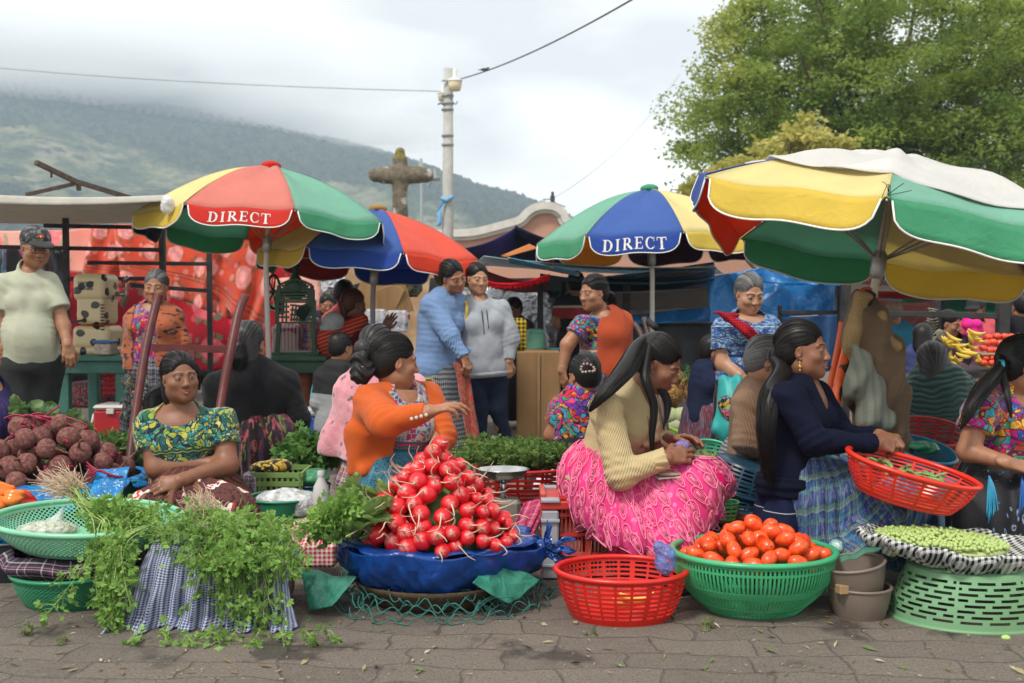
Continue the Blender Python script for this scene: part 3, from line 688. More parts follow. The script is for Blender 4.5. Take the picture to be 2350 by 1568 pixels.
# ======================= SETTING ==========================================
def ground():
    k=NT('paving');v=k.co('obj');vv=k.n('VectorMath',{0:v,1:k.n('VectorMath',{0:k.noise(v,2.2,3,.5,0,1),1:(.24,.24,0)},operation='MULTIPLY')},operation='ADD')
    b=k.t.nodes.new('ShaderNodeTexBrick'); b.offset=.42;b.squash=1.2;b.squash_frequency=3; k.put(b.inputs['Vector'],k.map(vv,(1,1,1),(.1,.03,0),(0,0,.06)))
    for a,x in {'Scale':1.,'Mortar Size':.006,'Mortar Smooth':.6,'Brick Width':.29,'Row Height':.17,'Bias':0.}.items(): b.inputs[a].default_value=x
    b.inputs['Color1'].default_value=(.235,.195,.160,1);b.inputs['Color2'].default_value=(.175,.147,.124,1);b.inputs['Mortar'].default_value=(.125,.105,.088,1)
    c=k.mix(k.ma('MULTIPLY',k.ramp(k.noise(v,14,6,.7),[(.35,0),(.7,1)]),.55),b.outputs[0],(.27,.23,.19))
    c=k.mix(k.ma('MULTIPLY',k.ramp(k.noise(v,110,3,.8),[(.50,0),(.64,1)]),.7),c,(.045,.04,.036))
    c=k.mix(k.ramp(k.noise(v,75,2,.5),[(.70,0),(.74,.8)]),c,(.26,.22,.17))
    # wet stains and trodden dirt
    st_=k.ramp(k.noise(k.map(v,(1,1,1),(.4,-.2,0)),1.7,6,.62,.3),[(.57,0),(.63,1)])
    pc=G(690,1490);dd=k.n('VectorMath',{0:k.map(v,(2.6,3.6,0),(-pc[0]*2.6,-pc[1]*3.6,0))},o=1,operation='LENGTH')
    st_=k.ma('MAXIMUM',st_,k.ramp(k.ma('ADD',dd,k.ma('MULTIPLY',k.noise(v,4.5,6,.7,.4),1.7)),[(.30,0),(.75,1),(.98,1),(1.,0)]) if False else k.ramp(k.ma('SUBTRACT',k.ma('ADD',dd,k.ma('MULTIPLY',k.noise(v,4.5,6,.7,.4),1.9)),.75),[(.45,1),(.62,0)]))
    c=k.mix(k.ma('MULTIPLY',st_,.66),c,(.028,.024,.022))
    k.set(col=c,rough=k.ramp(st_,[(0,.85),(1,.55)]),spec=.3)
    h=k.ma('ADD',k.ma('MULTIPLY',b.outputs[1],-.7),k.ma('MULTIPLY',k.noise(v,38,7,.8),1.3)); k.bump(h,.8,.02)
    g=M();n=90
    g.grid(lambda U,V_:(np.sign(U-.5)*(np.abs(U-.5)*2)**3*1500,-8+(V_**3)*1300,np.zeros_like(U)),81,121)
    g.out('ground',k.m,kind='structure',org=(0,0,0))
ground()
def hills():
    us=np.array([-2200,-900,-300,-50,60,150,250,400,520,620,720,850,930,1000,1100,1180,1245,1320,1420,1560,1800,2300,3500]);vs_=np.array([300,175,120,150,168,190,236,262,292,312,330,347,362,394,440,462,486,520,560,600,640,655,665])-8
    nx,ny=760,230; Xn=np.linspace(-2200,3300,nx);Yd=np.linspace(0,1,ny)
    U,T_=np.meshgrid(Xn,Yd,indexing='ij'); Yw=430+T_*470
    rv=np.interp(U,us,vs_); zr=(HZ-rv)/FP*900.; X=(U-1175)/FP*Yw
    prof=T_**.92; Z=zr*prof
    P=np.stack([X,Yw,Z*0],-1).reshape(-1,3)
    n1=wob(P,.012,4,4).reshape(X.shape);n2=wob(P,.045,9,3).reshape(X.shape)
    # gullies running down the slope, and tree crowns
    Z=Z+(n1*16+n2*4.5)*np.clip(prof*3,0,1)*np.clip(zr/60,.15,1)*(1-.75*T_**3)
    cr_=np.abs(np.sin(X*.42+2*np.sin(Yw*.11))*np.sin(Yw*.39+1.7*np.sin(X*.13)))+np.abs(np.sin(X*.9+Yw*.3)*np.sin(Yw*.8-X*.21))*.5
    r3=np.random.default_rng(3).random(X.shape); wd=1/(1+np.exp(-8*(wob(P,.03,21,3).reshape(X.shape)+.1)))
    Z=Z+(cr_*4.4+r3*3.)*(.25+.75*wd); Z=np.where(T_<.03,-3,Z)
    g=M();V_=np.stack([X,Yw,Z],-1).reshape(-1,3)
    i=np.arange(nx-1)[:,None];j=np.arange(ny-1)[None];Q=np.stack([i*ny+j,(i+1)*ny+j,(i+1)*ny+j+1,i*ny+j+1],-1).reshape(-1,4)
    g.add(V_,Q,tc=np.stack([wd.ravel(),r3.ravel(),0*r3.ravel()],1))
    k=NT('hillside');v=k.co('obj');f=k.co('tc')
    c=k.ramp(k.noise(v,.035,4,.6),[(.42,(.04,.07,.03)),(.50,(.14,.16,.07)),(.64,(.30,.27,.17))])
    fo=k.ramp(k.noise(v,.16,4,.7),[(.42,(.004,.014,.010)),(.58,(.055,.085,.035))])
    c=k.mix(k.ramp(k.ma('ADD',k.sep(f,0),k.ma('MULTIPLY',k.noise(v,.08,5,.7),.7)),[(.55,0),(.8,1)]),c,fo)
    tv=k.vor(k.n('VectorMath',{0:v,1:k.n('VectorMath',{0:k.noise(v,.1,2,.5,0,1),1:(9,)*3},operation='MULTIPLY')},operation='ADD'),.085); tm=k.ma('MULTIPLY',k.ramp(tv,[(.30,1),(.52,0)]),k.ramp(k.noise(v,.02,3),[(.35,.35),(.6,1)])); c=k.mix(k.ma('MULTIPLY',tm,.85),c,(.006,.022,.013))
    k.set(col=c,rough=.9,spec=.1); k.bump(k.ma('ADD',k.noise(v,.35,4,.7),k.ma('MULTIPLY',tv,-1.5)),1,5)
    g.out('hills',k.m,kind='structure')
hills()
# ---- tree -----------------------------------------------------------------
def leaves(g,C,size,n,rs,spread,flat=.6,drop=0.):
    """n leaf-sized faces round each clump centre C"""
    K=len(C);N=K*n; c=np.repeat(C,n,0)
    d=rs.normal(size=(N,3));d/=np.linalg.norm(d,axis=1)[:,None]; d*=rs.random((N,1))**.45; sp=np.repeat(np.broadcast_to(spread,(K,)),n)[:,None]
    p=c+d*sp*np.array((1,1,flat)); a=rs.normal(size=(N,3));a[:,2]*=.45;a[:,2]-=drop;a/=np.linalg.norm(a,axis=1)[:,None]
    b=np.cross(a,rs.normal(size=(N,3)));b/=np.linalg.norm(b,axis=1)[:,None]; s_=size*rs.uniform(.6,1.4,(N,1))
    V=np.stack([p,p+a*s_*.5+b*s_*.26,p+a*s_,p+a*s_*.5-b*s_*.26],1).reshape(-1,3)
    g.add(V,np.arange(N*4).reshape(-1,4))
def tree(label,base,blobs,leafm,size,nc,nl,seed,trunkr,group=None,barkc=(.11,.085,.065),clr=.42):
    rs=np.random.default_rng(seed); base=np.asarray(base,float); bark=plain('bark',barkc,.9,.1,.35,14,.8,.03)
    C=[];SP=[];wts=np.array([b[1][0]*b[1][2] for b in blobs]);
    for (c,r),w_ in zip(blobs,wts/wts.sum()):
        c=np.array(c);r=np.array(r);m=int(nc*w_); d=rs.normal(size=(m,3));d/=np.linalg.norm(d,axis=1)[:,None]
        q=c+d*(rs.random((m,1))**.30)*r*(1+.10*np.sin(d[:,[0]]*9+seed)+.07*np.sin(d[:,[2]]*13))
        keep=wob(q,2.2/ r.max()*2.2,seed+1)>-.42; q=q[keep];C.append(q);SP.append(rs.uniform(.6,1.35,len(q))*clr)
    C=np.vstack(C);SP=np.concatenate(SP); g=M(); leaves(g,C,size,nl,rs,SP,.6,.25)
    r=emp('tree',base,label=label,cat='tree',group=group)
    g.out('crown',leafm,r,smooth=False)
    tr=M(); top=np.mean([b[0] for b in blobs],0); pts=spline([base-V3(0,0,.2),base+(top-base)*.35+V3(.15,0,0),base+(top-base)*.6,top],14); tr.tube(pts,np.linspace(trunkr,trunkr*.35,14),12)
    for i in range(46):
        q=C[rs.integers(len(C))]; s0=pts[rs.integers(4,12)]; md=(s0+q)/2+V3(0,0,-.1*np.linalg.norm(q-s0)); tr.tube(bez(s0,md,q,8),np.linspace(trunkr*.34,.02,8),6)
    tr.out('trunk',bark,r); return r
LF=leafmat('leaf_green',(.065,.14,.025),(.30,.38,.07),.5,yel=(.46,.45,.11),sc=.8)
LY=leafmat('leaf_yellow',(.30,.30,.06),(.50,.46,.13),.4,sc=1.2)
c=lambda u,v,Y,r:(W(u,v,Y),r)
tree('large broad green tree filling the upper right behind the umbrellas',(W(2050,600,30)[0],30,0),
  [c(1830,230,30,(3.0,3.,3.0)),c(2080,110,30.5,(3.6,3.5,3.2)),c(2330,200,30,(3.2,3.2,3.4)),c(2200,380,31,(3.8,3,2.6)),c(1880,60,30,(2.2,2.6,2.0)),c(1700,300,30,(1.9,2.2,2.2)),c(1660,400,30,(1.2,1.5,1.2)),c(1950,330,29,(2.4,2.2,2.0)),c(2250,430,29,(3,2.2,2.0)),c(1700,120,30,(1.3,1.6,1.4)),c(2450,60,30,(3,3,3))],LF,.115,1400,175,5,.42,clr=.58)
tree('smaller yellow-leaved tree rising just behind the blue and yellow canopy corner',(W(1800,600,23)[0],23,0),
  [c(1840,385,23,(1.25,1,.75)),c(1700,420,23,(.9,.9,.5)),c(1845,330,23,(.45,.5,.5)),c(1620,430,23,(.5,.5,.3))],LY,.13,130,90,8,.12,clr=.28)
for i,(u,v,Y,rr) in enumerate([(740,1e9,0,0)]): pass
# ---- distant building with curved gable -----------------------------------
def building():
    pink=plain('pink_render',(.52,.29,.21),.85,.15,.12,1.5,.3,.02,dirt=(.42,.24,.18)); wh=plain('white_cornice',(.62,.60,.55),.8,.15,.15,3,.3,.02); Y=40
    r=emp('church_hall',(W(1270,690,Y)[0],Y,0),label='pink building with a white curved baroque gable behind the stalls',cat='building')
    prof=[(990,533),(1040,533),(1090,530),(1150,515),(1190,503),(1205,488),(1225,475),(1252,470),(1278,475),(1296,490),(1303,505),(1340,512),(1420,530),(1760,533)]
    P=spline([W(u,v,Y) for u,v in prof],70); n=len(P); g=M(); d=V3(0,6,0)
    bot=P.copy();bot[:,2]=0
    V=np.vstack([P,bot,P+d,bot+d]);i=np.arange(n-1); g.add(V,np.vstack([np.stack([i,i+n,i+n+1,i+1],1)[:,::1],np.stack([i,i+1,i+2*n+1,i+2*n],1),np.stack([i+2*n,i+2*n+1,i+3*n+1,i+3*n],1)])); g.out('wall',pink,r,smooth=False)
    for off,h,dd in((.0,.26,.30),(.26,.12,.16)):
        g=M()
        T=np.gradient(P,axis=0);T/=np.linalg.norm(T,axis=1)[:,None];N=np.stack([-T[:,2],0*T[:,0],T[:,0]],1)
        a=P+N*(.08-off);b=P-N*(h+off-.08)
        q=np.stack([a+V3(0,-dd,0),b+V3(0,-dd,0),b+V3(0,.3,0),a+V3(0,.3,0)],1).reshape(-1,3);j=np.arange(4)
        Q=[[k_*4+x,k_*4+(x+1)%4,(k_+1)*4+(x+1)%4,(k_+1)*4+x] for k_ in range(n-1) for x in range(4)]; g.add(q,Q); g.out('cornice',wh,r,smooth=False)
    g=M();p=W(1268,470,Y); g.box(p+V3(0,0,.05),(.16,.16,.5));g.box(p+V3(0,0,.3),(.1,.1,.3)); g.beam(p+V3(-.35,0,.18),p+V3(.05,0,.2),.03);g.beam(p+V3(0,0,.1),p+V3(.45,0,-.08),.03); g.out('roof_aerial',plain('dark_metal',(.05,.05,.05),.6),r,smooth=False)
building()
# ---- stone cross ------------------------------------------------------------
def cross():
    k=NT('lichen_stone');v=k.co('obj');c=k.ramp(k.noise(v,9,6,.7),[(.3,(.10,.085,.06)),(.55,(.22,.19,.14)),(.75,(.32,.29,.23))])
    c=k.mix(k.ramp(k.noise(v,3,4,.7),[(.55,0),(.62,1)]),c,(.55,.54,.5)); z=k.sep(v,2); c=k.mix(k.ma('MULTIPLY',k.ramp(k.noise(v,14,4,.7),[(.4,0),(.55,1)]),k.ma('GREATER_THAN',z,3.6)),c,(.28,.24,.03))
    k.set(col=c,rough=.95,spec=.1); k.bump(k.noise(v,22,6,.75),1,.05)
    Y=20; s=SDF();p=lambda u,v:W(u,v,Y)
    s.cap(p(918,395),V3(p(918,600)[0],Y,0),.135,.145,.03); s.cap(p(880,402),p(960,402),.15,k=.05,); s.cap(p(862,402),p(866,402),.125,k=.01); s.cap(p(970,402),p(978,402),.135,k=.01)
    s.cap(p(918,368),p(918,395),.13,k=.04);s.cap(p(918,350),p(918,356),.085,k=.01); s.ell(p(918,402),(.2,.16,.2),None,.04)
    V,Q=s.mesh(.022,mod=lambda P:.008*wob(P,18,2)); mk('stone_cross',V,[Q],k.m,label='weathered round-limbed stone cross with lichen and white paint patches',cat='cross',org=(p(918,600)[0],Y,0))
cross()
# ---- lamp pole and wires ----------------------------------------------------
def pole():
    Y=25;conc=plain('pole_concrete',(.42,.42,.39),.85,.15,.18,6,.4,.01); dm=plain('galvanised',(.25,.27,.28),.5,.4,.2,20,0); cream=plain('cream_shade',(.75,.66,.45),.5,.4,.08,10,0)
    x=W(1028,690,Y)[0]; r=emp('utility_pole',(x,Y,0),label='tall concrete utility pole carrying two cream lamps above the market',cat='pole')
    g=M(); g.tube([(x-.02,Y,-.1),(x,Y,3.),(W(1029,158,Y)[0],Y,W(0,158,Y)[2])],[.135,.125,.098],16); g.out('pole',conc,r)
    g=M()
    for v in(252,312,333,220,238): z=W(0,v*1.,Y)[2]; g.lathe([(.125,z-.025),(.135,z-.02),(.135,z+.02),(.12,z+.025)],16,(x,Y,0))
    g.beam(W(1015,188,Y)+V3(0,-.13,0),W(1045,188,Y)+V3(0,-.13,0),.03);g.beam(W(1005,240,Y),W(1040,225,Y)+V3(0,-.1,0),.03);g.tube(bez(W(1035,225,Y),W(1045,250,Y),W(1050,232,Y)),.012,5); g.out('bracket',dm,r)
    for (u,v,dy,s) in((1044,190,-.25,1.),(1017,218,.2,.8)):
        c_=W(u,v,Y+dy); l=M(); l.lathe([(.02,.30*s),(.05*s,.28*s),(.055*s,.12*s),(.15*s,.06*s),(.165*s,.03*s)],24,c_); lo=l.out('lamp_head',plain('lamp_cap',(.6,.62,.6),.5,.4,.1,8,0),r)
        l=M(); l.lathe([(.150*s,.03*s),(.145*s,-.06*s),(.115*s,-.17*s),(.02,-.18*s)],24,c_); l.out('lamp_shade',cream,lo)
    g=M();bl=tarp('blue_ribbon',(.25,.5,.75),.5,.3,.2,8); 
    g.tube([W(1014,455,Y)+V3(0,-.15,0),W(1025,462,Y)+V3(0,-.17,0),W(1040,452,Y)+V3(0,-.15,0)],.05,8); g.grid(lambda U,V_:W(1018,455,Y)+V3(0,-.16,0)+np.stack([-.12*V_+(.1*U-.05)+.03*np.sin(V_*9),-.02*np.sin(U*5+V_*7),-.62*V_],-1),6,14); o=g.out('blue_ribbon',bl); tag(o,'torn blue ribbon knotted round the concrete pole','ribbon'); solid(o,.004)
    wire=plain('wire',(.03,.03,.03),.5,.3,0,5,0)
    for nm,a,b,sag in(('grey overhead cable running up right from the pole to the frame edge',W(1055,182,Y),W(1500,-30,14),.25),('thin overhead wire crossing the clouds left of the pole',W(1012,210,Y),W(-400,110,40),.5),('faint wire sloping from the roof aerial up to the right',W(1270,455,40),W(1560,170,52),1.2)):
        g=M(); m_=(a+b)/2-V3(0,0,sag); g.tube(bez(a,m_,b,40),.013 if sag<.4 else .007,5); o=g.out('cable',wire); tag(o,nm,'cable')
    # small bird on the cable
    s=SDF();q=W(1112,160,24.6); s.ell(q,(.075,.03,.035),None,.01).ell(q+V3(.075,0,.03),(.028,.024,.024),None,.01).cap(q+V3(-.06,0,.0),q+V3(-.14,0,-.01),.014,.008).cap(q+V3(.09,0,.03),q+V3(.12,0,.03),.007,.002); V,Q=s.mesh(.008); mk('bird',V,[Q],wire,label='tiny dark bird perched on the overhead cable',cat='bird')
    # far street lamp
    Y=46; g=M(); a=W(967,510,Y); g.tube([V3(a[0],Y,0),W(967,395,Y)],.05,8); g.tube([W(967,398,Y),W(1000,400,Y)],.04,8); g.tube([W(996,400,Y),W(985,430,Y)],.02,6); r=emp('street_lamp',(a[0],Y,0),label='distant double-headed street lamp standing behind the stone cross',cat='street lamp'); g.out('post',dm,r)
    for u,v in((966,386),(998,410)): l=M(); l.lathe([(.02,.4),(.06,.35),(.08,.12),(.26,.02),(.2,-.08),(.02,-.1)],16,W(u,v,Y)); l.out('lamp_head',dm,r)
pole()
# ---- clouds on the ridge: soft bodies of even density ------------------------
def cloud(label,u,v,Y,rx,ry,rz,den,seed):
    k=NT('cloud_vapour'); k.t.nodes.remove(k.b); o=[n for n in k.t.nodes if n.type=='OUTPUT_MATERIAL'][0]
    vp=k.t.nodes.new('ShaderNodeVolumePrincipled'); vp.inputs['Color'].default_value=(.97,.975,.98,1);vp.inputs['Density'].default_value=den;vp.inputs['Anisotropy'].default_value=.1; k.t.links.new(vp.outputs[0],o.inputs['Volume'])
    g=M();c_=W(u,v,Y); g.ball((0,0,0),(rx,ry,rz),64,40)
    def xf(V): n_=V/np.array((rx,ry,rz)); return V*(1+.16*wob(n_,2.2,seed,4)[:,None]+.05*wob(n_,9,seed+1,2)[:,None])+c_
    o=g.out('cloud',k.m,xf=xf); tag(o,label,'cloud',None,'stuff'); o.visible_shadow=True
rs_=np.random.default_rng(5)
for i,(u,v,Y,a,b,d_) in enumerate([(-60,120,820,170,34,.011),(120,128,840,120,30,.012),(60,185,800,110,15,.010),(260,175,850,110,26,.012),(330,215,870,80,12,.012),(420,225,860,110,22,.011),(560,215,900,130,30,.009),(640,275,890,80,13,.011),(760,290,885,100,16,.010),(930,320,890,60,9,.008),(200,80,880,200,40,.008),(-200,60,860,200,46,.010),(520,140,930,200,40,.006)]):
    cloud('low grey cloud bank lying along the hill ridge',u,v+6,Y-25,a*.95,a*.42,b*.9,d_*1.7,i)
def haze():
    k=NT('air'); k.t.nodes.remove(k.b); o=[n for n in k.t.nodes if n.type=='OUTPUT_MATERIAL'][0]
    vp=k.t.nodes.new('ShaderNodeVolumePrincipled'); vp.inputs['Color'].default_value=(.70,.86,1.,1);vp.inputs['Density'].default_value=.00062; k.t.links.new(vp.outputs[0],o.inputs['Volume'])
    g=M(); g.box((0,445,105),(3400,1080,212)); o=g.out('haze',k.m,smooth=False); tag(o,kind='stuff')
haze()
# ======================= MARKET OBJECTS ====================================
def letters(word,ht=1.):
    """serif capitals as ribbons: list of quads in letter space; returns pts (n,4,2) and width"""
    def R(pts,w):
        P=np.array(pts,float);T=np.gradient(P,axis=0);T/=np.linalg.norm(T,axis=1)[:,None];N=np.stack([-T[:,1],T[:,0]],1);w=np.broadcast_to(w,(len(P),));a=P+N*w[:,None]/2;b=P-N*w[:,None]/2
        return [np.array([a[i],b[i],b[i+1],a[i+1]]) for i in range(len(P)-1)]
    def ring(cx,cy,rx,ry,tx,ty,a0,a1,n=14):
        a=np.radians(np.linspace(a0,a1,n));o=np.stack([cx+rx*np.cos(a),cy+ry*np.sin(a)],1);i_=np.stack([cx+(rx-tx)*np.cos(a),cy+(ry-ty)*np.sin(a)],1)
        return [np.array([o[k],i_[k],i_[k+1],o[k+1]]) for k in range(n-1)]
    stem=lambda x,y0=0,y1=1:R([(x,y0),(x,(y0+y1)/2),(x,y1)],.19)
    bar=lambda x0,x1,y,w=.07:R([(x0,y),((x0+x1)/2,y),(x1,y)],w)
    serif=lambda x,y:bar(x-.2,x+.2,y,.07)
    gl={'D':(stem(.24)+bar(.02,.45,.035)+bar(.02,.45,.965)+ring(.42,.5,.5,.5,.2,.07,90,-90),1.05),
     'I':(stem(.24)+serif(.24,.035)+serif(.24,.965),.6),
     'R':(stem(.24)+serif(.24,.035)+bar(.02,.5,.965)+bar(.3,.5,.5)+ring(.48,.732,.34,.268,.19,.07,90,-90)+R([(.48,.5),(.7,.25),(.95,.03)],.19)+bar(.85,1.05,.035),1.08),
     'E':(stem(.24)+bar(.02,.82,.035)+bar(.02,.82,.965)+bar(.24,.65,.51)+R([(.8,.0),(.8,.25)],.06)+R([(.8,1.),(.8,.75)],.06)+R([(.64,.62),(.64,.4)],.05),.95),
     'C':(ring(.52,.5,.5,.52,.2,.07,48,312,20)+R([(.86,.66),(.86,1.)],.05)+R([(.86,.3),(.86,.12)],.05),1.0),
     'T':(stem(.46)+serif(.46,.035)+bar(.02,.9,.965)+R([(.04,1.),(.04,.72)],.06)+R([(.88,1.),(.88,.72)],.06),1.0),
     'O':(ring(.52,.5,.5,.52,.2,.07,0,360,26),1.12),
     'A':(R([(.45,1.),(.28,.5),(.1,.03)],.07)+R([(.45,1.),(.65,.5),(.83,.03)],.18)+bar(.22,.7,.33)+bar(0,.22,.035)+bar(.68,1.,.035),1.05),
     ' ':([],.4)}
    out_=[];x=0
    for ch in word:
        q,w=gl[ch]; out_+=[p+(x,0) for p in q]; x+=w+.13
    return np.array(out_),x-.13
CLO={}
def cloth(nm,col,tr=.38):
    key=(nm,)
    if key not in CLO:
        k=NT('canvas_'+nm);v=k.co('obj');n=k.noise(v,3,4,.6);k.set(col=k.ramp(n,[(.3,dk(col,.86)),(.7,col)]),rough=.7,spec=.2,sheen=.1);k.bump(k.ma('ADD',k.noise(v,14,3,.6,.6),k.ma('MULTIPLY',k.noise(v,300,2),.15)),.45,.02); CLO[key]=transl(k,tr)
    return CLO[key]
CR=(.72,.035,.03);CB=(.035,.085,.42);CG=(.10,.42,.22);CY=(.78,.58,.10);CW=(.78,.77,.72);CO=(.80,.09,.02)
REO=cloth('red_orange',(.85,.07,.03));ORY=cloth('orange_yellow',(.80,.42,.05));YEL=cloth('yellow',(.82,.62,.10));RED=cloth('red',(.76,.045,.03));BLU=cloth('blue',(.03,.09,.42));GRN=cloth('green',(.09,.42,.22));ORG=cloth('orange',(.85,.10,.015));WHT=cloth('white',(.78,.77,.74));NAV=cloth('navy',(.02,.02,.08));PUR=cloth('plum',(.09,.03,.06));MAR=cloth('maroon',(.35,.03,.03))
SKYWASH={}
def skywash_(m):
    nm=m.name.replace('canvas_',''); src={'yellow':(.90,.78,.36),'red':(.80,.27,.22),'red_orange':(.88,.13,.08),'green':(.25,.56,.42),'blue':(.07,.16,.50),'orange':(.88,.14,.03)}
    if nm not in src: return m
    return cloth(nm+'_skywash',src[nm],.4)  # paler tint for canopy tops: the bright sky's wash put into the colour
PIPE=plain('piping_white',(.75,.75,.72),.6,.2,0,5,0)
def umbrella(label,apex,axis,R,H,cols,rot,val,foot,text=None,polem=None,finial=None,sag=.035,back=None,rs_=None,zs_=None,group='beach umbrellas shading the stalls',droop={}):
    ax=nrm(axis); apex=np.array(apex,float); u=nrm(np.cross(V3(0,1,0),ax));v=np.cross(ax,u); B=np.stack([u,v,ax],1)
    n=8; r=emp('umbrella',tuple(foot),label=label,cat='umbrella',group=group)
    def P(i,t_,s_,d=0):
        """i gore, t across 0..1, s: 0 apex..1 rim, >1 valance"""
        t_=np.asarray(t_,float);s_=np.asarray(s_,float)
        a0=rot+i*2*pi/n; a=a0+t_*2*pi/n; mid=a0+pi/n; sr=np.minimum(s_,1)
        chord=np.cos(pi/n)/np.cos(a-mid); q=(1-abs(2*t_-1)**2)
        rk=1. if rs_ is None else rs_[i%8]*(1-t_)+rs_[(i+1)%8]*t_; rad=R*rk*sr*(1-(1-chord)*.75)*(1-.05*q*sr); z=-H*(1. if zs_ is None else zs_[i%8]*(1-t_)+zs_[(i+1)%8]*t_)*(sr**1.75)-sag*q*np.sin(sr*pi*.85)
        dv=np.maximum(s_-1,0)*val; rad=rad+dv*.20*(1+.3*np.sin(t_*17+i)); z=z-dv*.97
        jj=.010*np.sin(9*t_+i*2.)*np.sin(sr*5)
        return apex+(np.stack([np.cos(a)*rad,np.sin(a)*rad,z+jj+d],-1))@B.T
    for i in range(n):
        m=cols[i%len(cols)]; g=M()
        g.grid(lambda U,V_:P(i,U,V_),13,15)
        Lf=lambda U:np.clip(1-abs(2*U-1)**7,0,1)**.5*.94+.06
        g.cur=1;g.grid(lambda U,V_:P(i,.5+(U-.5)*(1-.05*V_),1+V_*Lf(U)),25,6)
        o=g.out('panel',[skywash_(m),m],r); solid(o,.003)
        tt=np.linspace(0,1,40); g=M(); g.tube(P(i,.5+(tt-.5)*.95,1+Lf(tt)),.0045,5); g.out('piping',PIPE,o)
        if text and i in text:
            wd,mt,side,scl=text[i]; q,wx=letters(wd); Q=q.reshape(-1,2); hh=.56*scl; wt=.60*scl if len(wd)>3 else .5*scl
            tx=.5+(Q[:,0]/wx-.5)*wt*side; sy=1.80-Q[:,1]*hh-(.80-.80)*0; p=P(i,tx,sy); mid=P(i,.5,1.5); N=nrm(mid-(apex-ax*H*1.)); N=nrm(N-ax*(N@ax))
            g=M(); g.add(p+N*.005*(1 if side>0 else 1),np.arange(len(Q)).reshape(-1,4)); g.out('lettering',mt,o,smooth=False)
            if back: 
                g=M(); g.add(p-N*.006,np.arange(len(Q)).reshape(-1,4)); g.out('lettering',back,o,smooth=False)
    rb=plain('rib_steel',(.35,.35,.34),.4,.5,0,5,0,metal=.6); 
    for i in range(n):
        g=M(); s_=np.linspace(0.02,1,12); g.tube(P(i,0*s_,s_)-ax*.012,.0055,5); mid=P(i,0.,.55)-ax*.012; g.tube([apex-ax*(H+.12),mid],.005,5); g.out('rib',rb,r)
    polem=polem or plain('pole_paint',(.62,.60,.55),.4,.4,.1,8,0)
    g=M(); g.tube([apex+ax*.03,apex-ax*(H+.3),np.array(foot)],.0195,12); g.out('pole',polem,r)
    g=M(); g.lathe([(.022,-.08),(.034,-.06),(.034,.03),(.022,.05)],14,apex-ax*(H+.12),R=B); g.out('runner',rb,r)
    if finial: g=M(); g.ball((0,0,0),(.075,.075,.035),18,8); g.out('cap',finial,r,xf=lambda V:V@B.T*(1+.12*wob(V,40,3)[:,None])+apex+ax*.015)
    return r,P
LW=plain('letter_white',(.72,.70,.66),.7,.1,.25,60,0)
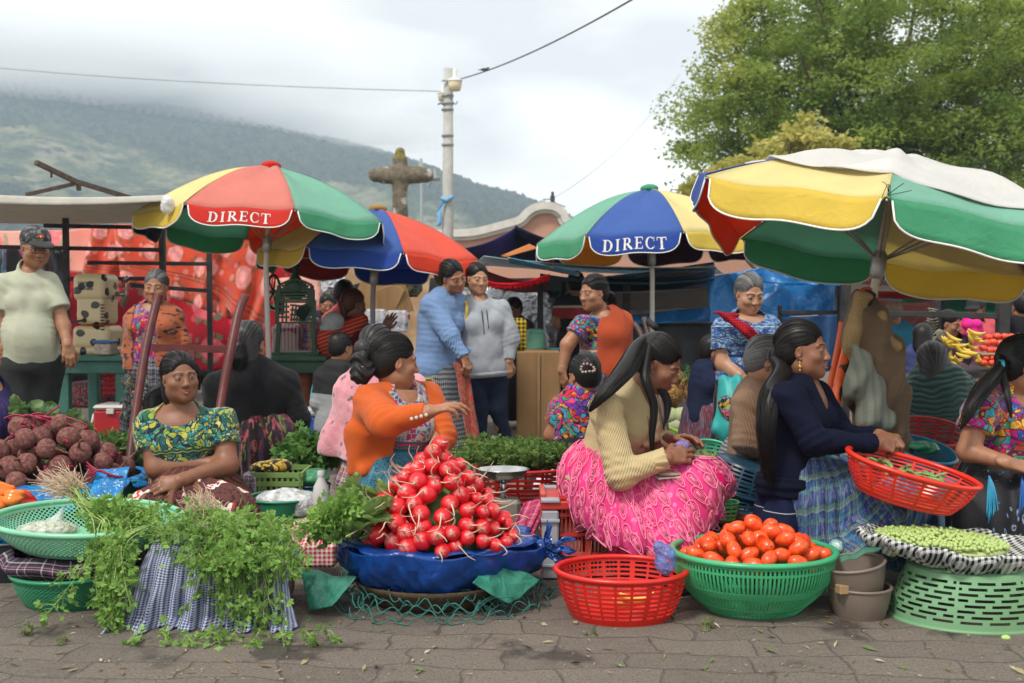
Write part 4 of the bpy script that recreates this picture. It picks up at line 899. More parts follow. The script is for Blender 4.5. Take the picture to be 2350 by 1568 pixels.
def umbrellas():
    A=W(623,385,8.3); base=W(620,690,8.3); base[2]=0
    umbrella('pale-topped red, green and yellow umbrella with white DIRECT lettering left of the stone cross',A,(.045,.085,1),.94,.425,[RED,GRN,NAV,YEL,ORG,GRN,NAV,YEL],-pi/2-pi/8,.125,base,text={0:('DIRECT',LW,1,1.),4:('DIRECT',plain('letter_dark_red',(.35,.01,.01),.7,.1,0,9,0),1,1.)},finial=RED)
    A=W(868,483,8.8);base=W(855,690,8.8);base[2]=0
    umbrella('blue and orange-red umbrella behind the left striped one, white letters half hidden',A,(.06,.05,1),.90,.38,[BLU,REO,cloth('khaki',(.30,.25,.08)),cloth('khaki',(.30,.25,.08)),BLU,MAR,GRN,YEL],radians(-115.5),.13,base,polem=plain('pole_grey',(.28,.28,.29),.5,.4,.1,8,0),finial=cloth('tan',(.5,.33,.12)))
    A=W(1491,437,9.);base=W(1497,690,9.);base[2]=0
    umbrella('blue, yellow and pale green umbrella with bold white DIRECT lettering in the middle',A,(-.03,.025,1),.92,.40,[BLU,YEL,MAR,PUR,PUR,ORY,MAR,GRN],radians(-127.5),.14,base,text={0:('DIRECT',LW,1,1.15)},finial=GRN)
    # white CA lettering on the blue gore of the second umbrella
    tx=bpy.data.curves.new('lettering','FONT');tx.body='ICA';tx.size=.085;tx.extrude=.001;tx.offset=.003; to=bpy.data.objects.new('t',tx);COL.objects.link(to); dg=bpy.context.evaluated_depsgraph_get(); me=bpy.data.meshes.new_from_object(to.evaluated_get(dg)); bpy.data.objects.remove(to); me.materials.clear();me.materials.append(LW)
    um=[o for o in S.objects if o.get('label','').startswith('blue and orange-red')][0]; lo=link('lettering',me,um.children[0]); p0=W(872,563,8.55); lo.location=Vector(p0-np.array(um.location)); lo.rotation_euler=(radians(48),0,radians(-3))
    # small red placard with white letters hanging beside it
    g=M();a=W(1741,566,6.3); g.box(a,(.085,.006,.15),eul(0,.18,0),.002); pl=g.out('hanging_placard',plain('placard_red',(.6,.02,.03),.5,.4,.1,9,0)); tag(pl,'small red placard with white letters hanging under the right umbrella edge','placard')
    q,wx=letters('ODRE'); Q=q.reshape(-1,2); g=M(); g.add(np.stack([(Q[:,0]/wx-.5)*.078,0*Q[:,0]-.005,Q[:,1]*.045-.02],1)@eul(0,.18,0).T+a,np.arange(len(Q)).reshape(-1,4)); g.out('lettering',LW,pl,smooth=False)
    # big tilted umbrella at right
    ax=nrm((.175,.043,1)); A=V3(1.70,5.2,1.415)+ax*.335
    r,P=umbrella('big tilted white, yellow and green umbrella covering the right stalls',A,ax,1.03,.335,[YEL,GRN,GRN,RED,YEL,GRN,ORG,BLU],radians(-153),.145,(1.30,5.2,0),polem=plain('pole_cream',(.62,.57,.45),.4,.4,.1,8,0),sag=.03,rs_=[1,1,1.05,1.05,1,1,1,.86],zs_=[.86,1,1,1,1,1,1,.42])
    g=M()
    def f(U,V_):
        a=np.radians(-205+U*352); rb=np.interp(np.degrees(a),[-205,-180,-153,-108,-63,-20,27,72,120,147],[.74,.74,.66,.74,.90,1.0,1.0,.8,.7,.74]); rr=.02+V_*rb*(1+.03*np.sin(a*11))
        i_=(a-radians(-153))/(2*pi/8); gi=np.floor(i_)%8; out_=np.zeros(U.shape+(3,))
        for q in range(8):
            mk_=gi==q
            if mk_.any(): out_[mk_]=P(q,(i_-np.floor(i_))[mk_],rr[mk_],.018+0*U[mk_])
        out_[...,2]+=.010*np.sin(a*11+V_*6)*V_+.015*(1-V_)+.012*np.sin(a*5+V_*13); return out_
    g.grid(f,110,18); o=g.out('canvas_cover',WHT); tag(o,'white canvas sheet tied over the top of the big tilted umbrella','sheet'); solid(o,.004)
    g=M();kn=P(0,1.,.99); 
    for i in range(6):
        e_=kn+np.random.default_rng(i).normal(size=3)*V3(.035,.02,.03); g.tube(bez(kn,kn+V3(0,-.02,.04)*(i%3),e_,12),.0012,4)
    g.tube(bez(kn,kn+V3(.04,.02,.03),kn+V3(.08,.06,.05)),.0016,5); o=g.out('knotted_twine',plain('twine_dark',(.03,.03,.03),.8,.1,0,9,0)); tag(o,'dark knotted twine tying the white sheet to the green umbrella corner','twine')
umbrellas()
# ---- sheets, frames, stalls -------------------------------------------------
def sheet(name,label,cat,pts,mt,nu=30,nv=20,sag=.0,rip=.03,rf=5,th=.006,seed=0,tcs=None,group=None,par=None,fold=0,ff=20):
    """pts: four (u,v,Y): top-left, top-right, bottom-right, bottom-left"""
    a,b,c_,d=[W(*p) for p in pts]; L1=np.linalg.norm(b-a);L2=np.linalg.norm(d-a)
    def f(U,V_):
        U=U[...,None];V_=V_[...,None];P=(a*(1-U)+b*U)*(1-V_)+(d*(1-U)+c_*U)*V_
        nn=wob(P.reshape(-1,3),rf,seed).reshape(U.shape[:2]); P=P+np.stack([.3*rip*nn,rip*nn+fold*np.sin(U[...,0]*ff+1.5*np.sin(V_[...,0]*2+U[...,0]*5)+seed)*(.35+.65*V_[...,0]),.3*rip*nn],-1)
        P[...,2]-=sag*4*U[...,0]*(1-U[...,0]); return P
    g=M();g.grid(f,nu,nv,tc=(L1,L2)); o=g.out(name,mt,par)
    if par is None: tag(o,label,cat,group)
    if th: solid(o,th)
    return o
DM=plain('frame_steel',(.035,.033,.034),.6,.3,.4,12,.3,.003)
def frame_(label,bars,w=.035,mt=None,base=None,cat='stall frame',group=None,name='stall_frame'):
    a=W(*bars[0][0]); r=emp(name,(a[0],a[1],0),label=label,cat=cat,group=group)
    for q in bars:
        p,q2=q[0],q[1]; A=W(*p);B_=W(*q2) if q2!='g' else V3(A[0],A[1],0)
        vert=abs(A[0]-B_[0])<.25*abs(A[2]-B_[2]); g=M(); g.beam(A,B_,q[2] if len(q)>2 else w,bev=.003); g.out('post' if vert else 'bar',mt or DM,r,smooth=False)
    return r
def stalls_left():
    FL=floral('blanket_orange',(.56,.06,.025),(.46,.07,.04),(.64,.22,.20),(.14,.09,.03),3.6); FD=floral('blanket_crimson',(.42,.006,.015),(.30,.004,.02),(.62,.08,.11),(.08,.18,.10),1.9,False); FP=floral('blanket_pink',(.70,.36,.30),(.66,.22,.17),(.62,.12,.13),(.35,.28,.16),2.4,False)
    gp='floral blankets hung across the left stall'
    sheet('blanket','pale pink floral blanket hung highest behind the man with the cap','blanket',[(-60,530,12.3),(255,520,12.3),(250,625,12.2),(-60,612,12.2)],FP,sag=.02,rip=.05,group=gp,fold=.03,seed=1)
    sheet('blanket','orange floral blanket gathered in folds behind the cow-spotted machine','blanket',[(205,515,12.0),(425,512,12.0),(300,665,11.9),(190,640,11.9)],FL,sag=.02,rip=.06,group=gp,fold=.06,ff=24,seed=2)
    sheet('blanket','wide orange floral blanket with dark stripes hanging behind the old woman','blanket',[(270,512,11.7),(600,508,11.7),(548,735,11.5),(285,640,11.5)],FL,60,24,rip=.09,group=gp,fold=.075,ff=22,seed=3)
    sheet('blanket','orange floral blanket corner hanging lowest left of the umbrella pole','blanket',[(490,556,11.3),(640,540,11.3),(600,765,11.2),(462,668,11.2)],FL,50,24,rip=.09,group=gp,fold=.08,ff=15,seed=4)
    sheet('blanket','deep crimson blanket with large roses at the back of the left stall','blanket',[(110,560,12.8),(665,600,12.8),(665,850,12.6),(110,850,12.6)],FD,50,30,rip=.06,group=gp,fold=.05,ff=30,seed=5)
    sheet('blanket','pale pink blanket hanging behind the green ice crusher','blanket',[(628,640,12.6),(735,630,12.6),(740,830,12.5),(628,830,12.5)],FP,20,20,rip=.05,group=gp,fold=.05,ff=14,seed=6)
    MC=huipil('mixed_garments',[(.05,.12,.3),(.4,.03,.06),(.02,.02,.03),(.3,.32,.35),(.08,.02,.08),(.03,.2,.25)],(.01,.01,.012),5,.8,stretch=(1.6,.6,1))
    sheet('hanging_garments','row of dark folded garments hanging at the far left','garments',[(-60,560,11.6),(150,570,11.6),(150,860,11.4),(-60,860,11.4)],MC,24,20,rip=.10,fold=.06,ff=40,seed=8)
    frame_('dark steel frame of the left blanket stall with three rails',[((150,470,9.6),'g',.045),((372,500,9.7),'g',.05),((480,560,10.6),'g',.045),((108,555,10.8),'g',.045),((100,518,9.9),(480,525,10.2)),((-60,566,9.6),(372,574,9.7)),((150,640,9.6),(372,640,9.7)),((200,603,10.2),(480,606,10.4)),((300,655,9.7),(480,668,10.4))])
    cv=tarp('canvas_offwhite',(.56,.54,.48),.8,.1,.25,4,.4,.02,.1)
    zc=W(0,462,7.6)[2]
    o=sheet('canopy','off-white canvas canopy over the left stall','canopy',[(-120,447,7.4),(388,452,7.6),(372,508,10.6),(-120,505,10.6)],cv,40,20,sag=.03,rip=.02,rf=3,seed=2)
    sheet('hem',None,None,[(-120,440,7.39),(388,447,7.59),(385,461,7.57),(-120,462,7.37)],cv,40,4,sag=.025,rip=.006,rf=9,par=o,th=.004)
    frame_('rusty angled tent frame rising above the white canopy',[((82,373,8.2),(180,420,8.6),.035),((178,418,8.6),(300,455,9.1),.035),((60,447,8.3),(180,420,8.6),.03),((180,415,8.6),(181,438,8.6),.03),((118,395,8.35),(118,408,8.35),.015)],.03,plain('rust_steel',(.10,.075,.06),.8,.2,.4,20,.4,.003),cat='tent frame',name='steel_frame')
    g=M();q=W(383,455,7.5); g.ball((0,0,0),(.05,.05,.06),14,10); o=g.out('plastic_bag',film('bag_white',(.75,.75,.75),.7),xf=lambda V:V*(1+.3*wob(V,50,1)[:,None])+q-V3(0.0,0,.04)); tag(o,'white plastic bag tied to the corner of the white canopy','bag')
stalls_left()
def table(label,x0,x1,v,Y,dep,col,legs,th=.035,cat='table',apron=.09):
    mt=plain('paint_'+cat,col,.55,.35,.25,9,.35,.004,dirt=dk(col,.45)); a=W(x0,v,Y);b=W(x1,v,Y);z=a[2]; r=emp('table',((a[0]+b[0])/2,Y+dep/2,0),label=label,cat=cat)
    g=M(); g.box(((a[0]+b[0])/2,Y+dep/2,z-th/2),(b[0]-a[0],dep,th),None,.004); g.out('table_top',mt,r,smooth=False)
    g=M(); g.box(((a[0]+b[0])/2,Y+.05,z-th-apron/2-.002),(b[0]-a[0]-.06,.03,apron),None,.003); g.out('apron',mt,r,smooth=False)
    for u in legs:
        for dy in(.06,dep-.06): x=W(u,v,Y)[0]; g=M(); g.box((x,Y+dy+.03,(z-th)/2-.003),(.075,.075,z-th-.006),None,.004); g.out('leg',mt,r,smooth=False)
    return z
ZT=table('weathered teal-green wooden workbench beside the man with the cap',110,292,818,8.3,.7,(.045,.15,.12),(138,270))
ZG=table('dark green wooden table carrying the ice crusher',598,748,818,8.5,.6,(.03,.085,.05),(625,735))
def cow_machine():
    cr=NT('cream_spotted');v=cr.co('obj');v2=cr.n('CombineXYZ',{0:cr.ma('ADD',cr.sep(v,0),cr.ma('MULTIPLY',cr.sep(v,1),.7)),1:cr.sep(v,2),2:0.});q=cr.n('VectorMath',{0:v2,1:cr.n('VectorMath',{0:cr.noise(v,9,2,.5,0,1),1:(.05,)*3},operation='MULTIPLY')},operation='ADD')
    sp=cr.vor(q,9.5,rnd=.9,voronoi_dimensions='2D'); keep=cr.ramp(cr.sep(cr.vor(q,9.5,o=1,rnd=.9,voronoi_dimensions='2D'),0),[(0,1),(.70,0)],'CONSTANT')
    cr.set(col=cr.mix(cr.ma('MULTIPLY',cr.ramp(sp,[(.27,1),(.29,0)]),keep),(.62,.50,.28),(.012,.012,.012)),rough=.32,spec=.5,coat=.2); m=cr.m
    Y=8.6; s=SDF(); c_=lambda u,v:W(u,v,Y); hx=lambda px:px*Y/FP
    r=emp('ice_machine',(c_(213,815)[0],Y,ZT),label='cream ice machine with black cow spots standing on the teal workbench',cat='machine')
    for nm,(u,v,w_,h_,dy,rd) in {'head':(208,660,78,58,.0,.05),'neck':(210,712,66,60,.01,.035),'body':(213,776,90,50,0,.045),'foot_plate':(213,806,96,12,-.01,.02)}.items():
        s=SDF(); C_=c_(u,v)+V3(0,.12,0); h=np.array([hx(w_)/2,.16,hx(h_)/2+.01])-rd; s.box(C_+V3(0,dy,0),np.maximum(h,.003),None,rd); V,Q=s.mesh(.011); mk(nm,V,[Q],m,r)
    g=M();a=c_(255,675)+V3(0,.1,0); met=plain('crank_steel',(.35,.33,.3),.35,.5,.1,9,0,metal=.9)
    g.tube([a,a+V3(.09,0,0)],.02,10); g.tube([a+V3(.07,-.01,.10),a+V3(.09,-.02,.0),a+V3(.07,-.01,-.09)],.009,8); g.tube([a+V3(.07,-.01,.10),a+V3(.10,-.01,.135)],.014,8); g.out('crank',met,r)
    for i in range(9):
        g=M(); g.box(c_(252,700+i*7)+V3(-.04,-.045,0),(.03,.006,.008),None,.001); g.out('vent_slot',plain('slot',(.02,.02,.02),.8,.1,0,5,0),r)
    for k_,(t_,du,dv) in enumerate((('DURAMAS',0,0),('2471-2864',0,7),('5891 8800',0,14))):
        tx=bpy.data.curves.new('lettering','FONT');tx.body=t_;tx.size=.026;tx.extrude=.0005; to=bpy.data.objects.new('t',tx);COL.objects.link(to); me=bpy.data.meshes.new_from_object(to.evaluated_get(bpy.context.evaluated_depsgraph_get())); bpy.data.objects.remove(to); me.materials.append(plain('ink',(.02,.02,.03),.6,.2,0,5,0)); lo=link('lettering',me,r); p=c_(184,652+dv)+V3(0,-.047,0); lo.location=Vector(p-np.array(r.location)); lo.rotation_euler=(pi/2,0,0)
    g=M();g.box(c_(193,722)+V3(0,-.01,0),(.10,.004,.04)); g.out('paper_label',plain('label_paper',(.7,.68,.62),.7,.2,.1,90,0),r,smooth=False)
    g=M();g.tube(spline([c_(196,735)+V3(0,-.03,0),c_(185,737)+V3(0,-.06,0),c_(165,740)+V3(0,-.03,0),c_(160,770)],14),.008,6); g.ball(c_(197,735)+V3(0,-.03,0),(.018,.018,.018),10,8); g.out('power_cord',DM,r)
    # box of cups
    b=emp('storage_box',(c_(262,805)[0],8.4,ZT),label='clear storage box with blue lid beside the cow-spotted machine',cat='box')
    g=M();p=V3(c_(263,805)[0],8.42,ZT+.05);g.box(p,(.12,.16,.09),None,.01);g.out('tub',plain('tub_milky',(.45,.36,.28),.3,.5,.5,40,0),b,smooth=False);g=M();g.box(p+V3(0,0,.055),(.135,.175,.02),None,.006);g.out('lid',plain('lid_blue',(.03,.15,.42),.35,.5,.1,9,0),b,smooth=False)
    b=emp('sweets_tub',(c_(135,805)[0],8.4,ZT),label='low clear tub of red and white sweets behind the man\'s forearm',cat='tub')
    g=M();p=V3(c_(137,805)[0],8.45,ZT+.04);g.box(p,(.14,.16,.075),None,.01);g.out('tub',huipil('sweets',[(.6,.05,.06),(.7,.65,.6),(.6,.3,.3)],(.5,.4,.35),60,1,.4),b,smooth=False)
cow_machine()
def ice_crusher():
    m=plain('crusher_green',(.018,.07,.030),.45,.45,.35,14,.2,.003); Y=8.7; c_=lambda u,v,dy=0:W(u,v,Y+dy); z0=ZG
    r=emp('ice_crusher',(c_(680,815)[0],Y,z0),label='ornate dark green cast-iron ice crusher with a hand wheel on the green table',cat='machine')
    def bars(nm,L_,w=.022,d=.02):
        g=M()
        for a,b in L_: g.beam(c_(*a),c_(*b),w,d)
        g.out(nm,m,r,smooth=False)
    for i,(u0,u1) in enumerate(((640,636),(717,722))):
        for dy in(0,.28):
            g=M(); g.beam(c_(u0,742,dy),V3(c_(u1,815,dy)[0],Y+dy,z0+.01),.032,.032); g.out('leg',m,r,smooth=False)
    g=M();g.box(V3(c_(680,815)[0],Y+.14,z0+.012),(.36,.38,.022),None,.004);g.out('base_plate',m,r,smooth=False)
    for dy in(0,.26):
        # lower fretwork panel
        g=M();f=lambda a,b,w_=.018:g.beam(c_(*a,dy),c_(*b,dy),w_,.016)
        for v in(693,741): f((635,v),(722,v),.03)
        for u in(636,721): f((u,690),(u,744),.03)
        for u in(648,657): f((u,693),(u,741),.012)
        for v in(704,716,728): f((636,v),(664,v),.012)
        for k_ in range(7):
            t_=k_/6; f((668+6*k_,738),(672+8*k_,700+8*abs(t_-.5)),.012); f((700-4*k_,697+3*k_),(716-3*k_,712+4*k_),.012)
        for k_ in range(4): f((666,700+k_*11),(718,706+k_*9),.008)
        g.out('lower_fret',m,r,smooth=False)
        g=M()
        for v in(682,675,668): f((640,v),(716,v),.010)
        f((638,688),(718,688),.028)
        for u in(640,716): f((u,688),(u,655),.03)
        top=[(640,655),(650,650),(662,645),(678,641),(694,645),(706,650),(716,655)]
        for a,b in zip(top[:-1],top[1:]): f(a,b,.03)
        for k_ in range(9):
            an=pi*(k_+.5)/9; f((678+14*cos(an),664-10*sin(an)),(678+36*cos(an),668-24*sin(an)),.010)
        g.out('upper_fret',m,r,smooth=False)
        g=M(); g.ball(c_(678,660,dy),(.055,.012,.05),20,10); g.out('medallion',m,r)
    g=M(); g.lathe([(.0,.0),(.045,.0),(.05,.02),(.02,.05),(.018,.09),(.025,.10),(.045,.11),(.045,.13),(.0,.135)],20,c_(678,646,.13)); g.ball(c_(678,665,.13),(.10,.10,.08),20,12); g.out('hopper',m,r)
    for du in(-1,1): g=M(); g.beam(c_(678,722,.13)+V3(du*.12,0,0),c_(678,665,.13)+V3(du*.12,0,0),.02,.26); g.out('side_plate',m,r,smooth=False)
    # hand wheel seen nearly edge-on at left
    Rw=eul(0,pi/2,0)@eul(0,0,0); C_=c_(634,670,.13); g=M(); a=np.linspace(0,2*pi,33)[:-1]; ring=np.stack([.018*np.cos(a)*1.5,.12*np.cos(a),.13*np.sin(a)],1)+C_-V3(.02,0,0); g.tube(ring,.011,8,closed=True)
    for k_ in range(5): an=k_*2*pi/5; g.tube([C_-V3(.02,0,0),C_+V3(-.02+.02*cos(an),.12*cos(an),.13*sin(an))],.007,6)
    g.tube([C_-V3(.08,0,0),C_+V3(.08,0,0)],.014,8); g.out('hand_wheel',m,r)
ice_crusher()
def cooler(label,u0,u1,v0,v1,Y,body,lid,dep=.3):
    a=W(u0,v0,Y);b=W(u1,v1,Y); b[2]=0 if b[2]<.12 else b[2]; cx=(a[0]+b[0])/2;w_=b[0]-a[0];h=a[2]-b[2]; r=emp('cool_box',(cx,Y+dep/2,b[2]),label=label,cat='cooler')
    bm=plain('cooler_body',body,.35,.5,.12,6,.1,.002); lm=plain('cooler_lid',lid,.4,.45,.1,6,.1,.002,dirt=(.4,.38,.35))
    g=M();g.box((cx,Y+dep/2,b[2]+h*.42),(w_,dep,h*.84),None,.015);g.out('body',bm,r,smooth=False)
    g=M();g.box((cx,Y+dep/2,b[2]+h*.925),(w_+.012,dep+.012,h*.15-.002),None,.018);g.out('lid',lm,r,smooth=False)
    g=M();g.box((cx+.0,Y-.012,b[2]+h*.82),(.055,.016,h*.16),None,.004);g.out('latch',lm,r,smooth=False)
    g=M();g.tube([(cx-w_/2-.012,Y+.05,b[2]+h*.72),(cx-w_/2-.03,Y+.05,b[2]+h*.4),(cx-w_/2-.012,Y+.05,b[2]+h*.35)],.009,8);g.out('handle',lm,r)
cooler('red cool box with white lid under the teal workbench',213,296,930,1008,8.1,(.40,.008,.015),(.62,.60,.56))
cooler('blue cool box with grey lid behind the pink butterfly shawl',698,775,936,1040,7.6,(.015,.08,.34),(.5,.5,.48))
def mid_bg():
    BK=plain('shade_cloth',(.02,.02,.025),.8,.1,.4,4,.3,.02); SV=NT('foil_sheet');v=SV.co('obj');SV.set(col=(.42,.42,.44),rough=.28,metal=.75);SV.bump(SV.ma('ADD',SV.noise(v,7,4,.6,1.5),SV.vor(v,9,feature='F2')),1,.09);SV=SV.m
    OC=plain('ochre_wall',(.42,.27,.15),.85,.1,.3,3,.3,.02,dirt=(.5,.42,.32))
    g=M();a=W(735,640,17);b=W(985,640,17); g.box(((a[0]+b[0])/2,17.5,.9),(b[0]-a[0]+.9,.8,1.9)); o=g.out('ochre_building',OC,smooth=False); tag(o,'peeling ochre wall standing behind the basket of the middle stall','building')
    g=M();g.box((0,0,0),(b[0]-a[0]+1.,.9,.08)); 
    sheet('foil_sheet','crumpled silver foil sheet hanging behind the ice crusher','sheet',[(722,628,13),(790,628,13),(775,760,13),(728,760,13)],SV,20,20,rip=.12,rf=8)
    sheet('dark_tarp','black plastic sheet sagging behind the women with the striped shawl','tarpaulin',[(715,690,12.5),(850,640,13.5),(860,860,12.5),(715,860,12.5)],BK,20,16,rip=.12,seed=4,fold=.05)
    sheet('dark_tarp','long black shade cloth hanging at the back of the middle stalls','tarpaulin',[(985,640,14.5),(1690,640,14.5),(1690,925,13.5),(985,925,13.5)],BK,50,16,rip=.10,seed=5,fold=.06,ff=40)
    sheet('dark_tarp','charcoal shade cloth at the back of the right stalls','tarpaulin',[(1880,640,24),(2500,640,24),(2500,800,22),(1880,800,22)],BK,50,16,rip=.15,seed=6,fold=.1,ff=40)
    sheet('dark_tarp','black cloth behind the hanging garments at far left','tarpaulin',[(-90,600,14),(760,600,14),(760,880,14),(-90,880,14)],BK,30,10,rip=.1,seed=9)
    for i,(q,lb) in enumerate(((((1125,650,12.6),(1275,650,12.6),(1290,800,12),(1110,800,12)),'silver plastic sheet crumpled beside the thermos stall'),(((1030,655,13),(1130,655,13),(1130,800,12.4),(1030,800,12.4)),'silver plastic sheet behind the woman in the grey hoodie'),(((1270,640,13),(1360,640,13),(1345,700,12.5),(1275,700,12.5)),'pale plastic sheet behind the man in the striped shirt'))): sheet('foil_sheet',lb,'sheet',q,SV,24,24,rip=.16,rf=7,seed=i+20,fold=.05)
    # canopies
    WB=tarp('canopy_skyblue',(.45,.56,.60),.5,.3,.3,3,.4,.02,.1); RD=tarp('canopy_redlined',(.28,.05,.04),.8,.1,.2,3,.4,.02); DK=plain('canopy_dark',(.03,.035,.06),.7,.2,.3,4,.3,.01)
    sheet('canopy','pale blue and white canopy stretched above the middle stalls','canopy',[(1110,588,8.9),(1640,612,8.9),(1660,628,12.4),(1090,606,12.4)],WB,40,10,sag=.04,rip=.03,seed=3)
    sheet('canopy','blue star-printed canopy with rolled edge hanging right of the DIRECT umbrella','canopy',[(1330,640,9.4),(1640,600,9.4),(1640,662,11.5),(1330,640,11.5)],huipil('star_print',[(.02,.10,.3),(.03,.2,.42),(.6,.4,.05),(.5,.5,.45)],(.02,.12,.34),5,.35,line=False,dis=.3),30,12,sag=.02,rip=.04,seed=4)
    sheet('canopy','grey canvas awning hanging low over the dark middle stall','canopy',[(1300,668,9.8),(1660,655,9.8),(1655,700,12.8),(1300,705,12.8)],tarp('awning_grey',(.30,.29,.28),.7,.2,.15,3,.3,.02,.1),30,12,sag=.03,rip=.03,seed=5)
    sheet('canopy','blue-edged dark awning at the level of the DIRECT umbrella pole','canopy',[(1240,628,9.2),(1640,640,9.2),(1640,655,12.8),(1240,668,12.8)],tarp('awning_teal',(.03,.10,.16),.6,.2,.1,3,.3,.02,.2),30,12,sag=.05,rip=.03,seed=6)
    sheet('canopy','dark red awning trimmed with red fringe left of the thermos stall','canopy',[(1098,612,9.0),(1262,640,9.0),(1255,668,11.6),(1100,650,11.6)],RD,24,10,sag=.05,rip=.02,seed=7)
    g=M();P_=spline([W(1102,640,8.95),W(1140,652,8.95),W(1200,650,8.95),W(1262,632,8.95)],60); FR=plain('fringe_red',(.55,.01,.02),.9,.1,.2,40,.4,.004)
    for i in range(59):
        for k_ in range(3): q=P_[i]+(P_[i+1]-P_[i])*k_/3; g.tube([q,q+V3(.004*sin(i*3),0,-.035-.008*sin(i*1.7+k_))],.0045,4)
    g.tube(P_,.012,6); o=g.out('fringe',FR); tag(o,'bright red fringe along the dark red awning edge','fringe')
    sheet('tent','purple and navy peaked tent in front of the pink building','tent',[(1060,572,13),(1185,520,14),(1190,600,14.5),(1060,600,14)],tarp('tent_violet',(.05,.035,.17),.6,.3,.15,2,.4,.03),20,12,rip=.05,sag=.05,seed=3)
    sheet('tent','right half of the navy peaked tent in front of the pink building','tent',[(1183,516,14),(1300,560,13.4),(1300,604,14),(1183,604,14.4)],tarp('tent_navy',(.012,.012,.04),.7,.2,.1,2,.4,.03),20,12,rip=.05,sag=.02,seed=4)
    sheet('blue_cloth','blue cloth strip with yellow print rolled along the pale canopy edge','cloth',[(1165,590,8.8),(1330,625,8.8),(1330,634,8.9),(1170,603,8.9)],huipil('blue_yellow_print',[(.05,.25,.45),(.05,.25,.45),(.05,.25,.45),(.7,.55,.05)],(.05,.3,.5),4,1,line=False,dis=.3),20,6,rip=.01,fold=.02)
    sheet('orange_flag','orange scrap of cloth tied near the green umbrella corner','cloth',[(1215,560,9.3),(1235,570,9.3),(1160,590,9.2),(1150,587,9.2)],cloth('peach',(.75,.30,.10)),8,6,rip=.01)
    frame_('dark poles of the middle stall behind the standing women',[((1240,640,9.6),'g',.05),((1292,645,10.2),'g',.04),((1438,648,9.9),'g',.06),((1382,650,10.6),'g',.04)])
    # low dark wall of the stall with blue tarp over it
    GT=tarp('charcoal_tarp',(.035,.038,.045),.6,.3,0,3,.4,.03,.3)
    sheet('dark_tarp','charcoal tarpaulin forming a low wall behind the fruit piles','tarpaulin',[(1420,740,9.9),(1660,742,9.9),(1660,900,9.8),(1420,900,9.8)],GT,30,16,rip=.05,seed=8,fold=.03)
    BT=tarp('bright_blue_tarp',(.02,.20,.52),.35,.5,.2,2.2,.8,.06)
    sheet('blue_tarp','thin blue tarp folded over the top of the charcoal low wall','tarpaulin',[(1380,728,9.8),(1640,708,9.8),(1650,740,9.7),(1390,745,9.7)],BT,24,8,rip=.06,seed=9,fold=.03)
    # big blue tarp stall
    sheet('blue_tarp','large creased blue tarpaulin tied across the stall behind the old woman in blue','tarpaulin',[(1620,640,9.6),(1925,585,9.5),(1915,722,9.4),(1625,742,9.5)],BT,60,34,rip=.09,rf=4,seed=10,fold=.06,ff=17)
    sheet('blue_tarp','upper flap of blue tarpaulin under the big umbrella edge','tarpaulin',[(1735,570,9.3),(1930,575,9.3),(1922,655,9.2),(1745,650,9.3)],BT,40,20,rip=.09,rf=5,seed=11,fold=.07,ff=11)
    sheet('blue_sheet','pale blue translucent sheet hanging below the blue tarpaulin','sheet',[(1775,728,9.7),(1925,722,9.7),(1925,850,9.6),(1775,850,9.6)],tarp('pale_blue_sheet',(.08,.2,.42),.6,.3,.3,3,.5,.04,.15),30,20,rip=.05,seed=12,fold=.06,ff=24)
    frame_('thick dark post at the right end of the blue tarp stall',[((1938,560,9.3),'g',.09),((1790,717,9.4),(1935,717,9.4),.03),((1790,700,9.4),(1790,860,9.5),.03)])
    # metal table edge items: thermos, cardboard box
    th=plain('thermos_green',(.16,.42,.30),.4,.4,.08,6,0); g=M();p=W(1228,803,9.4); r=emp('thermos',tuple(p),label='pale green thermos jug standing beside the cardboard box',cat='thermos')
    g.lathe([(0,0),(.075,0),(.078,.01),(.078,.13),(.07,.14)],28,p);g.out('jug',th,r);g=M();g.lathe([(.07,.142),(.072,.16),(.05,.175),(0,.178)],28,p);g.out('lid',th,r)
    g=M();g.box(p+V3(-.01,0,-.02),(.26,.4,.03));o=g.out('shelf_board',plain('shelf_dark',(.05,.045,.04),.8),smooth=False);tag(o,'dark board holding the thermos and blue dishes','board')
    g=M();g.lathe([(0,0),(.05,0),(.07,.02),(.066,.02),(.045,.006),(0,.006)],24,p+V3(.16,-.1,0));o=g.out('blue_dish',plain('dish_blue',(.05,.35,.45),.3,.5,0,6,0));tag(o,'blue dish on the dark board beside the thermos','dish')
    k=NT('cardboard');v=k.co('obj');k.set(col=k.mix(k.ramp(k.noise(v,3,4),[(.4,0),(.7,1)]),(.27,.16,.075),(.34,.21,.10)),rough=.85,spec=.1);k.bump(k.ma('ADD',k.wave(v,4,1.6,2,'X'),k.noise(v,9,4)),.22,.012)
    a=W(1186,806,9.);b=W(1286,975,9.); g=M();V=[]
    r=emp('cardboard_box',(a[0]*.5+b[0]*.5,9.2,0),label='tall brown cardboard box standing on the ground behind the hoodie woman',cat='box')
    g.box(((a[0]+b[0])/2,9.25,a[2]/2),(b[0]-a[0],.5,a[2]),None,.012);g.out('carton',k.m,r,smooth=False)
    g=M();g.box(((a[0]+b[0])/2,8.985,a[2]*.5),(.02,.004,a[2]-.03));g.out('seam_tape',plain('tape',(.30,.2,.11),.4,.4,.1,9,0),r,smooth=False)
    # cardboard sheet, basket and water packs in the middle stall
    g=M();C_=W(868,680,11); g.box(C_,(.42,.02,.34),eul(0,.45,0),.004); g.box(C_+V3(.16,0,-.04),(.3,.018,.3),eul(0,-.3,.3),.004); o=g.out('cardboard_sheet',k.m,smooth=False);tag(o,'opened cardboard sheet leaning above the bottle packs','cardboard')
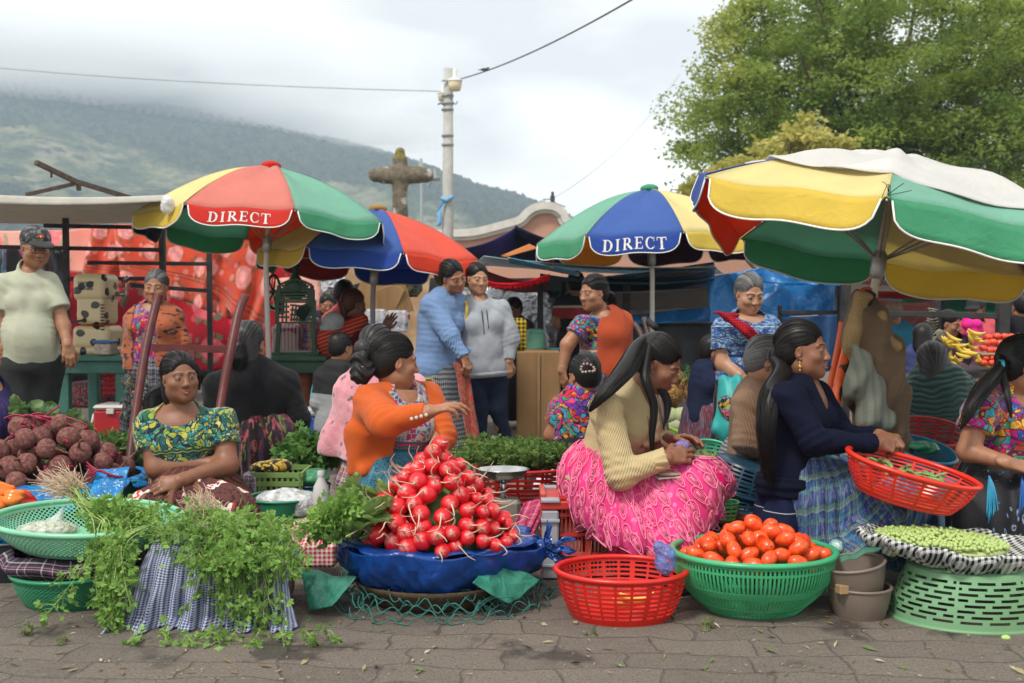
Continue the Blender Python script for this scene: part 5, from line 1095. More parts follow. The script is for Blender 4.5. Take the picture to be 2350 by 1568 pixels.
    g=M();C_=W(918,655,11.5); g.lathe([(0,-.12),(.15,-.12),(.20,-.05),(.19,.10),(.21,.12),(.18,.13)],30,C_,sx=1.15); o=g.out('woven_basket',huipil('woven_green',[(.10,.14,.07),(.25,.24,.14),(.03,.05,.04)],(.02,.02,.02),14,.9,stretch=(1,1,2.2)));tag(o,'round woven basket in green and straw near the ochre wall','basket')
    WR=film('shrink_wrap',(.75,.76,.8),.35,.15); 
    for i,(u,v) in enumerate(((862,735),(912,738),(885,765))):
        C_=W(u,v,10.6);r=emp('bottle_pack',tuple(C_-V3(0,0,.11)),label=('shrink-wrapped pack of water bottles left of the blue cardigan','shrink-wrapped pack of water bottles nearest the blue cardigan','lower shrink-wrapped pack of water bottles')[i],cat='bottle pack',group='water bottle packs in the middle stall')
        for k_ in range(3):
            g=M();q=C_+V3(-.065+.065*k_,0,0);g.lathe([(.028,-.10),(.030,-.09),(.030,.04),(.012,.085),(.012,.10)],14,q);bo=g.out('bottle',plain('bottle_pale',(.5,.5,.55),.2,.6,.1,9,0),r);g=M();g.lathe([(.0312,-.05),(.0312,.0)],14,q);g.out('paper_label',plain('label_blue',(.03,.05,.25),.5,.3,0,5,0),bo)
        g=M();g.box(C_,(.2,.1,.21),None,.02);g.out('wrap',WR,r,smooth=False)
    g=M();g.box(W(880,728,11.2),(.5,.3,.05));o=g.out('red_crate',plain('crate_red_b',(.5,.01,.02),.5,.4,0,6,0),smooth=False);tag(o,'flat red crate behind the bottle packs','crate')
mid_bg()
def crate_under(): 
    # things standing under and behind the tables at left
    ck=gingham('check_pink',(.55,.45,.45),(.25,.03,.08),.03); 
    for lb,u,v,Y,w_,h_,m_ in (('pink and white checked bag leaning behind the ice crusher legs',660,785,9.4,.22,.26,ck),('orange and blue striped bag hanging behind the ice crusher',708,770,9.5,.14,.3,plaid('bag_stripe',[(.6,.12,.04),(.05,.1,.4),(.7,.4,.3)],.2)),('zigzag woven bag with magenta base under the green table',690,900,8.9,.17,.30,knit('zigzag_bag',(.42,.14,.08),14,'Z')),('striped rolled blanket in the shade under the workbench',215,905,9.4,.34,.2,plaid('dark_roll',[(.02,.02,.02),(.2,.01,.02),(.05,.04,.05)],.12))):
        s=SDF();c_=W(u,v,Y);s.box(c_,(w_/2-.03,.06,h_/2-.03),None,.04);s.cap(c_+V3(-w_*.2,0,h_/2),c_+V3(w_*.2,0,h_/2),.012,k=.02);V,Q=s.mesh(.012,mod=lambda P:.012*wob(P,20,int(u)));o=mk('shopping_bag',V,[Q],m_,attr={'tc':V});tag(o,lb,'bag')
    g=M();
    for i in range(5): g.box(W(250,858+i*11,8.7),(.10,.02,.018))
    for i in range(4): g.box(W(241+i*6,880,8.72),(.012,.02,.17))
    o=g.out('red_crate',plain('crate_red',(.5,.01,.02),.5,.4,.1,6,0),smooth=False);tag(o,'red slatted crate hanging under the workbench','crate')
crate_under()
# ======================= BASKETS AND PRODUCE ===============================
def basket(label,c,R,H,Rb,mt,sx=1,sy=1,tilt=None,nt=120,nz=16,hole=None,rim=.012,group=None,name='plastic_basket',bulge=.15,rimm=None,th=.003,cat='basket',lattice=False,base=True,inv=False):
    """c: base centre. Open plastic basket: moulded wall with real slots, rolled rim, floor"""
    c=np.asarray(c,float); r=emp(name,tuple(c),label=label,cat=cat,group=group); B=tilt if tilt is not None else np.eye(3)
    def xf(V):
        V=V*np.array((sx,sy,1)); 
        if inv: V=V*np.array((1,1,-1))+np.array((0,0,H))
        return V@B.T+c
    def prof(v): return Rb+(R-Rb)*(v+bulge*np.sin(v*pi)), H*v
    if lattice:
        g=M()
        for s_ in(-1,1):
            for i in range(lattice):
                v=np.linspace(.12,.86,6); a=i*2*pi/lattice+s_*v*.55*H/R*3; rr,z=prof(v); g.tube(np.stack([rr*np.cos(a),rr*np.sin(a),z],1),.0030,4,cap=False)
        for v0,v1 in((0,.14),(.84,1)):
            v=np.linspace(v0,v1,4);rr,z=prof(v);g.lathe(np.stack([rr,z],1),nt)
            g.lathe(np.stack([rr-.004,z],1)[::-1],nt)
        g.out('wall',mt,r,xf=xf)
    else:
        a=np.arange(nt)*2*pi/nt; v=np.linspace(0,1,nz+1); rr,z=prof(v)
        V=np.stack([rr[:,None]*np.cos(a),rr[:,None]*np.sin(a),np.repeat(z[:,None],nt,1)],-1).reshape(-1,3)
        Q=[[j*nt+i,j*nt+(i+1)%nt,(j+1)*nt+(i+1)%nt,(j+1)*nt+i] for j in range(nz) for i in range(nt) if not(hole and hole(i,j))]
        g=M();g.add(V,Q);o=g.out('wall',mt,r,xf=xf,smooth=False);solid(o,th)
    if base: g=M();g.lathe([(0,.003),(Rb*.5,.003),(Rb,.0),(Rb,.012)],nt//2); o=g.out('floor',mt,r,xf=xf);solid(o,th)
    g=M();a=np.arange(72)*2*pi/72; g.tube(np.stack([R*np.cos(a),R*np.sin(a),0*a+H],1),rim,8,closed=True,flat=.8); g.out('rim',rimm or mt,r,xf=xf); r['_']=0; del r['_']
    return r,xf
def plastic(name,col,rough=.35,dirt=None): return plain(name,col,rough,.5,.12,7,.12,.002,dirt=dirt)
def heap(n,rad,inside,base,env,seed=0,tries=40000,jr=.12,keep=3.4):
    """drop balls under an envelope surface; returns centres, radii"""
    rs=np.random.default_rng(seed);C=np.zeros((0,3));Rr=np.zeros(0);fail=0
    for _ in range(tries):
        x,y=inside(rs); r=rad*(1+rs.uniform(-jr,jr)); z=base(x,y)+r
        if len(C):
            d2=(C[:,0]-x)**2+(C[:,1]-y)**2; m=d2<(Rr+r)**2*.93
            if m.any(): z=max(z,(C[m,2]+np.sqrt((Rr[m]+r)**2*.93-d2[m])).max())
        if z+r*.6>env(x,y): fail+=1; 
        else: C=np.vstack([C,(x,y,z)]);Rr=np.append(Rr,r);fail=0
        if fail>5000 or len(C)>=n: break
    vis=np.array([c_[2]>env(c_[0],c_[1])-keep*q*1.3 for c_,q in zip(C,Rr)]) if len(C) else []
    return C[vis],Rr[vis]
def place(name,protos,C,Rr,label,cat,group,seed=0,rot=True,tip=None,scz=None):
    rs=random.Random(seed);out_=[]
    for i,(c,q) in enumerate(zip(C,Rr)):
        p=protos[i%len(protos)]; o=dup(p,loc=tuple(c),sc=q)
        o.rotation_euler=(rs.uniform(0,6.28),rs.uniform(0,6.28),rs.uniform(0,6.28)) if rot is True else rot(i,c,rs)
        o['label']=label(i,c) if callable(label) else label;o['category']=cat;o['group']=group; out_.append(o)
    return out_
def kill(p):
    for ch in list(p.children): kill(ch)
    bpy.data.objects.remove(p)
# materials of produce
def prodmat(name,stops,sc=3,rough=.25,axis=None,bump_=.1,spec=.5,coat=.0):
    k=NT(name);v=k.co('obj'); f=k.noise(v,sc,4,.6) if axis is None else k.ma('ADD',k.ma('MULTIPLY',k.sep(v,2),.5),k.ma('ADD',.5,k.ma('MULTIPLY',k.ma('SUBTRACT',k.noise(v,3,3),.5),.35)))
    k.set(col=k.ramp(f,stops),rough=rough,spec=spec,coat=coat); k.bump(k.noise(v,sc*4,4,.6),bump_,.02); return k.m
RAD=prodmat('radish_red',[(.0,(.62,.16,.14)),(.07,(.60,.012,.02)),(.5,(.60,.006,.014)),(1,(.48,.004,.02))],axis=1,rough=.3); ROOT=plain('root_pale',(.62,.48,.34),.6,.3,.2,9,0)
def radish_proto(seed):
    rs=np.random.default_rng(seed); o=emp('radish',(0,0,0)); g=M(); th=np.linspace(.03,pi-.03,12)
    pr=[(sin(a)*(1-.06*cos(a)),cos(a)*.96) for a in th]; pr=[(r_,z if z>-.7 else z-.12*(abs(z)-.7)/.3) for r_,z in pr][::-1]; g.lathe(pr,20)
    V=np.vstack(g.V);V=V*(1+.05*wob(V,2.2,seed)[:,None]);g.V=[V]; me=g.local('radish_skin',RAD);link('bulb',me,o)
    g=M();L_=rs.uniform(1.5,3.3);b=rs.normal(size=(3,2))*.45; pts=spline([(0,0,-.95),(b[0,0]*.5,b[0,1]*.5,-1-L_*.35),(b[0,0]+b[1,0],b[0,1]+b[1,1],-1-L_*.7),(b[0,0]+b[1,0]*2+b[2,0],b[0,1]+b[1,1]*2+b[2,1],-1-L_)],14); g.tube(pts,np.linspace(.11,.025,14),5)
    link('root',g.local('radish_root',ROOT),o); return o
TOM=prodmat('tomato_red',[(.3,(.80,.15,.02)),(.5,(.78,.075,.012)),(.75,(.62,.03,.008))],1.6,.22); STEMB=plain('calyx',(.10,.14,.03),.8,.2,.2,9,0)
def tomato_proto(seed,el=1.5):
    rs=np.random.default_rng(seed);o=emp('tomato',(0,0,0));g=M();g.ball((0,0,0),(1,1,el*1.0),20,14);V=np.vstack(g.V);V[:,:2]*=(1+.12*V[:,[2]]/el*np.sign(rs.normal()));V=V*(1+.035*wob(V,2,seed)[:,None]);g.V=[V];link('flesh',g.local('tomato_flesh',TOM),o)
    g=M();g.lathe([(0,el*1.0),(.16,el*.99),(.10,el*.93),(0,el*.9)][::-1],8);link('stem_scar',g.local('stem_scar',STEMB),o);return o
BET=prodmat('beet_skin',[(.3,(.10,.028,.03)),(.5,(.19,.075,.065)),(.72,(.30,.17,.13))],3.5,.75,bump_=.5,spec=.2)
BST=plain('beet_stalk',(.30,.01,.05),.4,.4,.3,9,0)
def beet_proto(seed):
    rs=np.random.default_rng(seed);o=emp('beet',(0,0,0));g=M();pr=[(sin(a),cos(a)*.9) for a in np.linspace(.03,pi-.03,14)][::-1];pr=[(r_*(.55+.45*1 if z>-.75 else 1-.8*(abs(z)-.75)/.25*.6),z-(.25*(abs(z)-.7) if z<-.7 else 0)) for r_,z in pr];g.lathe(pr,22);V=np.vstack(g.V);V=V*(1+.07*wob(V,2.4,seed)[:,None]);g.V=[V];link('bulb',g.local('beet_bulb',BET),o)
    g=M();b=rs.normal(size=2)*.4;g.tube(spline([(0,0,-.85),(b[0]*.4,b[1]*.4,-1.3),(b[0],b[1],-1.9),(b[0]*2.5,b[1]*2.5,-2.3)],10),np.linspace(.17,.03,10),6);link('root',g.local('beet_root',BET),o)
    g=M()
    for i in range(4): a=rs.uniform(0,6.28);g.tube([(0,0,.8),(.1*cos(a),.1*sin(a),1.02),(.25*cos(a),.25*sin(a),1.2)],.09,5)
    link('stalk',g.local('beet_stalk',BST),o);return o
def ellin(cx,cy,rx,ry,f=1.):
    def q(rs):
        a=rs.uniform(0,2*pi);r=sqrt(rs.random())*f; return cx+rx*r*cos(a),cy+ry*r*sin(a)
    return q
def dome(cx,cy,rx,ry,z0,h,p=2.): return lambda x,y:z0+h*(1-min(1,sqrt(((x-cx)/rx)**2+((y-cy)/ry)**2))**p)
# --- radishes in the blue-sheeted basket -------------------------------------
def radishes():
    Y=4.25; cz=W(958,1232,Y)[2]; c=V3(W(1000,1232,Y)[0],Y,cz); rx=.345
    BP=tarp('blue_bag',(.004,.05,.25),.24,.5,.12,5,.6,.02,.2)
    # bowl wrapped in blue plastic: gathered cloth surface over a hidden round basket
    r=emp('covered_basket',(c[0],c[1],0),label='wide round basket wrapped in dark blue plastic and heaped with radishes',cat='basket')
    z0=.045;H=cz-z0
    def f(U,V_):
        a=U*2*pi; kx=np.clip(np.cos(a),0,1)**10; v=V_; rr=.06+(.355-.06)*np.sin(np.clip(v,0,1)*pi/2)**.50; rr=rr*(1+.02*np.sin(a*3+1))
        pl=-.010*(1-np.abs(np.sin(4.5*a+9*v*np.cos(a)+2*np.sin(3*a))))**3+.006*np.sin(7*a+16*v*np.cos(a)+5*np.sin(a*2))+.004*np.sin(19*a-14*v+3*np.sin(a*3))+.0022*np.sin(41*a+19*v); pl=pl*(.3+.9*np.sin(v*pi)); z=z0+H*v**1.6+.010*np.sin(a*7+2)*v-.03*kx*v
        ctr=.05*kx*v
        return np.stack([c[0]+(rr*1.0+pl+ctr)*np.cos(a)*1.07,c[1]+(rr+pl)*np.sin(a)*.96,z],-1)
    g=M();g.grid(f,220,40,cu=True);o=g.out('plastic_wrap',BP,r);solid(o,.003)
    def f2(U,V_):
        a=U*2*pi;rr=.355-V_*.14;z=cz+.018*np.sin(V_*pi)+.008*np.sin(a*11+3)*(1-V_)-.05*V_**2; return np.stack([c[0]+(rr+.012*np.sin(19*a))*np.cos(a)*1.07,c[1]+rr*np.sin(a)*.96,z],-1)
    g=M();g.grid(f2,200,8,cu=True);o=g.out('plastic_edge',BP,r);solid(o,.003)
    # knot at the right
    g=M();k0=c+V3(.40,-.02,-.035)
    for i,(dx,dz) in enumerate(((.10,.02),(.08,-.05),(.03,.07),(.06,-.015))):
        g.grid(lambda U,V_:k0+np.stack([dx*V_*(1+.3*np.sin(U*9+i)),-.03+.05*(U-.5)*(.3+V_)+.012*np.sin(U*14+V_*6),dz*V_+.045*(U-.5)*(.2+V_)+.008*np.sin(V_*11+i)],-1),10,10)
    g.ball(k0,(.035,.03,.028),14,10);o=g.out('knot',BP,r);solid(o,.002)
    P_=[radish_proto(i) for i in range(7)]
    cx,cy=c[0]+.03,c[1]-.055
    env=lambda x,y: cz+.02+.37*max(0,1-sqrt(((x-cx+.02)/.31)**2+((y-cy)/.295)**2))**.85 
    C,R_=heap(230,.0295,ellin(cx,cy,.285,.275),lambda x,y:cz-.01,env,3,60000,.16,4.0)
    # small ones to the right as in the photograph
    sc=np.interp(C[:,0],[cx-.1,cx+.22],[1.18,.80]) if len(C) else 1
    def rot(i,p,rs):
        d=Vector((p[0]-cx+rs.uniform(-.12,.12),-abs(p[1]-cy)*.6-.16+rs.uniform(-.1,.1),.12+rs.uniform(-.12,.10))).normalized(); q=(-d).to_track_quat('Z','X'); return q.to_euler()
    ll=lambda i,c_: 'red radish in the heap on the blue plastic basket'
    place('radish',P_,C,R_*sc*1.10,ll,'radish','radishes heaped on the blue plastic basket',1,rot)
    for p in P_: kill(p)
    s=SDF();s.ell(V3(cx-.02,cy+.01,cz+.02),(.21,.17,.19),None);V,Q=s.mesh(.012,mod=lambda P:.03*wob(P,24,3)+.012*wob(P,80,4));mk('radish_leaves',V,[Q],leafmat('radish_leaf_mound',(.04,.10,.02),(.12,.22,.05),.1,.5,sc=20),label='mound of radish leaves showing in the gaps between the heaped radishes',cat='leaves')
    # radish leaves at left under the heap
    leafy('bunch of broad radish leaves lying at the left of the radish heap',[ (c+V3(-.24+.02*i,-.10+.03*(i%3),.02),c+V3(-.24+.02*i-.10-.03*(i%2),-.22+.05*(i%4),.05+.035*(i%3)),) for i in range(12)],.11,.05,(.10,.20,.05),(.22,.33,.10),'radish_leaves')
    leafy('light green radish tops poking out of the left side of the heap',[ (c+V3(-.20+.01*i,.05,.06),c+V3(-.30+.03*i,-.06,.17-.008*i),) for i in range(8)],.10,.045,(.14,.26,.06),(.28,.38,.12),'radish_leaves')
    # green plastic below, net below
    GP=tarp('green_bag',(.03,.22,.15),.4,.4,.12,6,.8,.02,.4)
    for i,(pts,lb) in enumerate((([(1120,1270,4.05),(1240,1325,4.1),(1170,1385,3.98),(1085,1340,3.92)],'green plastic sheet spread on the paving right of the blue basket'),([(690,1300,4.2),(820,1330,4.05),(760,1400,3.95),(712,1405,4.0)],'green plastic sheet crumpled left under the blue basket'))):
        P=[W(*q) for q in pts]; 
        def f(U,V_,P=P,i=i):
            U=U[...,None];V_=V_[...,None];q=(P[0]*(1-U)+P[1]*U)*(1-V_)+(P[3]*(1-U)+P[2]*U)*V_; n_=wob(q.reshape(-1,3),20,i).reshape(U.shape[:2]); q[...,2]+=.022*n_; q[...,1]+=.02*wob(q.reshape(-1,3),26,i+3).reshape(U.shape[:2]); q[...,2]=np.maximum(q[...,2],.004+.003*n_); return q
        g=M();g.grid(f,30,24);o=g.out('plastic_sheet',GP);solid(o,.002);tag(o,lb,'plastic sheet')
    NM=plain('net_cord',(.04,.16,.14),.8,.2,.3,60,0); g=M();rs=np.random.default_rng(2)
    for i in range(44):
        a0=rs.uniform(0,2*pi);w_=rs.uniform(.25,.9);n=18;a=a0+np.linspace(0,w_,n);rr=rs.uniform(.20,.37)+.03*np.sin(a*rs.uniform(8,18)+rs.uniform(0,6));z=np.clip(rs.uniform(.01,.085)+.022*np.sin(a*rs.uniform(10,22)),.004,.1); g.tube(np.stack([c[0]+rr*np.cos(a)*1.12,c[1]+rr*np.sin(a)*.98,z],1),.0026,5)
    for ring in range(7):
        ph=rs.uniform(0,6.28);n=420;a=np.linspace(0,2*pi,n);rr=.25+.024*ring+.012*np.sin(a*23+ph)+.008*np.sin(a*9+ph*2);z=np.maximum(.004,.095-.014*ring+.015*np.sin(a*31+ph*3)+.012*np.sin(a*13+ph)); g.tube(np.stack([c[0]+rr*np.cos(a)*1.12,c[1]+rr*np.sin(a)*.98,z],1),.0024,4)
    o=g.out('string_net',NM);tag(o,'heap of teal string netting under the blue plastic basket','net')
    g=M();g.lathe([(0,.0),(.24,.0),(.30,.07),(.31,.085)],40,(c[0],c[1],.004));o=g.out('basket_base',plain('wicker_dark',(.10,.07,.045),.9,.1,.4,60,.5,.01));tag(o,'dark wicker tray hidden inside the teal netting','tray');solid(o,.008)
def leafy(label,segs,L_,Wd,c1,c2,name,stem=True,group=None):
    """broad leaves: each seg (root, tip)"""
    lm=leafmat(name+'_mat',c1,c2,.3,.45,sc=14); r=emp(name,tuple(np.asarray(segs[0][0])),label=label,cat='leaves',group=group); rs=np.random.default_rng(len(segs)+int(L_*1000)); g=M();st_=M()
    for a,b in segs:
        a=np.asarray(a,float);b=np.asarray(b,float);st_.tube(bez(a,(a+b)/2+V3(0,0,.02),b,8),.0035,5)
        for k_ in range(3):
            d=nrm(b-a+rs.normal(size=3)*np.linalg.norm(b-a)*.45); sd=nrm(np.cross(d,V3(rs.normal()*.5,rs.normal()*.5,1))); up=np.cross(sd,d); l_=L_*rs.uniform(.7,1.2);w_=Wd*rs.uniform(.8,1.3); o_=b-d*l_*.25+rs.normal(size=3)*.012; ph=rs.uniform(0,6)
            def f(U,V_): 
                w=w_*(np.sin(np.clip(U,0,1)*pi)**.6)*(1+.16*np.sin(U*26+ph)); x=V_*2-1
                return o_+d*(U*l_)[...,None]+sd*(x*w)[...,None]+up*(.018*np.abs(x)-.06*U**2*l_*4*.25+.006*np.sin(U*20+x*3+ph))[...,None]
            g.grid(f,12,5)
    g.out('leaf',lm,r); 
    if stem: st_.out('stem',plain('stem_pale',(.35,.42,.18),.5,.4,.2,9,0),r)
    return r
def herb(label,stems,lsz=.018,nl=16,c1=(.09,.20,.03),c2=(.26,.44,.10),spread=.035,sr=.0024,frac=.35,name='cilantro_bunch',cat='herbs',group=None,roots=None,seed=0,stemc=(.30,.42,.12),yel=None,droop=.3,shape=3):
    """stems: list of polylines; leaflets (3-lobed) crowd the outer part of each"""
    rs=np.random.default_rng(seed+len(stems)); r=emp(name,tuple(np.asarray(stems[0][0],float)),label=label,cat=cat,group=group); g=M();st_=M()
    lm=leafmat('herb_leaf_%d'%seed,c1,c2,.3,.5,yel=yel,sc=12)
    Vs=[];n=0
    for pts in stems:
        C=spline(pts,16);st_.tube(C,np.linspace(sr,sr*.35,16),5)
        L_=np.linalg.norm(np.diff(C,axis=0),axis=1).sum(); m=max(3,int(nl*L_/.12))
        for q in range(m):
            t_=frac+(1-frac)*rs.random()**.8; i=min(14,int(t_*15)); p=C[i]+(C[i+1]-C[i])*(t_*15-i); T_=nrm(C[i+1]-C[i]); d=nrm(rs.normal(size=3)+T_*.8-V3(0,0,droop)); e_=p+d*spread*rs.uniform(.3,1.2); e_[2]=max(e_[2],.006)
            st_.tube([p,(p+e_)/2+V3(0,0,.003),e_],sr*.3,3,cap=False)
            sd=nrm(np.cross(d,rs.normal(size=3)));s_=lsz*1.22*rs.uniform(.6,1.35)
            up=np.cross(sd,d)
            for k_ in range(shape):
                a=(k_-(shape-1)/2)*.75; dd=d*cos(a)+sd*sin(a);ss=-d*sin(a)+sd*cos(a); ln=s_*(1.1 if k_==1 else .85)
                Vs.append(np.array([e_,e_+dd*ln*.55+ss*ln*.30+up*.15*ln,e_+dd*ln,e_+dd*ln*.55-ss*ln*.30+up*.12*ln]))
    V=np.vstack(Vs);g.add(V,np.arange(len(V)).reshape(-1,4));g.out('leaf',lm,r,smooth=False)
    st_.out('stem',plain('herb_stem',stemc,.45,.4,.2,20,0),r)
    if roots:
        q=M()
        for a,b in roots:
            a=np.asarray(a,float);b=np.asarray(b,float)
            for i in range(5): e_=b+rs.normal(size=3)*.022;q.tube(bez(a,(a+e_)/2+rs.normal(size=3)*.012,e_,8),np.linspace(.0022,.0007,8),4)
        q.out('root',ROOT,r)
    return r
def front_left():
    rs=np.random.default_rng(11)
    gl=plastic('basket_lightgreen',(.20,.52,.33)); gd=plastic('basket_green',(.02,.22,.10))
    # stacked green baskets, left
    Y=4.35;c=W(150,1370,Y); 
    basket('dark green lattice basket at the bottom of the left stack',(W(150,0,4.2)[0],4.2,.0),.215,.115,.165,gd,lattice=72,rim=.010,group=None)
    C=V3(W(150,0,4.22)[0],4.22,.115)
    PL=plaid('plaid_purple',[(.03,.015,.03),(.10,.03,.08),(.5,.45,.45),(.02,.02,.03)],.085,axs=(0,1),nz=.1)
    g=M();g.grid(lambda U,V_:np.stack([C[0]+(.21+.05*np.sin(V_*pi)+.008*np.sin(U*2*pi*11+V_*3))*np.cos(U*2*pi),C[1]+(.19+.04*np.sin(V_*pi)+.006*np.sin(U*2*pi*9))*np.sin(U*2*pi),C[2]+.075*V_+.006*np.sin(U*2*pi*6)],-1),140,14,cu=True,tc=(1.35,.16));o=g.out('folded_cloth',PL);tag(o,'purple and white plaid cloth folded between the two green baskets','cloth');solid(o,.006)
    C2=V3(W(185,0,4.22)[0],4.22,.205)
    r,xf=basket('light green lattice basket holding cilantro roots and a bag of peas',C2,.345,.105,.24,gl,lattice=96,rim=.013,sy=.82,tilt=eul(.05,.03,0))
    # bag of shelled beans
    s=SDF();q=C2+V3(-.13,-.05,.065);s.ell(q,(.115,.075,.038),None).cap(q+V3(.02,0,.02),q+V3(.05,.02,.075),.02,.008,.03);V,Q=s.mesh(.006,mod=lambda P:.004*wob(P,70,1));mk('pea_bag',V,[Q],film('bag_clear',(.8,.82,.8),.35,.12),label='clear plastic bag of shelled pale green peas in the light green basket',cat='bag')
    o=S.objects[-1] if False else None
    g=M();
    for i in range(420):
        d=rs.normal(size=3);d/=np.linalg.norm(d);p=q+d*np.array((.104,.066,.030))*rs.random()**.2;g.ball(p,.0062,7,5)
    o=g.out('bagged_peas',prodmat('pea_pale',[(.3,(.42,.5,.22)),(.7,(.55,.6,.33))],2));tag(o,'mass of pale green peas filling the clear bag',None,None,'stuff')
    # cilantro bunches: roots up left, leaves draping right and down
    st_=[];ro=[]
    for i in range(46):
        a=C2+V3(-.06+rs.normal()*.022,.0+rs.normal()*.02,.21+rs.normal()*.014); b=C2+V3(.05+rs.normal()*.03,-.04+rs.normal()*.03,.13); e_=C2+V3(.20+rs.normal()*.07,-.13+rs.normal()*.06,.10+rs.normal()*.03); st_.append([a,b,C2+V3(.14+rs.normal()*.04,-.06,.13+rs.normal()*.015),e_]); ro.append((a,a+V3(-.045+rs.normal()*.03,-.01,.035+rs.normal()*.02)))
    for i in range(12):
        x=.10+.02*i*.55+rs.normal()*.02; a=C2+V3(.08+rs.normal()*.05,-.05,.13);b=C2+V3(x,-.22,.12); e_=C2+V3(x+.03+rs.normal()*.05,-.36+rs.normal()*.03,-.02-rs.random()*.17);st_.append([a,b,C2+V3(x+.02,-.31,.03),e_])
    herb('cilantro bunch with pale roots lying across the light green basket',st_,.016,10,roots=ro,seed=1,spread=.04,frac=.42)
    # blue gingham cloth over a crate, cilantro on top
    G_=gingham('gingham_blue',(.40,.43,.50),(.015,.028,.13),.0145)
    cx=W(482,0,4.0)[0];cy=4.12; X0,X1=W(285,0,4.)[0],W(705,0,4.)[0]; hw=(X1-X0)/2; ztop=W(480,1235,4.05)[2]
    def f(U,V_):
        x=(U-.5)*2; s_=V_; # s: 0 back top .. .35 front top edge .. 1 ground front
        px=cx+hw*x*(.80+.22*np.clip(s_*1.2-.2,0,1)); drop=np.clip((s_-.32)/.68,0,1); edge=np.clip((np.abs(x)-.72)/.28,0,1)
        fold=(.028*np.sin(x*13+3*s_)+.02*np.sin(x*29+2+4*s_)+.012*np.sin(x*51))*drop
        y=cy+.16-.34*np.clip(s_/.34,0,1)-.10*drop**1.4-fold-.05*np.sin(drop*pi)*.3
        z=ztop*(1-drop**1.15)*(1-.55*edge**1.5)+.010*np.sin(x*7)*(1-drop)+.012*np.sin(drop*14+x*5)*drop*(1-drop)*2
        flare=np.clip((drop-.88)/.12,0,1); y=y-flare*.035*(1+.6*np.sin(x*17)); z=np.maximum(z,.004+.004*np.sin(x*40))
        return np.stack([px,y,z],-1)
    g=M();g.grid(f,190,90,tc=(hw*2.3,.85));o=g.out('gingham_cloth',G_);solid(o,.003);tag(o,'blue and white gingham cloth draped over a low crate under the cilantro','cloth')
    s=SDF();s.box(V3(cx,cy+.03,ztop/2-.02),(hw*.66,.12,ztop/2-.045),None,.02);V,Q=s.mesh(.015);mk('low_crate',V,[Q],plain('wood_raw',(.25,.17,.1),.8,.2,.2,9,.2),label='low wooden crate hidden under the blue gingham cloth',cat='crate')
    st_=[];ro=[];T=V3(cx,cy-.10,ztop+.03)
    for i in range(44):
        a=V3(W(470,1200,4.1)[0],4.12,ztop+.075)+rs.normal(size=3)*V3(.022,.02,.012);x=rs.uniform(-.13,.22);st_.append([a,a+V3(x*.3,-.03,.0),T+V3(x,-.04+rs.normal()*.03,.035+rs.normal()*.015),T+V3(x*1.6,-.10+rs.normal()*.04,.01+rs.normal()*.02)]);ro.append((a,a+V3(-.03+rs.normal()*.02,-.0,.04+rs.normal()*.012)))
    herb('cilantro bunch with pale cut roots on top of the blue gingham cloth',st_,.016,8,roots=ro,seed=2,spread=.04,frac=.4)
    def drape(n,x0,x1,depth,seed,sx=.0):
        rr=np.random.default_rng(seed);o_=[]
        for i in range(n):
            x=rr.uniform(x0,x1);dd=depth*rr.uniform(.55,1.05);q=rr.normal()*.04+sx
            fy=cy-.19; o_.append([V3(cx+x*.8,cy-.06,ztop+.045),V3(cx+x,fy-.02,ztop+.02),V3(cx+x+q*.5,fy-.07-.05*rr.random(),ztop-dd*.5),V3(cx+x+q,fy-.10-.05*rr.random(),max(.02,ztop-dd))])
        return o_
    herb('cilantro stems hanging down the left side of the gingham cloth to the paving',drape(11,-.37,-.27,.27,1,.02),.016,12,seed=3,spread=.034,frac=.25)
    herb('cilantro stems trailing down the middle right of the gingham cloth',drape(14,.0,.24,.26,2,.03),.016,11,seed=4,spread=.036,frac=.22)
    herb('bushy cilantro heads lying along the top edge of the gingham cloth',drape(18,-.06,.32,.035,3,.02),.018,17,seed=5,spread=.05,frac=.05)
    st_=[[V3(cx+.30+rs.normal()*.03,cy-.07+rs.normal()*.03,ztop+.05),V3(cx+.40,cy-.1,ztop+.08+rs.normal()*.02),V3(cx+.48+rs.normal()*.03,cy-.05+rs.normal()*.05,ztop+.09+rs.normal()*.02)] for i in range(13)]
    herb('cilantro stems reaching right towards the radish leaves',st_,.022,26,seed=6,spread=.045,frac=.2)
    st_=[[V3(cx-.2+.08*i,3.74,.02),V3(cx-.18+.08*i,3.70+rs.normal()*.02,.03),V3(cx-.14+.08*i+rs.normal()*.03,3.67+rs.normal()*.02,.012)] for i in range(9)]
    herb('fallen cilantro sprigs on the paving in front of the gingham cloth',st_,.018,22,seed=7,spread=.028,frac=.1,name='cilantro_sprigs')
    # beets
    Yb=5.0;bc=V3(W(95,0,Yb)[0],Yb,0); zb=W(0,1112,4.85)[2]
    BB=tarp('blue_bag_light',(.01,.20,.50),.25,.5,.12,8,.9,.02,.35)
    basket('dark teal basin of beets lined with blue plastic',(bc[0]+.03,bc[1],zb-.21),.40,.21,.31,plastic('basin_teal',(.015,.10,.10)),sy=.8,rim=.012,hole=lambda i,j:False)
    g=M();g.grid(lambda U,V_:np.stack([bc[0]+.03+(.37+.07*V_+.02*np.sin(U*2*pi*13+3)*V_)*np.cos(U*2*pi),bc[1]+(.30+.06*V_+.015*np.sin(U*2*pi*11)*V_)*np.sin(U*2*pi),zb+.02-.055*V_**2*(1+.8*np.sin(U*2*pi*5+1))+.012*np.sin(U*2*pi*23)*V_],-1),220,10,cu=True);o=g.out('plastic_liner',BB);solid(o,.002);tag(o,'crumpled blue plastic liner around the beets','plastic liner')
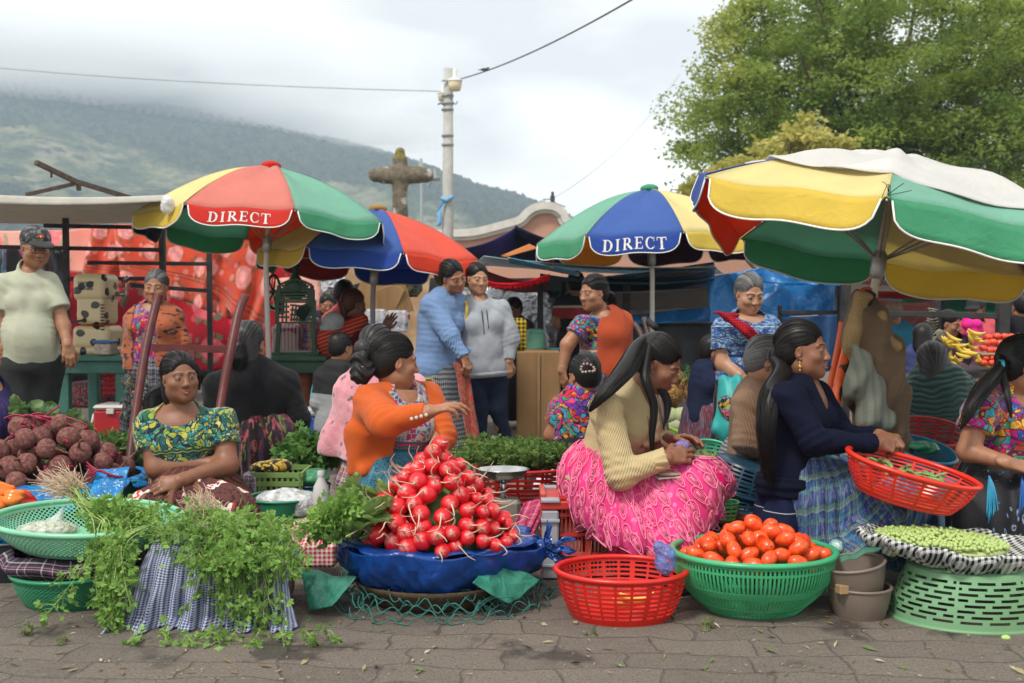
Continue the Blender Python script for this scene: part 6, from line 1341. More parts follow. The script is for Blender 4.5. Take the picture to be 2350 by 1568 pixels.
    sheet('plastic_flap','blue plastic flap hanging at the right of the beet basin','plastic sheet',[(215,1080,4.8),(292,1075,4.75),(275,1172,4.68),(200,1165,4.62)],BB,20,20,rip=.035,rf=16,th=.002,seed=4)
    P_=[beet_proto(i) for i in range(6)]; cx_,cy_=bc[0]-.01,bc[1]-.02
    env=lambda x,y:zb+.03+.27*(1-min(1,sqrt(((x-cx_+.0)/.40)**2+((y-cy_)/.30)**2))**1.5)
    C,R_=heap(60,.052,ellin(cx_,cy_,.37,.27),lambda x,y:zb-.02,env,5,30000,.14,2.6)
    place('beet',P_,C,R_*1.0,'muddy purple beet in the heap over the blue plastic liner','beet','beets heaped at the left',2)
    for p in P_: kill(p)
    leafy('beet leaves with red stalks behind the beet heap',[(V3(bc[0]-.05+.03*i,bc[1]+.15,zb+.2),V3(bc[0]-.16+.04*i,bc[1]+.12,zb+.28-.01*i)) for i in range(8)],.12,.04,(.05,.12,.04),(.15,.24,.08),'beet_leaves')
    g=M();
    for i in range(22): a=V3(bc[0]-.1+rs.normal()*.05,bc[1]-.02,zb+.27);g.tube(bez(a,a+V3(.05,0,.03),a+V3(.12+rs.normal()*.03,-.02,-.03+rs.normal()*.03),8),.004,5)
    o=g.out('beet_stalks',BST);tag(o,'loose magenta beet stalks across the top of the beet heap','stalks')
    g=M();
    for i in range(7): a=V3(bc[0]+.26,bc[1]-.24,zb+.06);g.tube(bez(a+V3(0,0,.015*i-.04),a+V3(.07,-.04,.06-.01*i),a+V3(.10+.01*i,-.02,-.01),9),.0035,5)
    o=g.out('beet_stalks',BST);tag(o,'magenta beet stalks looping at the right edge of the basin','stalks')
    # peppers at far left in blue plastic
    Yp=4.6;pc=V3(W(15,0,Yp)[0],Yp,W(0,1195,4.5)[2])
    PR=[prodmat('pepper_red',[(.3,(.5,.01,.008)),(.7,(.62,.03,.01))],2,.2),prodmat('pepper_orange',[(.3,(.72,.12,.01)),(.7,(.8,.25,.02))],2,.2)]
    for i,(u,v,L_,m_,an) in enumerate(((50,1170,.085,0,.1),(18,1180,.08,0,-.2),(40,1140,.055,1,1.),(12,1125,.05,1,.4),(65,1150,.05,0,-.8),(5,1155,.05,1,.8),(25,1198,.05,1,.2),(-20,1150,.06,0,.3),(-15,1190,.06,1,0))):
        q=W(u,v,Yp-.03*(i%3));s=SDF();d=V3(cos(an),0,sin(an)*.4);s.cap(q-d*L_*.5,q+d*L_*.6,.036,.016,k=.02).ell(q-d*L_*.5,(.036,.034,.036));V,Q=s.mesh(.006,mod=lambda P:.004*np.sin(np.arctan2((P-q)[:,1],(P-q)[:,2])*4))
        o=mk('bell_pepper',V,[Q],PR[m_],label=('long red' if m_==0 else 'small orange')+' pepper in the blue plastic at the far left',cat='pepper',group='peppers at the far left')
        g=M();g.tube([q-d*(L_*.5+.03),q-d*(L_*.5+.055)+V3(0,0,.01)],.005,6);g.out('stalk',STEMB,o)
    g=M();g.grid(lambda U,V_:np.stack([pc[0]+(.17*V_+.015*np.sin(U*2*pi*9)*V_)*np.cos(U*2*pi)*1.15,pc[1]+(.16*V_)*np.sin(U*2*pi),pc[2]-.05+.06*V_**2+.012*np.sin(U*2*pi*7)*V_-.0*V_],-1),120,10,cu=True);g.grid(lambda U,V_:np.stack([pc[0]+(.17-.10*V_)*1.15*np.cos(U*2*pi),pc[1]+(.16-.09*V_)*np.sin(U*2*pi),pc[2]+.01-.18*V_+.012*np.sin(U*2*pi*7)*(1-V_)],-1),120,10,cu=True)
    o=g.out('plastic_liner',BB);solid(o,.002);tag(o,'blue plastic bundle holding peppers at the far left','plastic bundle')
    basket('dark basin under the pepper bundle at the far left edge',(pc[0],pc[1],.0),.19,.16,.15,plastic('basin_dark',(.02,.03,.04)),rim=.01,hole=lambda i,j:False)
    # herbs bunch in dark basket behind hand truck, lime crate edge
    hb=W(240,1070,5.5);basket('dark basket of leafy greens behind the hand truck',(hb[0],5.5,hb[2]-.07),.19,.10,.15,plastic('basket_black',(.01,.03,.03)),lattice=60,rim=.008)
    st_=[[hb+V3(rs.normal()*.04,rs.normal()*.04,.0),hb+V3(rs.normal()*.09,rs.normal()*.07,.09),hb+V3(rs.normal()*.15,rs.normal()*.10-.03,.11+rs.normal()*.03)] for i in range(60)]
    herb('mound of fresh leafy green herbs in the dark basket',st_,.030,14,(.03,.09,.015),(.10,.20,.05),.035,seed=8,name='leafy_herbs',shape=1,frac=.3)
    g=M();q=W(215,1010,5.9)
    for i in range(3): g.box(V3(q[0],5.9,.28+i*.05),(.5,.02,.03))
    for i in range(2): g.box(V3(q[0]-.25+.5*i,6.05,.3),(.02,.3,.16))
    o=g.out('green_crate',plastic('crate_lime',(.16,.30,.06)),smooth=False);tag(o,'lime green crate edge behind the leafy herbs','crate')
radishes();front_left()
def mid_front():
    rs=np.random.default_rng(21)
    # --- red crate the woman in pink sits on
    RC=plastic('crate_red_near',(.50,.03,.02),.45,dirt=(.35,.3,.28));GC=plastic('crate_grey',(.32,.34,.37),.5,dirt=(.4,.08,.06))
    x0=W(1242,0,4.55)[0];x1=W(1520,0,4.75)[0];yf=4.50;dp=.36;zt=W(1300,1150,4.5)[2]; r=emp('plastic_crate',((x0+x1)/2,yf+dp/2,0),label='red slatted crate with grey corner post used as a seat by the woman in pink',cat='crate')
    wd=x1-x0
    g=M();g.box(((x0+x1)/2,yf+dp/2,zt-.02),(wd,dp,.035),None,.006);g.out('bottom_panel',RC,r,smooth=False)
    for (a,b) in ((x0,x0+.075),(x1-.075,x1)):
        for y in(yf,yf+dp-.05):
            g=M();g.box(((a+b)/2,y+.025,zt/2-.018),(b-a-.008,.05,zt-.045),None,.006)
            for z in(.06,.14,.24,.32): g.box(((a+b)/2,y+.02,z),(b-a,.06,.012),None,.002)
            g.out('corner_post',GC,r,smooth=False)
    for y in(yf+.03,yf+dp-.03):
        g=M()
        for z in(.02,.10,.18,.26,.33): g.box(((x0+x1)/2,y,z),(wd-.15,.02,.014))
        for i in range(22): g.box((x0+.085+i*(wd-.17)/21,y+.006,.18),(.007,.012,.31))
        for i in(1,2): g.box((x0+.075+i*(wd-.15)/3,y-.003,.18),(.014,.03,.33))
        g.out('slatted_side',RC,r,smooth=False)
    for x in(x0+.01,x1-.01):
        g=M()
        for z in(.02,.10,.18,.26,.33): g.box((x,yf+dp/2,z),(.02,dp-.1,.014))
        for i in range(12): g.box((x,yf+.06+i*(dp-.12)/11,.18),(.012,.007,.31))
        g.out('slatted_side',RC,r,smooth=False)
    # --- red basket with bananas in front
    RB=plastic('basket_red',(.58,.015,.008),.35)
    c=V3(W(1430,0,4.0)[0],4.0,0); slot=lambda i,j:(j%2==1 and 2<=j<=17 and (i%6)!=0 and i%30>1)
    R0=.232;basket('red oval slotted basket on the paving holding two bananas',(c[0],c[1],0),R0,.165,.175,RB,nt=150,nz=20,hole=slot,rim=.012,sx=1.0,sy=.86)
    BN=prodmat('banana_yellow',[(.3,(.62,.42,.05)),(.6,(.68,.50,.10)),(.75,(.25,.15,.03))],6,.5)
    def banana(p,a,L_=.11,label='',m=BN,r_=.016,el=.35):
        t_=np.linspace(-1,1,12);P=np.stack([np.sin(t_*.9)*L_*.6,0*t_,(1-np.cos(t_*.9))*L_*.6],1)@eul(el,0,a).T+p; g=M();g.tube(P,[.004,.009,.013,r_,r_,r_,r_,r_,r_,.012,.008,.003],8); return g.out('banana',m,label=label,cat='banana')
    banana(c+V3(.02,-.02,.045),.3,.12,'ripe banana lying lower in the red basket');banana(c+V3(.05,-.04,.065),.1,.13,'ripe banana with dark tip lying on top in the red basket')
    # blue thin bag hanging between the baskets
    s=SDF();q=W(1530,1290,3.95);s.ell(q,(.040,.03,.05),None).cap(q+V3(0,0,.03),q+V3(-.03,0,.055),.02,.022,.02);V,Q=s.mesh(.004,mod=lambda P:.009*wob(P,60,2)+.004*wob(P,160,3));mk('plastic_bag',V,[Q],film('bag_blue_clear',(.10,.22,.55),.55,.12),label='small translucent blue plastic bag between the red and green baskets',cat='bag')
    # --- tomato basket
    GB=plastic('basket_green_bright',(.045,.36,.15),.33); tc_=V3(W(1738,0,4.08)[0],4.08,0); Rt=.292
    hole=lambda i,j:(i%2==1 and j%9!=4 and 1<=j<=24 and not(11<=j<=13))
    basket('big green fine-meshed round basket heaped with plum tomatoes',(tc_[0],tc_[1],0),Rt,.215,.16,GB,nt=240,nz=27,hole=hole,rim=.014,bulge=.30,sy=.9)
    P_=[tomato_proto(i) for i in range(6)]; zc=.215
    env=lambda x,y:zc-.012+.150*(1-min(1,sqrt(((x-tc_[0]-.01)/.27)**2+((y-tc_[1]+.02)/.24)**2))**1.3)
    C,R_=heap(120,.030,ellin(tc_[0],tc_[1],.245,.21),lambda x,y:zc-.09,env,6,30000,.08,2.2)
    place('tomato',P_,C,R_*.90,'ripe plum tomato in the heap in the green basket','tomato','plum tomatoes heaped in the green basket',4,lambda i,p,q:(q.uniform(.9,2.2),q.uniform(-.5,.5),q.uniform(0,6.28)))
    # split tomato
    q=W(1742,1240,3.98);s=SDF();s.ell(q,(.036,.03,.034)).ell(q+V3(.006,-.03,.004),(.018,.016,.022),None,.004,'s');V,Q=s.mesh(.003,mod=lambda P:.002*wob(P,120,1));mk('tomato',V,[Q],TOM,label='split tomato showing its seeds near the top of the heap',cat='tomato')
    for p in P_: kill(p)
    # white and green bag behind the tomatoes
    s=SDF();q=W(1700,1235,4.45);s.ell(q+V3(0,0,-.08),(.12,.08,.10)).ell(q+V3(.06,-.03,0),(.05,.03,.035),None,.03);V,Q=s.mesh(.007,mod=lambda P:.012*wob(P,28,5)+.005*wob(P,90,6));k=NT('bag_white_green');v=k.co('obj');k.set(col=k.mix(k.ma('MULTIPLY',k.ramp(k.vor(v,9),[(.30,1),(.34,0)]),k.ramp(k.sep(v,2),[(.09,1),(.11,0)])),(.66,.67,.66),(.16,.42,.05)),rough=.3);k.bump(k.noise(v,30,4),.5,.01);mk('carrier_bag',V,[Q],transl(k,.3),label='white carrier bag with green print behind the tomato basket',cat='bag')
    s=SDF();q=W(1900,1290,4.25);s.ell(q+V3(0,0,-.05),(.05,.04,.07)).cap(q,q+V3(.03,0,.05),.025,.03,.02);V,Q=s.mesh(.005,mod=lambda P:.008*wob(P,60,7));mk('plastic_bag',V,[Q],film('bag_teal_clear',(.4,.65,.6),.6,.15),label='pale teal plastic bag stuffed between the tomatoes and the grey bowls',cat='bag')
    s=SDF();q=W(1905,1330,4.3);s.ell(q+V3(-.02,0,-.12),(.06,.05,.11));V,Q=s.mesh(.007,mod=lambda P:.01*wob(P,40,8));mk('sack',V,[Q],plain('sack_beige',(.4,.36,.32),.8,.2,.2,20,.3),label='crumpled beige sack behind the grey bowls',cat='sack')
    # --- grey bowls
    BW=plain('bowl_taupe',(.20,.155,.125),.45,.4,.12,8,.1,.002,dirt=(.12,.09,.07)); x=W(1998,0,3.95)[0]
    for i,(z,tl,dx,lb) in enumerate(((0,0,0,'taupe plastic bowl standing on the paving left of the upturned basket'),(.085,.16,-.008,'taupe plastic bowl tilted inside the one below, holding a strip of green tape'))):
        r,xf=basket(lb,V3(x+dx,4.0,z),.108,.105,.085,BW,nt=60,nz=6,hole=None,rim=.007,name='bowl',cat='bowl',tilt=eul(.05 if i else 0,-tl,0),th=.004)
    g=M();g.grid(lambda U,V_:V3(x-.09,3.92,.205)+np.stack([U*.16,.02*V_+.02*U,.05*U+.015*V_+.004*np.sin(U*14)],-1),16,4);o=g.out('green_strip',tarp('strip_green',(.06,.18,.12),.5,.3,.2));solid(o,.002);tag(o,'strip of dark green tape lying over the upper taupe bowl','tape')
    g=M();g.box(W(1932,1352,3.92),(.035,.035,.03),eul(0,0,.3),.002);g.box(W(1945,1346,3.94),(.03,.03,.03),eul(0,.2,.1),.002);o=g.out('wood_block',plain('wood_pale',(.35,.23,.12),.8,.2,.2,12,0),smooth=False);tag(o,'small pale wood block by the rim of the taupe bowls','wood block')
    # --- upturned basket and gingham tray of peas
    OG=plastic('basket_olive',(.16,.33,.17),.5,dirt=(.12,.24,.10)); ux=W(2245,0,4.0)[0]; sl=lambda i,j:(j%2==0 and 2<=j<=17 and (i+3*(j//2))%8 not in(0,1) and i%24!=0)
    basket('faded green slotted basket turned upside down as a stand for the peas',V3(ux,4.0,.0),.275,.18,.215,OG,nt=144,nz=20,hole=sl,rim=.011,inv=True,sy=.85)
    tx,ty,tz=W(2200,0,4.0)[0],4.03,.186
    KG=gingham('gingham_black',(.62,.62,.60),(.012,.018,.025),.0195)
    def f(U,V_):
        a=U*2*pi; v=V_ # 0 centre bottom inside,..., .55 rim, 1 lower outside
        k_=np.where(v<.5,v/.5,1); ro=np.where(v<.5,.19+.10*k_**1.5,.29+.012*np.sin(17*a)); z=np.where(v<.5,.0+.085*k_**2,.085*(1-((v-.5)/.5)**1.3)-.0); ro=np.where(v>=.5,ro+.018*np.sin((v-.5)*2*pi)*1-.10*((v-.5)/.5)**2,ro); z=z+.006*np.sin(a*9)+.010*np.sin(a*2+1)
        return np.stack([tx+ro*np.cos(a)*1.06+.01*np.sin(a*5),ty+ro*np.sin(a)*.83,tz+z-.022*np.cos(a)],-1)
    g=M();U,Vg=np.meshgrid(np.linspace(0,1,220,endpoint=False),np.linspace(0,1,36),indexing='ij');
    g.grid(f,220,36,cu=True);g.tcs=[np.stack([v_[:,0],v_[:,1]+v_[:,2],0*v_[:,0]],1) for v_ in g.V];o=g.out('gingham_tray',KG);solid(o,.004);tag(o,'black and white gingham cloth lining the wide tray of green peas','cloth')
    PE=prodmat('pea_green',[(.3,(.28,.40,.09)),(.7,(.50,.60,.24))],2,.4); rr=.0074
    px,py=W(2186,0,4.0)[0],4.03; g=M();g.ball((0,0,0),1.,10,7);pm=g.local('pea',PE);C=[]
    pts=[];gridx=np.arange(-.24,.24,rr*1.85);
    for iy,y in enumerate(np.arange(-.17,.17,rr*1.62)):
        for x_ in gridx:
            X=x_+rr*.9*(iy%2)+rs.normal()*.0024;d=sqrt((X/.232)**2+(y/.165)**2)
            if d<1: pts.append((px+X,py+y+rs.normal()*.0024,tz+.080+.022*(1-d**2)-.022*X/.3+rs.normal()*.0045))
    pts=np.array(pts);dist=pts[:,1]-.0*pts[:,2]; order=np.argsort(dist); top=pts[order[:290]];rest=pts[order[290:]]
    for p in top: o=bpy.data.objects.new('pea',pm);COL.objects.link(o);o.location=p;o.scale=(rr*rs.uniform(.92,1.1),)*3;tag(o,'round pale green pea in the front of the gingham tray','pea','green peas in the gingham tray')
    g=M();
    for p in rest: g.ball(p,rr*rs.uniform(.92,1.1),8,6)
    g.ball((px,py,tz+.052),(.232,.165,.035),40,10); o=g.out('shelled_peas',PE);tag(o,'bed of shelled green peas filling the gingham tray',None,None,'stuff')
    # avocados at the right edge
    AV=prodmat('avocado_skin',[(.3,(.05,.075,.02)),(.55,(.12,.16,.045)),(.75,(.20,.22,.07))],9,.5,bump_=.6)
    for i,(u,v,y) in enumerate(((2318,1245,4.35),(2345,1258,4.28),(2325,1275,4.25),(2360,1235,4.4))):
        q=W(u,v,y);s=SDF();s.ell(q,(.042,.036,.036)).ell(q+V3(-.03,0,.012),(.025,.022,.022),None,.02);V,Q=s.mesh(.005);mk('avocado',V,[Q],AV,label='rough green avocado at the right edge behind the pea tray',cat='avocado',group='avocados at the right edge')
    g=M();q=W(2340,1300,4.4);g.lathe([(0,.0),(.12,.0),(.16,q[2]-.02),(.165,q[2])],40,(q[0],4.4,0));o=g.out('dark_basket',plain('basket_wicker',(.05,.035,.03),.8,.2,.3,50,.4,.01));solid(o,.005);tag(o,'dark basket under the avocados at the right edge','basket')
    q=W(2308,1464,3.72);s=SDF();s.ell(q,(.016,.011,.010));V,Q=s.mesh(.003);mk('lime_leaf',V,[Q],plain('lime_peel',(.45,.6,.2),.5),label='pale green fruit scrap lying by the rim of the upturned basket',cat='fruit scrap')
    # blue sack right behind
    s=SDF();q=W(2165,1190,4.75);s.ell(V3(q[0],4.75,.19),(.12,.12,.19)).ell(V3(q[0]-.02,4.7,.30),(.08,.08,.07),None,.04);V,Q=s.mesh(.010,mod=lambda P:.012*wob(P,22,9));k=knit('woven_sack',(.13,.20,.32),200,'Z');mk('sack',V,[Q],k,attr={'tc':V},label='blue woven sack standing beside the navy woman\'s skirt',cat='sack')
    # --- scale, red basket of greens, bunches behind radishes
    ST=plain('steel_pan',(.55,.55,.55),.22,.5,.05,9,0,metal=.95); zc=W(1155,1080,4.9)
    r=emp('market_scale',(zc[0],4.9,0),label='steel pan scale with grey cast body behind the radish heap',cat='scale')
    g=M();g.lathe([(0,0),(.04,.002),(.09,.022),(.110,.052),(.114,.052)],48,zc-V3(0,0,.045),sy=.85);o=g.out('pan',ST,r);solid(o,.002)
    g=M();g.box(V3(zc[0]+.01,4.9,.13),(.13,.12,.26),None,.015);g.out('housing',plain('scale_grey',(.22,.21,.18),.5,.4,.2,15,.2,dirt=(.12,.08,.05)),r,smooth=False)
    g=M();g.tube([V3(zc[0],4.9,.25),zc-V3(0,0,.03)],.014,10);g.tube([zc+V3(-.08,0,-.03),zc+V3(.08,0,-.03)],.006,6);g.out('spindle',ST,r)
    q=V3(W(1205,0,5.3)[0],5.3,0);zb=W(0,1075,5.2)[2]
    basket('red slotted basket of green herbs behind the steel scale',V3(q[0],5.3,zb-.16),.235,.16,.18,plastic('basket_red_b',(.48,.012,.012)),nt=100,nz=14,hole=lambda i,j:j%2==1 and i%8!=0,rim=.01)
    st_=[[q+V3(rs.normal()*.05,rs.normal()*.05,zb),q+V3(rs.normal()*.10,rs.normal()*.07,zb+.05),q+V3(rs.normal()*.13-.02,rs.normal()*.09,zb+.07+rs.normal()*.02)] for i in range(80)]
    herb('mound of feathery green herbs in the red slotted basket',st_,.016,30,(.05,.13,.02),(.16,.26,.06),.035,seed=12,name='feathery_herbs',shape=3,frac=.1)
    for i,(u,v) in enumerate(((1188,1045),(1210,1048))):
        q2=W(u+80 if 0 else u+25*i,v,5.35);s=SDF();s.ell(q2,(.045,.04,.045));V,Q=s.mesh(.006,mod=lambda P:.002*np.sin(np.arctan2((P-q2)[:,0],(P-q2)[:,1])*9));mk('pale_squash',V,[Q],plain('squash',(.68,.58,.30),.4,.4,.1,9),label=('cream squash resting on the feathery herbs, left one','cream squash resting on the feathery herbs, right one')[i],cat='squash',group='cream squashes in the herb basket')
    leafy('single broad green leaf by the blue-jeans feet',[(W(1110,1070,5.6),W(1085,1062,5.6))],.12,.06,(.08,.2,.05),(.18,.34,.1),'broad_leaf')
    # parsley bunch, green bag, crate at centre-left
    q=W(712,1050,5.6);st_=[[q+V3(rs.normal()*.02,rs.normal()*.02,-.09),q+V3(rs.normal()*.05,rs.normal()*.05,.0),q+V3(rs.normal()*.075,rs.normal()*.06,.035+rs.normal()*.035)] for i in range(60)]
    herb('tight bunch of parsley standing between the crate and the orange cardigan',st_,.026,18,(.03,.12,.02),(.13,.27,.06),.03,seed=14,name='parsley_bunch',shape=3,frac=.45)
    gc=V3(W(632,0,5.2)[0],5.25,0);zt=W(0,1082,5.2)[2];LC=plastic('crate_lime_b',(.17,.28,.07),.5,dirt=(.12,.18,.05)); r=emp('plastic_crate',(gc[0],5.25,0),label='lime green slatted crate behind the brown lace skirt',cat='crate');hw=.105
    for y,ax in((5.15,0),(5.40,0)):
        g=M()
        for z in(zt-.01,zt-.05,.08): g.box((gc[0],y,z),(hw*2,.012,.022))
        for i in range(9): g.box((gc[0]-hw+i*hw/4,y+.002,zt/2),(.010,.010,zt-.02))
        g.out('slatted_side',LC,r,smooth=False)
    for x in(gc[0]-hw-.007,gc[0]+hw+.007):
        g=M()
        for z in(zt-.01,zt-.05,.08): g.box((x,5.275,z),(.012,.25,.022))
        for i in range(9): g.box((x,5.16+i*.029,zt/2),(.010,.010,zt-.02))
        g.out('slatted_side',LC,r,smooth=False)
    s=SDF();q=W(620,1072,5.25);s.ell(q,(.10,.07,.03)).ell(q+V3(.04,0,.015),(.05,.05,.02));V,Q=s.mesh(.007,mod=lambda P:.006*wob(P,40,3));mk('folded_scarf',V,[Q],huipil('scarf_gold',[(.5,.32,.04),(.02,.02,.02),(.6,.4,.08)],(.015,.012,.01),30,.7),attr={'tc':V},label='black and gold scarf folded on the lime crate',cat='scarf')
    q=W(570,1105,5.15);s=SDF();s.box(V3(q[0],5.2,q[2]-.06),(.02,.05,.07),None,.02);V,Q=s.mesh(.008,mod=lambda P:.006*wob(P,30,3));mk('plaid_cloth',V,[Q],plaid('plaid_mauve',[(.15,.10,.14),(.06,.03,.06),(.4,.35,.38)],.05),attr={'tc':V},label='mauve plaid cloth hanging left of the lime crate',cat='cloth')
    gcx=V3(W(708,0,5.25)[0],5.25,W(0,1112,5.25)[2]);basket('small dark blue basin under the green plastic bag',gcx-V3(0,0,.09),.085,.09,.07,plastic('basin_navy',(.01,.03,.10)),rim=.006,nt=50,hole=lambda i,j:False)
    s=SDF();s.ell(gcx+V3(0,0,.03),(.085,.07,.035)).ell(gcx+V3(.03,0,.05),(.04,.04,.02));V,Q=s.mesh(.006,mod=lambda P:.008*wob(P,45,3));mk('plastic_bag',V,[Q],tarp('bag_green',(.10,.38,.20),.3,.5,.4,9,.8,.02),label='crumpled green plastic bag on the small navy basin',cat='bag')
    q=V3(W(635,0,4.8)[0],4.85,W(0,1145,4.8)[2]);basket('green basin of clear bags right of the brown lace skirt',q-V3(0,0,.12),.15,.12,.11,plastic('basin_green',(.02,.20,.10)),rim=.008,nt=60,hole=lambda i,j:False)
    s=SDF();s.ell(q+V3(.02,-.05,-.0),(.13,.09,.04)).ell(q+V3(.08,-.08,-.03),(.08,.05,.05));V,Q=s.mesh(.006,mod=lambda P:.012*wob(P,32,3)+.005*wob(P,90,4));mk('plastic_bag',V,[Q],film('bag_clear_b',(.7,.71,.72),.6,.15),label='crumpled clear plastic bags in the green basin',cat='bag')
    # bottle
    bt=V3(W(730,0,4.6)[0],4.6,W(0,1205,4.6)[2]);k=NT('bottle_plastic');k.set(col=(.62,.60,.58),rough=.2,alpha=.75,spec=.5);r=emp('soda_bottle',tuple(bt),label='clear plastic soda bottle with red label between the two seated women',cat='bottle')
    g=M();g.lathe([(0,0),(.034,0),(.037,.01),(.037,.07),(.034,.09),(.037,.12),(.030,.16),(.014,.19),(.013,.205)],30,bt);g.out('bottle_body',k.m,r);g=M();g.lathe([(.0385,.03),(.0385,.085)],30,bt);o=g.out('paper_label',plain('label_red',(.62,.05,.03),.5,.3,0,9,0),r)
    tx_=bpy.data.curves.new('lettering','FONT');tx_.body='Coca-Cola';tx_.size=.020;tx_.shear=.4;to=bpy.data.objects.new('t',tx_);COL.objects.link(to);me=bpy.data.meshes.new_from_object(to.evaluated_get(bpy.context.evaluated_depsgraph_get()));bpy.data.objects.remove(to)
    for v_ in me.vertices: a=(v_.co.x-.04)/.0395;v_.co=Vector((.0395*sin(a),-.0395*cos(a),v_.co.y+.05))
    me.materials.append(LW);link('lettering',me,o)
    g=M();g.lathe([(.015,.2),(.015,.222),(0,.224)],16,bt);g.out('cap',plain('cap_grey',(.4,.4,.4),.5),r)
    # red gingham cloth by the bottle
    s=SDF();q=W(690,1215,4.55);s.box(q+V3(0,0,-.02),(.05,.03,.03),eul(0,-.5,0),.02);s.box(W(735,1270,4.5),(.05,.03,.03),None,.02);V,Q=s.mesh(.006,mod=lambda P:.008*wob(P,35,3));mk('gingham_cloth',V,[Q],gingham('gingham_red',(.7,.65,.62),(.5,.02,.03),.018,ax=(0,2)),attr={'tc':V},label='red and white gingham cloth peeking out left of the blue basket',cat='cloth')
    # magenta checked cloth and beans by the crate
    sheet('checked_cloth','magenta checked cloth hanging from the red crate corner','cloth',[(1205,1150,4.75),(1262,1140,4.7),(1225,1225,4.6),(1160,1245,4.6)],plaid('plaid_magenta',[(.40,.01,.10),(.30,.01,.06),(.6,.2,.3)],.05,axs=(0,1),nz=.1),24,20,rip=.03,rf=12,seed=4,fold=.02)
    BN2=prodmat('bean_pod',[(.3,(.28,.36,.10)),(.7,(.50,.55,.22))],3,.5);proto=None;k_=0
    for i in range(34):
        u=rs.uniform(1150,1240);v=rs.uniform(1245,1300);p=G(u,v,.02+.02*rs.random());L_=rs.uniform(.025,.045);a=rs.uniform(0,3.1)
        if i==0:
            g=M();t_=np.linspace(-1,1,9);g.tube(np.stack([t_,0*t_,.25*(1-t_**2)],1),[.03,.12,.2,.24,.25,.24,.2,.12,.03],7,flat=.8);proto=g.local('bean_pod',BN2)
        o=bpy.data.objects.new('bean_pod',proto);COL.objects.link(o);o.location=p;o.scale=(L_,)*3;o.rotation_euler=(rs.normal()*.3,rs.normal()*.3,a);tag(o,'green broad bean pod lying on the paving behind the radish basket','bean pod','bean pods on the ground')
    # stacks of dark blue baskets and others right-centre
    DB=plastic('basket_darkblue',(.012,.05,.09))
    for i,(u,v,tl,lb) in enumerate(((1690,1190,0,'dark teal basket at the bottom of the leaning stack'),(1695,1160,.12,'dark blue basket in the middle of the leaning stack'),(1700,1125,.3,'dark blue basket on top of the leaning stack'))):
        q=W(u,v,5.0);basket(lb,V3(q[0],5.05,max(q[2],0.02)),.165,.12,.125,DB if i else plastic('basket_teal_b',(.01,.08,.08)),nt=110,nz=14,hole=lambda i,j:j%2==1 and i%7!=0,rim=.009,tilt=eul(.1,tl,0),inv=True,group='leaning stack of dark baskets')
    q=W(1672,1165,4.75);basket('bright lime green basket half hidden by the pink skirt',q-V3(0.02,0,.05),.062,.075,.045,plastic('basket_lime',(.12,.62,.15)),nt=60,nz=8,hole=lambda i,j:j%2==1 and i%6!=0,rim=.005)
    q=W(1622,1060,6.2);basket('empty mint green basket tilted behind the hands of the woman in cream',q-V3(0,0,.07),.125,.15,.09,plastic('basket_mint',(.06,.42,.25)),nt=100,nz=14,hole=lambda i,j:j%2==1 and i%8!=0,rim=.008,tilt=eul(.35,0,0))
    st_=[[W(1640,1075,5.7)+rs.normal(size=3)*V3(.05,.04,.01),W(1650,1068,5.6)+rs.normal(size=3)*V3(.10,.05,.015),W(1660,1060,5.6)+rs.normal(size=3)*V3(.12,.05,.02)] for i in range(36)]
    herb('pale green onions and herbs behind the pink skirt',st_,.018,16,(.15,.25,.06),(.40,.48,.20),.03,seed=16,name='spring_onions',shape=2,frac=.3)
    g=M();q=W(1655,1235,4.8);g.box(V3(q[0],4.85,.13),(.14,.2,.26),None,.02);o=g.out('teal_tub',plastic('tub_teal',(.02,.10,.11)),smooth=False);tag(o,'dark teal plastic tub behind the pink skirt hem','tub')
    for i,(c_,lb) in enumerate((((.35,.03,.01),'flat red tray edge under the dark basket stack'),((.5,.2,.02),'flat ochre tray edge under the red tray'))):
        q=W(1710,1198+i*14,4.7);g=M();g.lathe([(0,0),(.10,0),(.12,.015),(.115,.018)],40,q-V3(0,0,.01));o=g.out('tray',plastic('tray_%d'%i,c_));solid(o,.003);tag(o,lb,'tray')
    # red tilted basket on the navy woman's lap, pods
    q=W(2062,1118,4.2); T_=eul(.12,.24,0)
    r,xf=basket('bright red slotted basket of bean pods tilted on the navy woman\'s lap',q-V3(-.02,0,.045),.245,.125,.18,plastic('basket_red_c',(.66,.028,.012),.3),nt=150,nz=18,hole=lambda i,j:j%2==1 and 1<=j<=15 and i%10!=0,rim=.012,tilt=T_,sy=.8)
    PD=prodmat('pod_green',[(.3,(.10,.17,.05)),(.7,(.25,.34,.12))],3,.5);t_=np.linspace(-1,1,9);pr_=None
    for i in range(26):
        if pr_ is None: g=M();g.tube(np.stack([t_,.15*t_**2,.1*(1-t_**2)],1),[.03,.14,.24,.27,.22,.26,.24,.12,.03],8,flat=.7);pr_=g.local('pod',PD)
        o=bpy.data.objects.new('bean_pod',pr_);COL.objects.link(o);e_=T_@V3(rs.uniform(-.15,.13),rs.uniform(-.10,.10),.085+rs.uniform(0,.035));o.location=q+V3(.02,0,-.045)+e_;o.scale=(rs.uniform(.03,.045),)*3;o.rotation_euler=(rs.normal()*.4,rs.normal()*.5,rs.uniform(0,6));tag(o,'dark green bean pod in the red basket on the navy woman\'s lap','bean pod','bean pods in the lap basket')
    # baskets behind at right
    q=W(2135,1000,5.4);basket('large dark red slotted basket behind the sky-blue one',V3(q[0],5.5,q[2]-.14),.20,.16,.16,plastic('basket_maroon',(.40,.015,.012)),nt=110,nz=14,hole=lambda i,j:j%2==1 and i%8!=0,rim=.009,tilt=eul(.25,0,0))
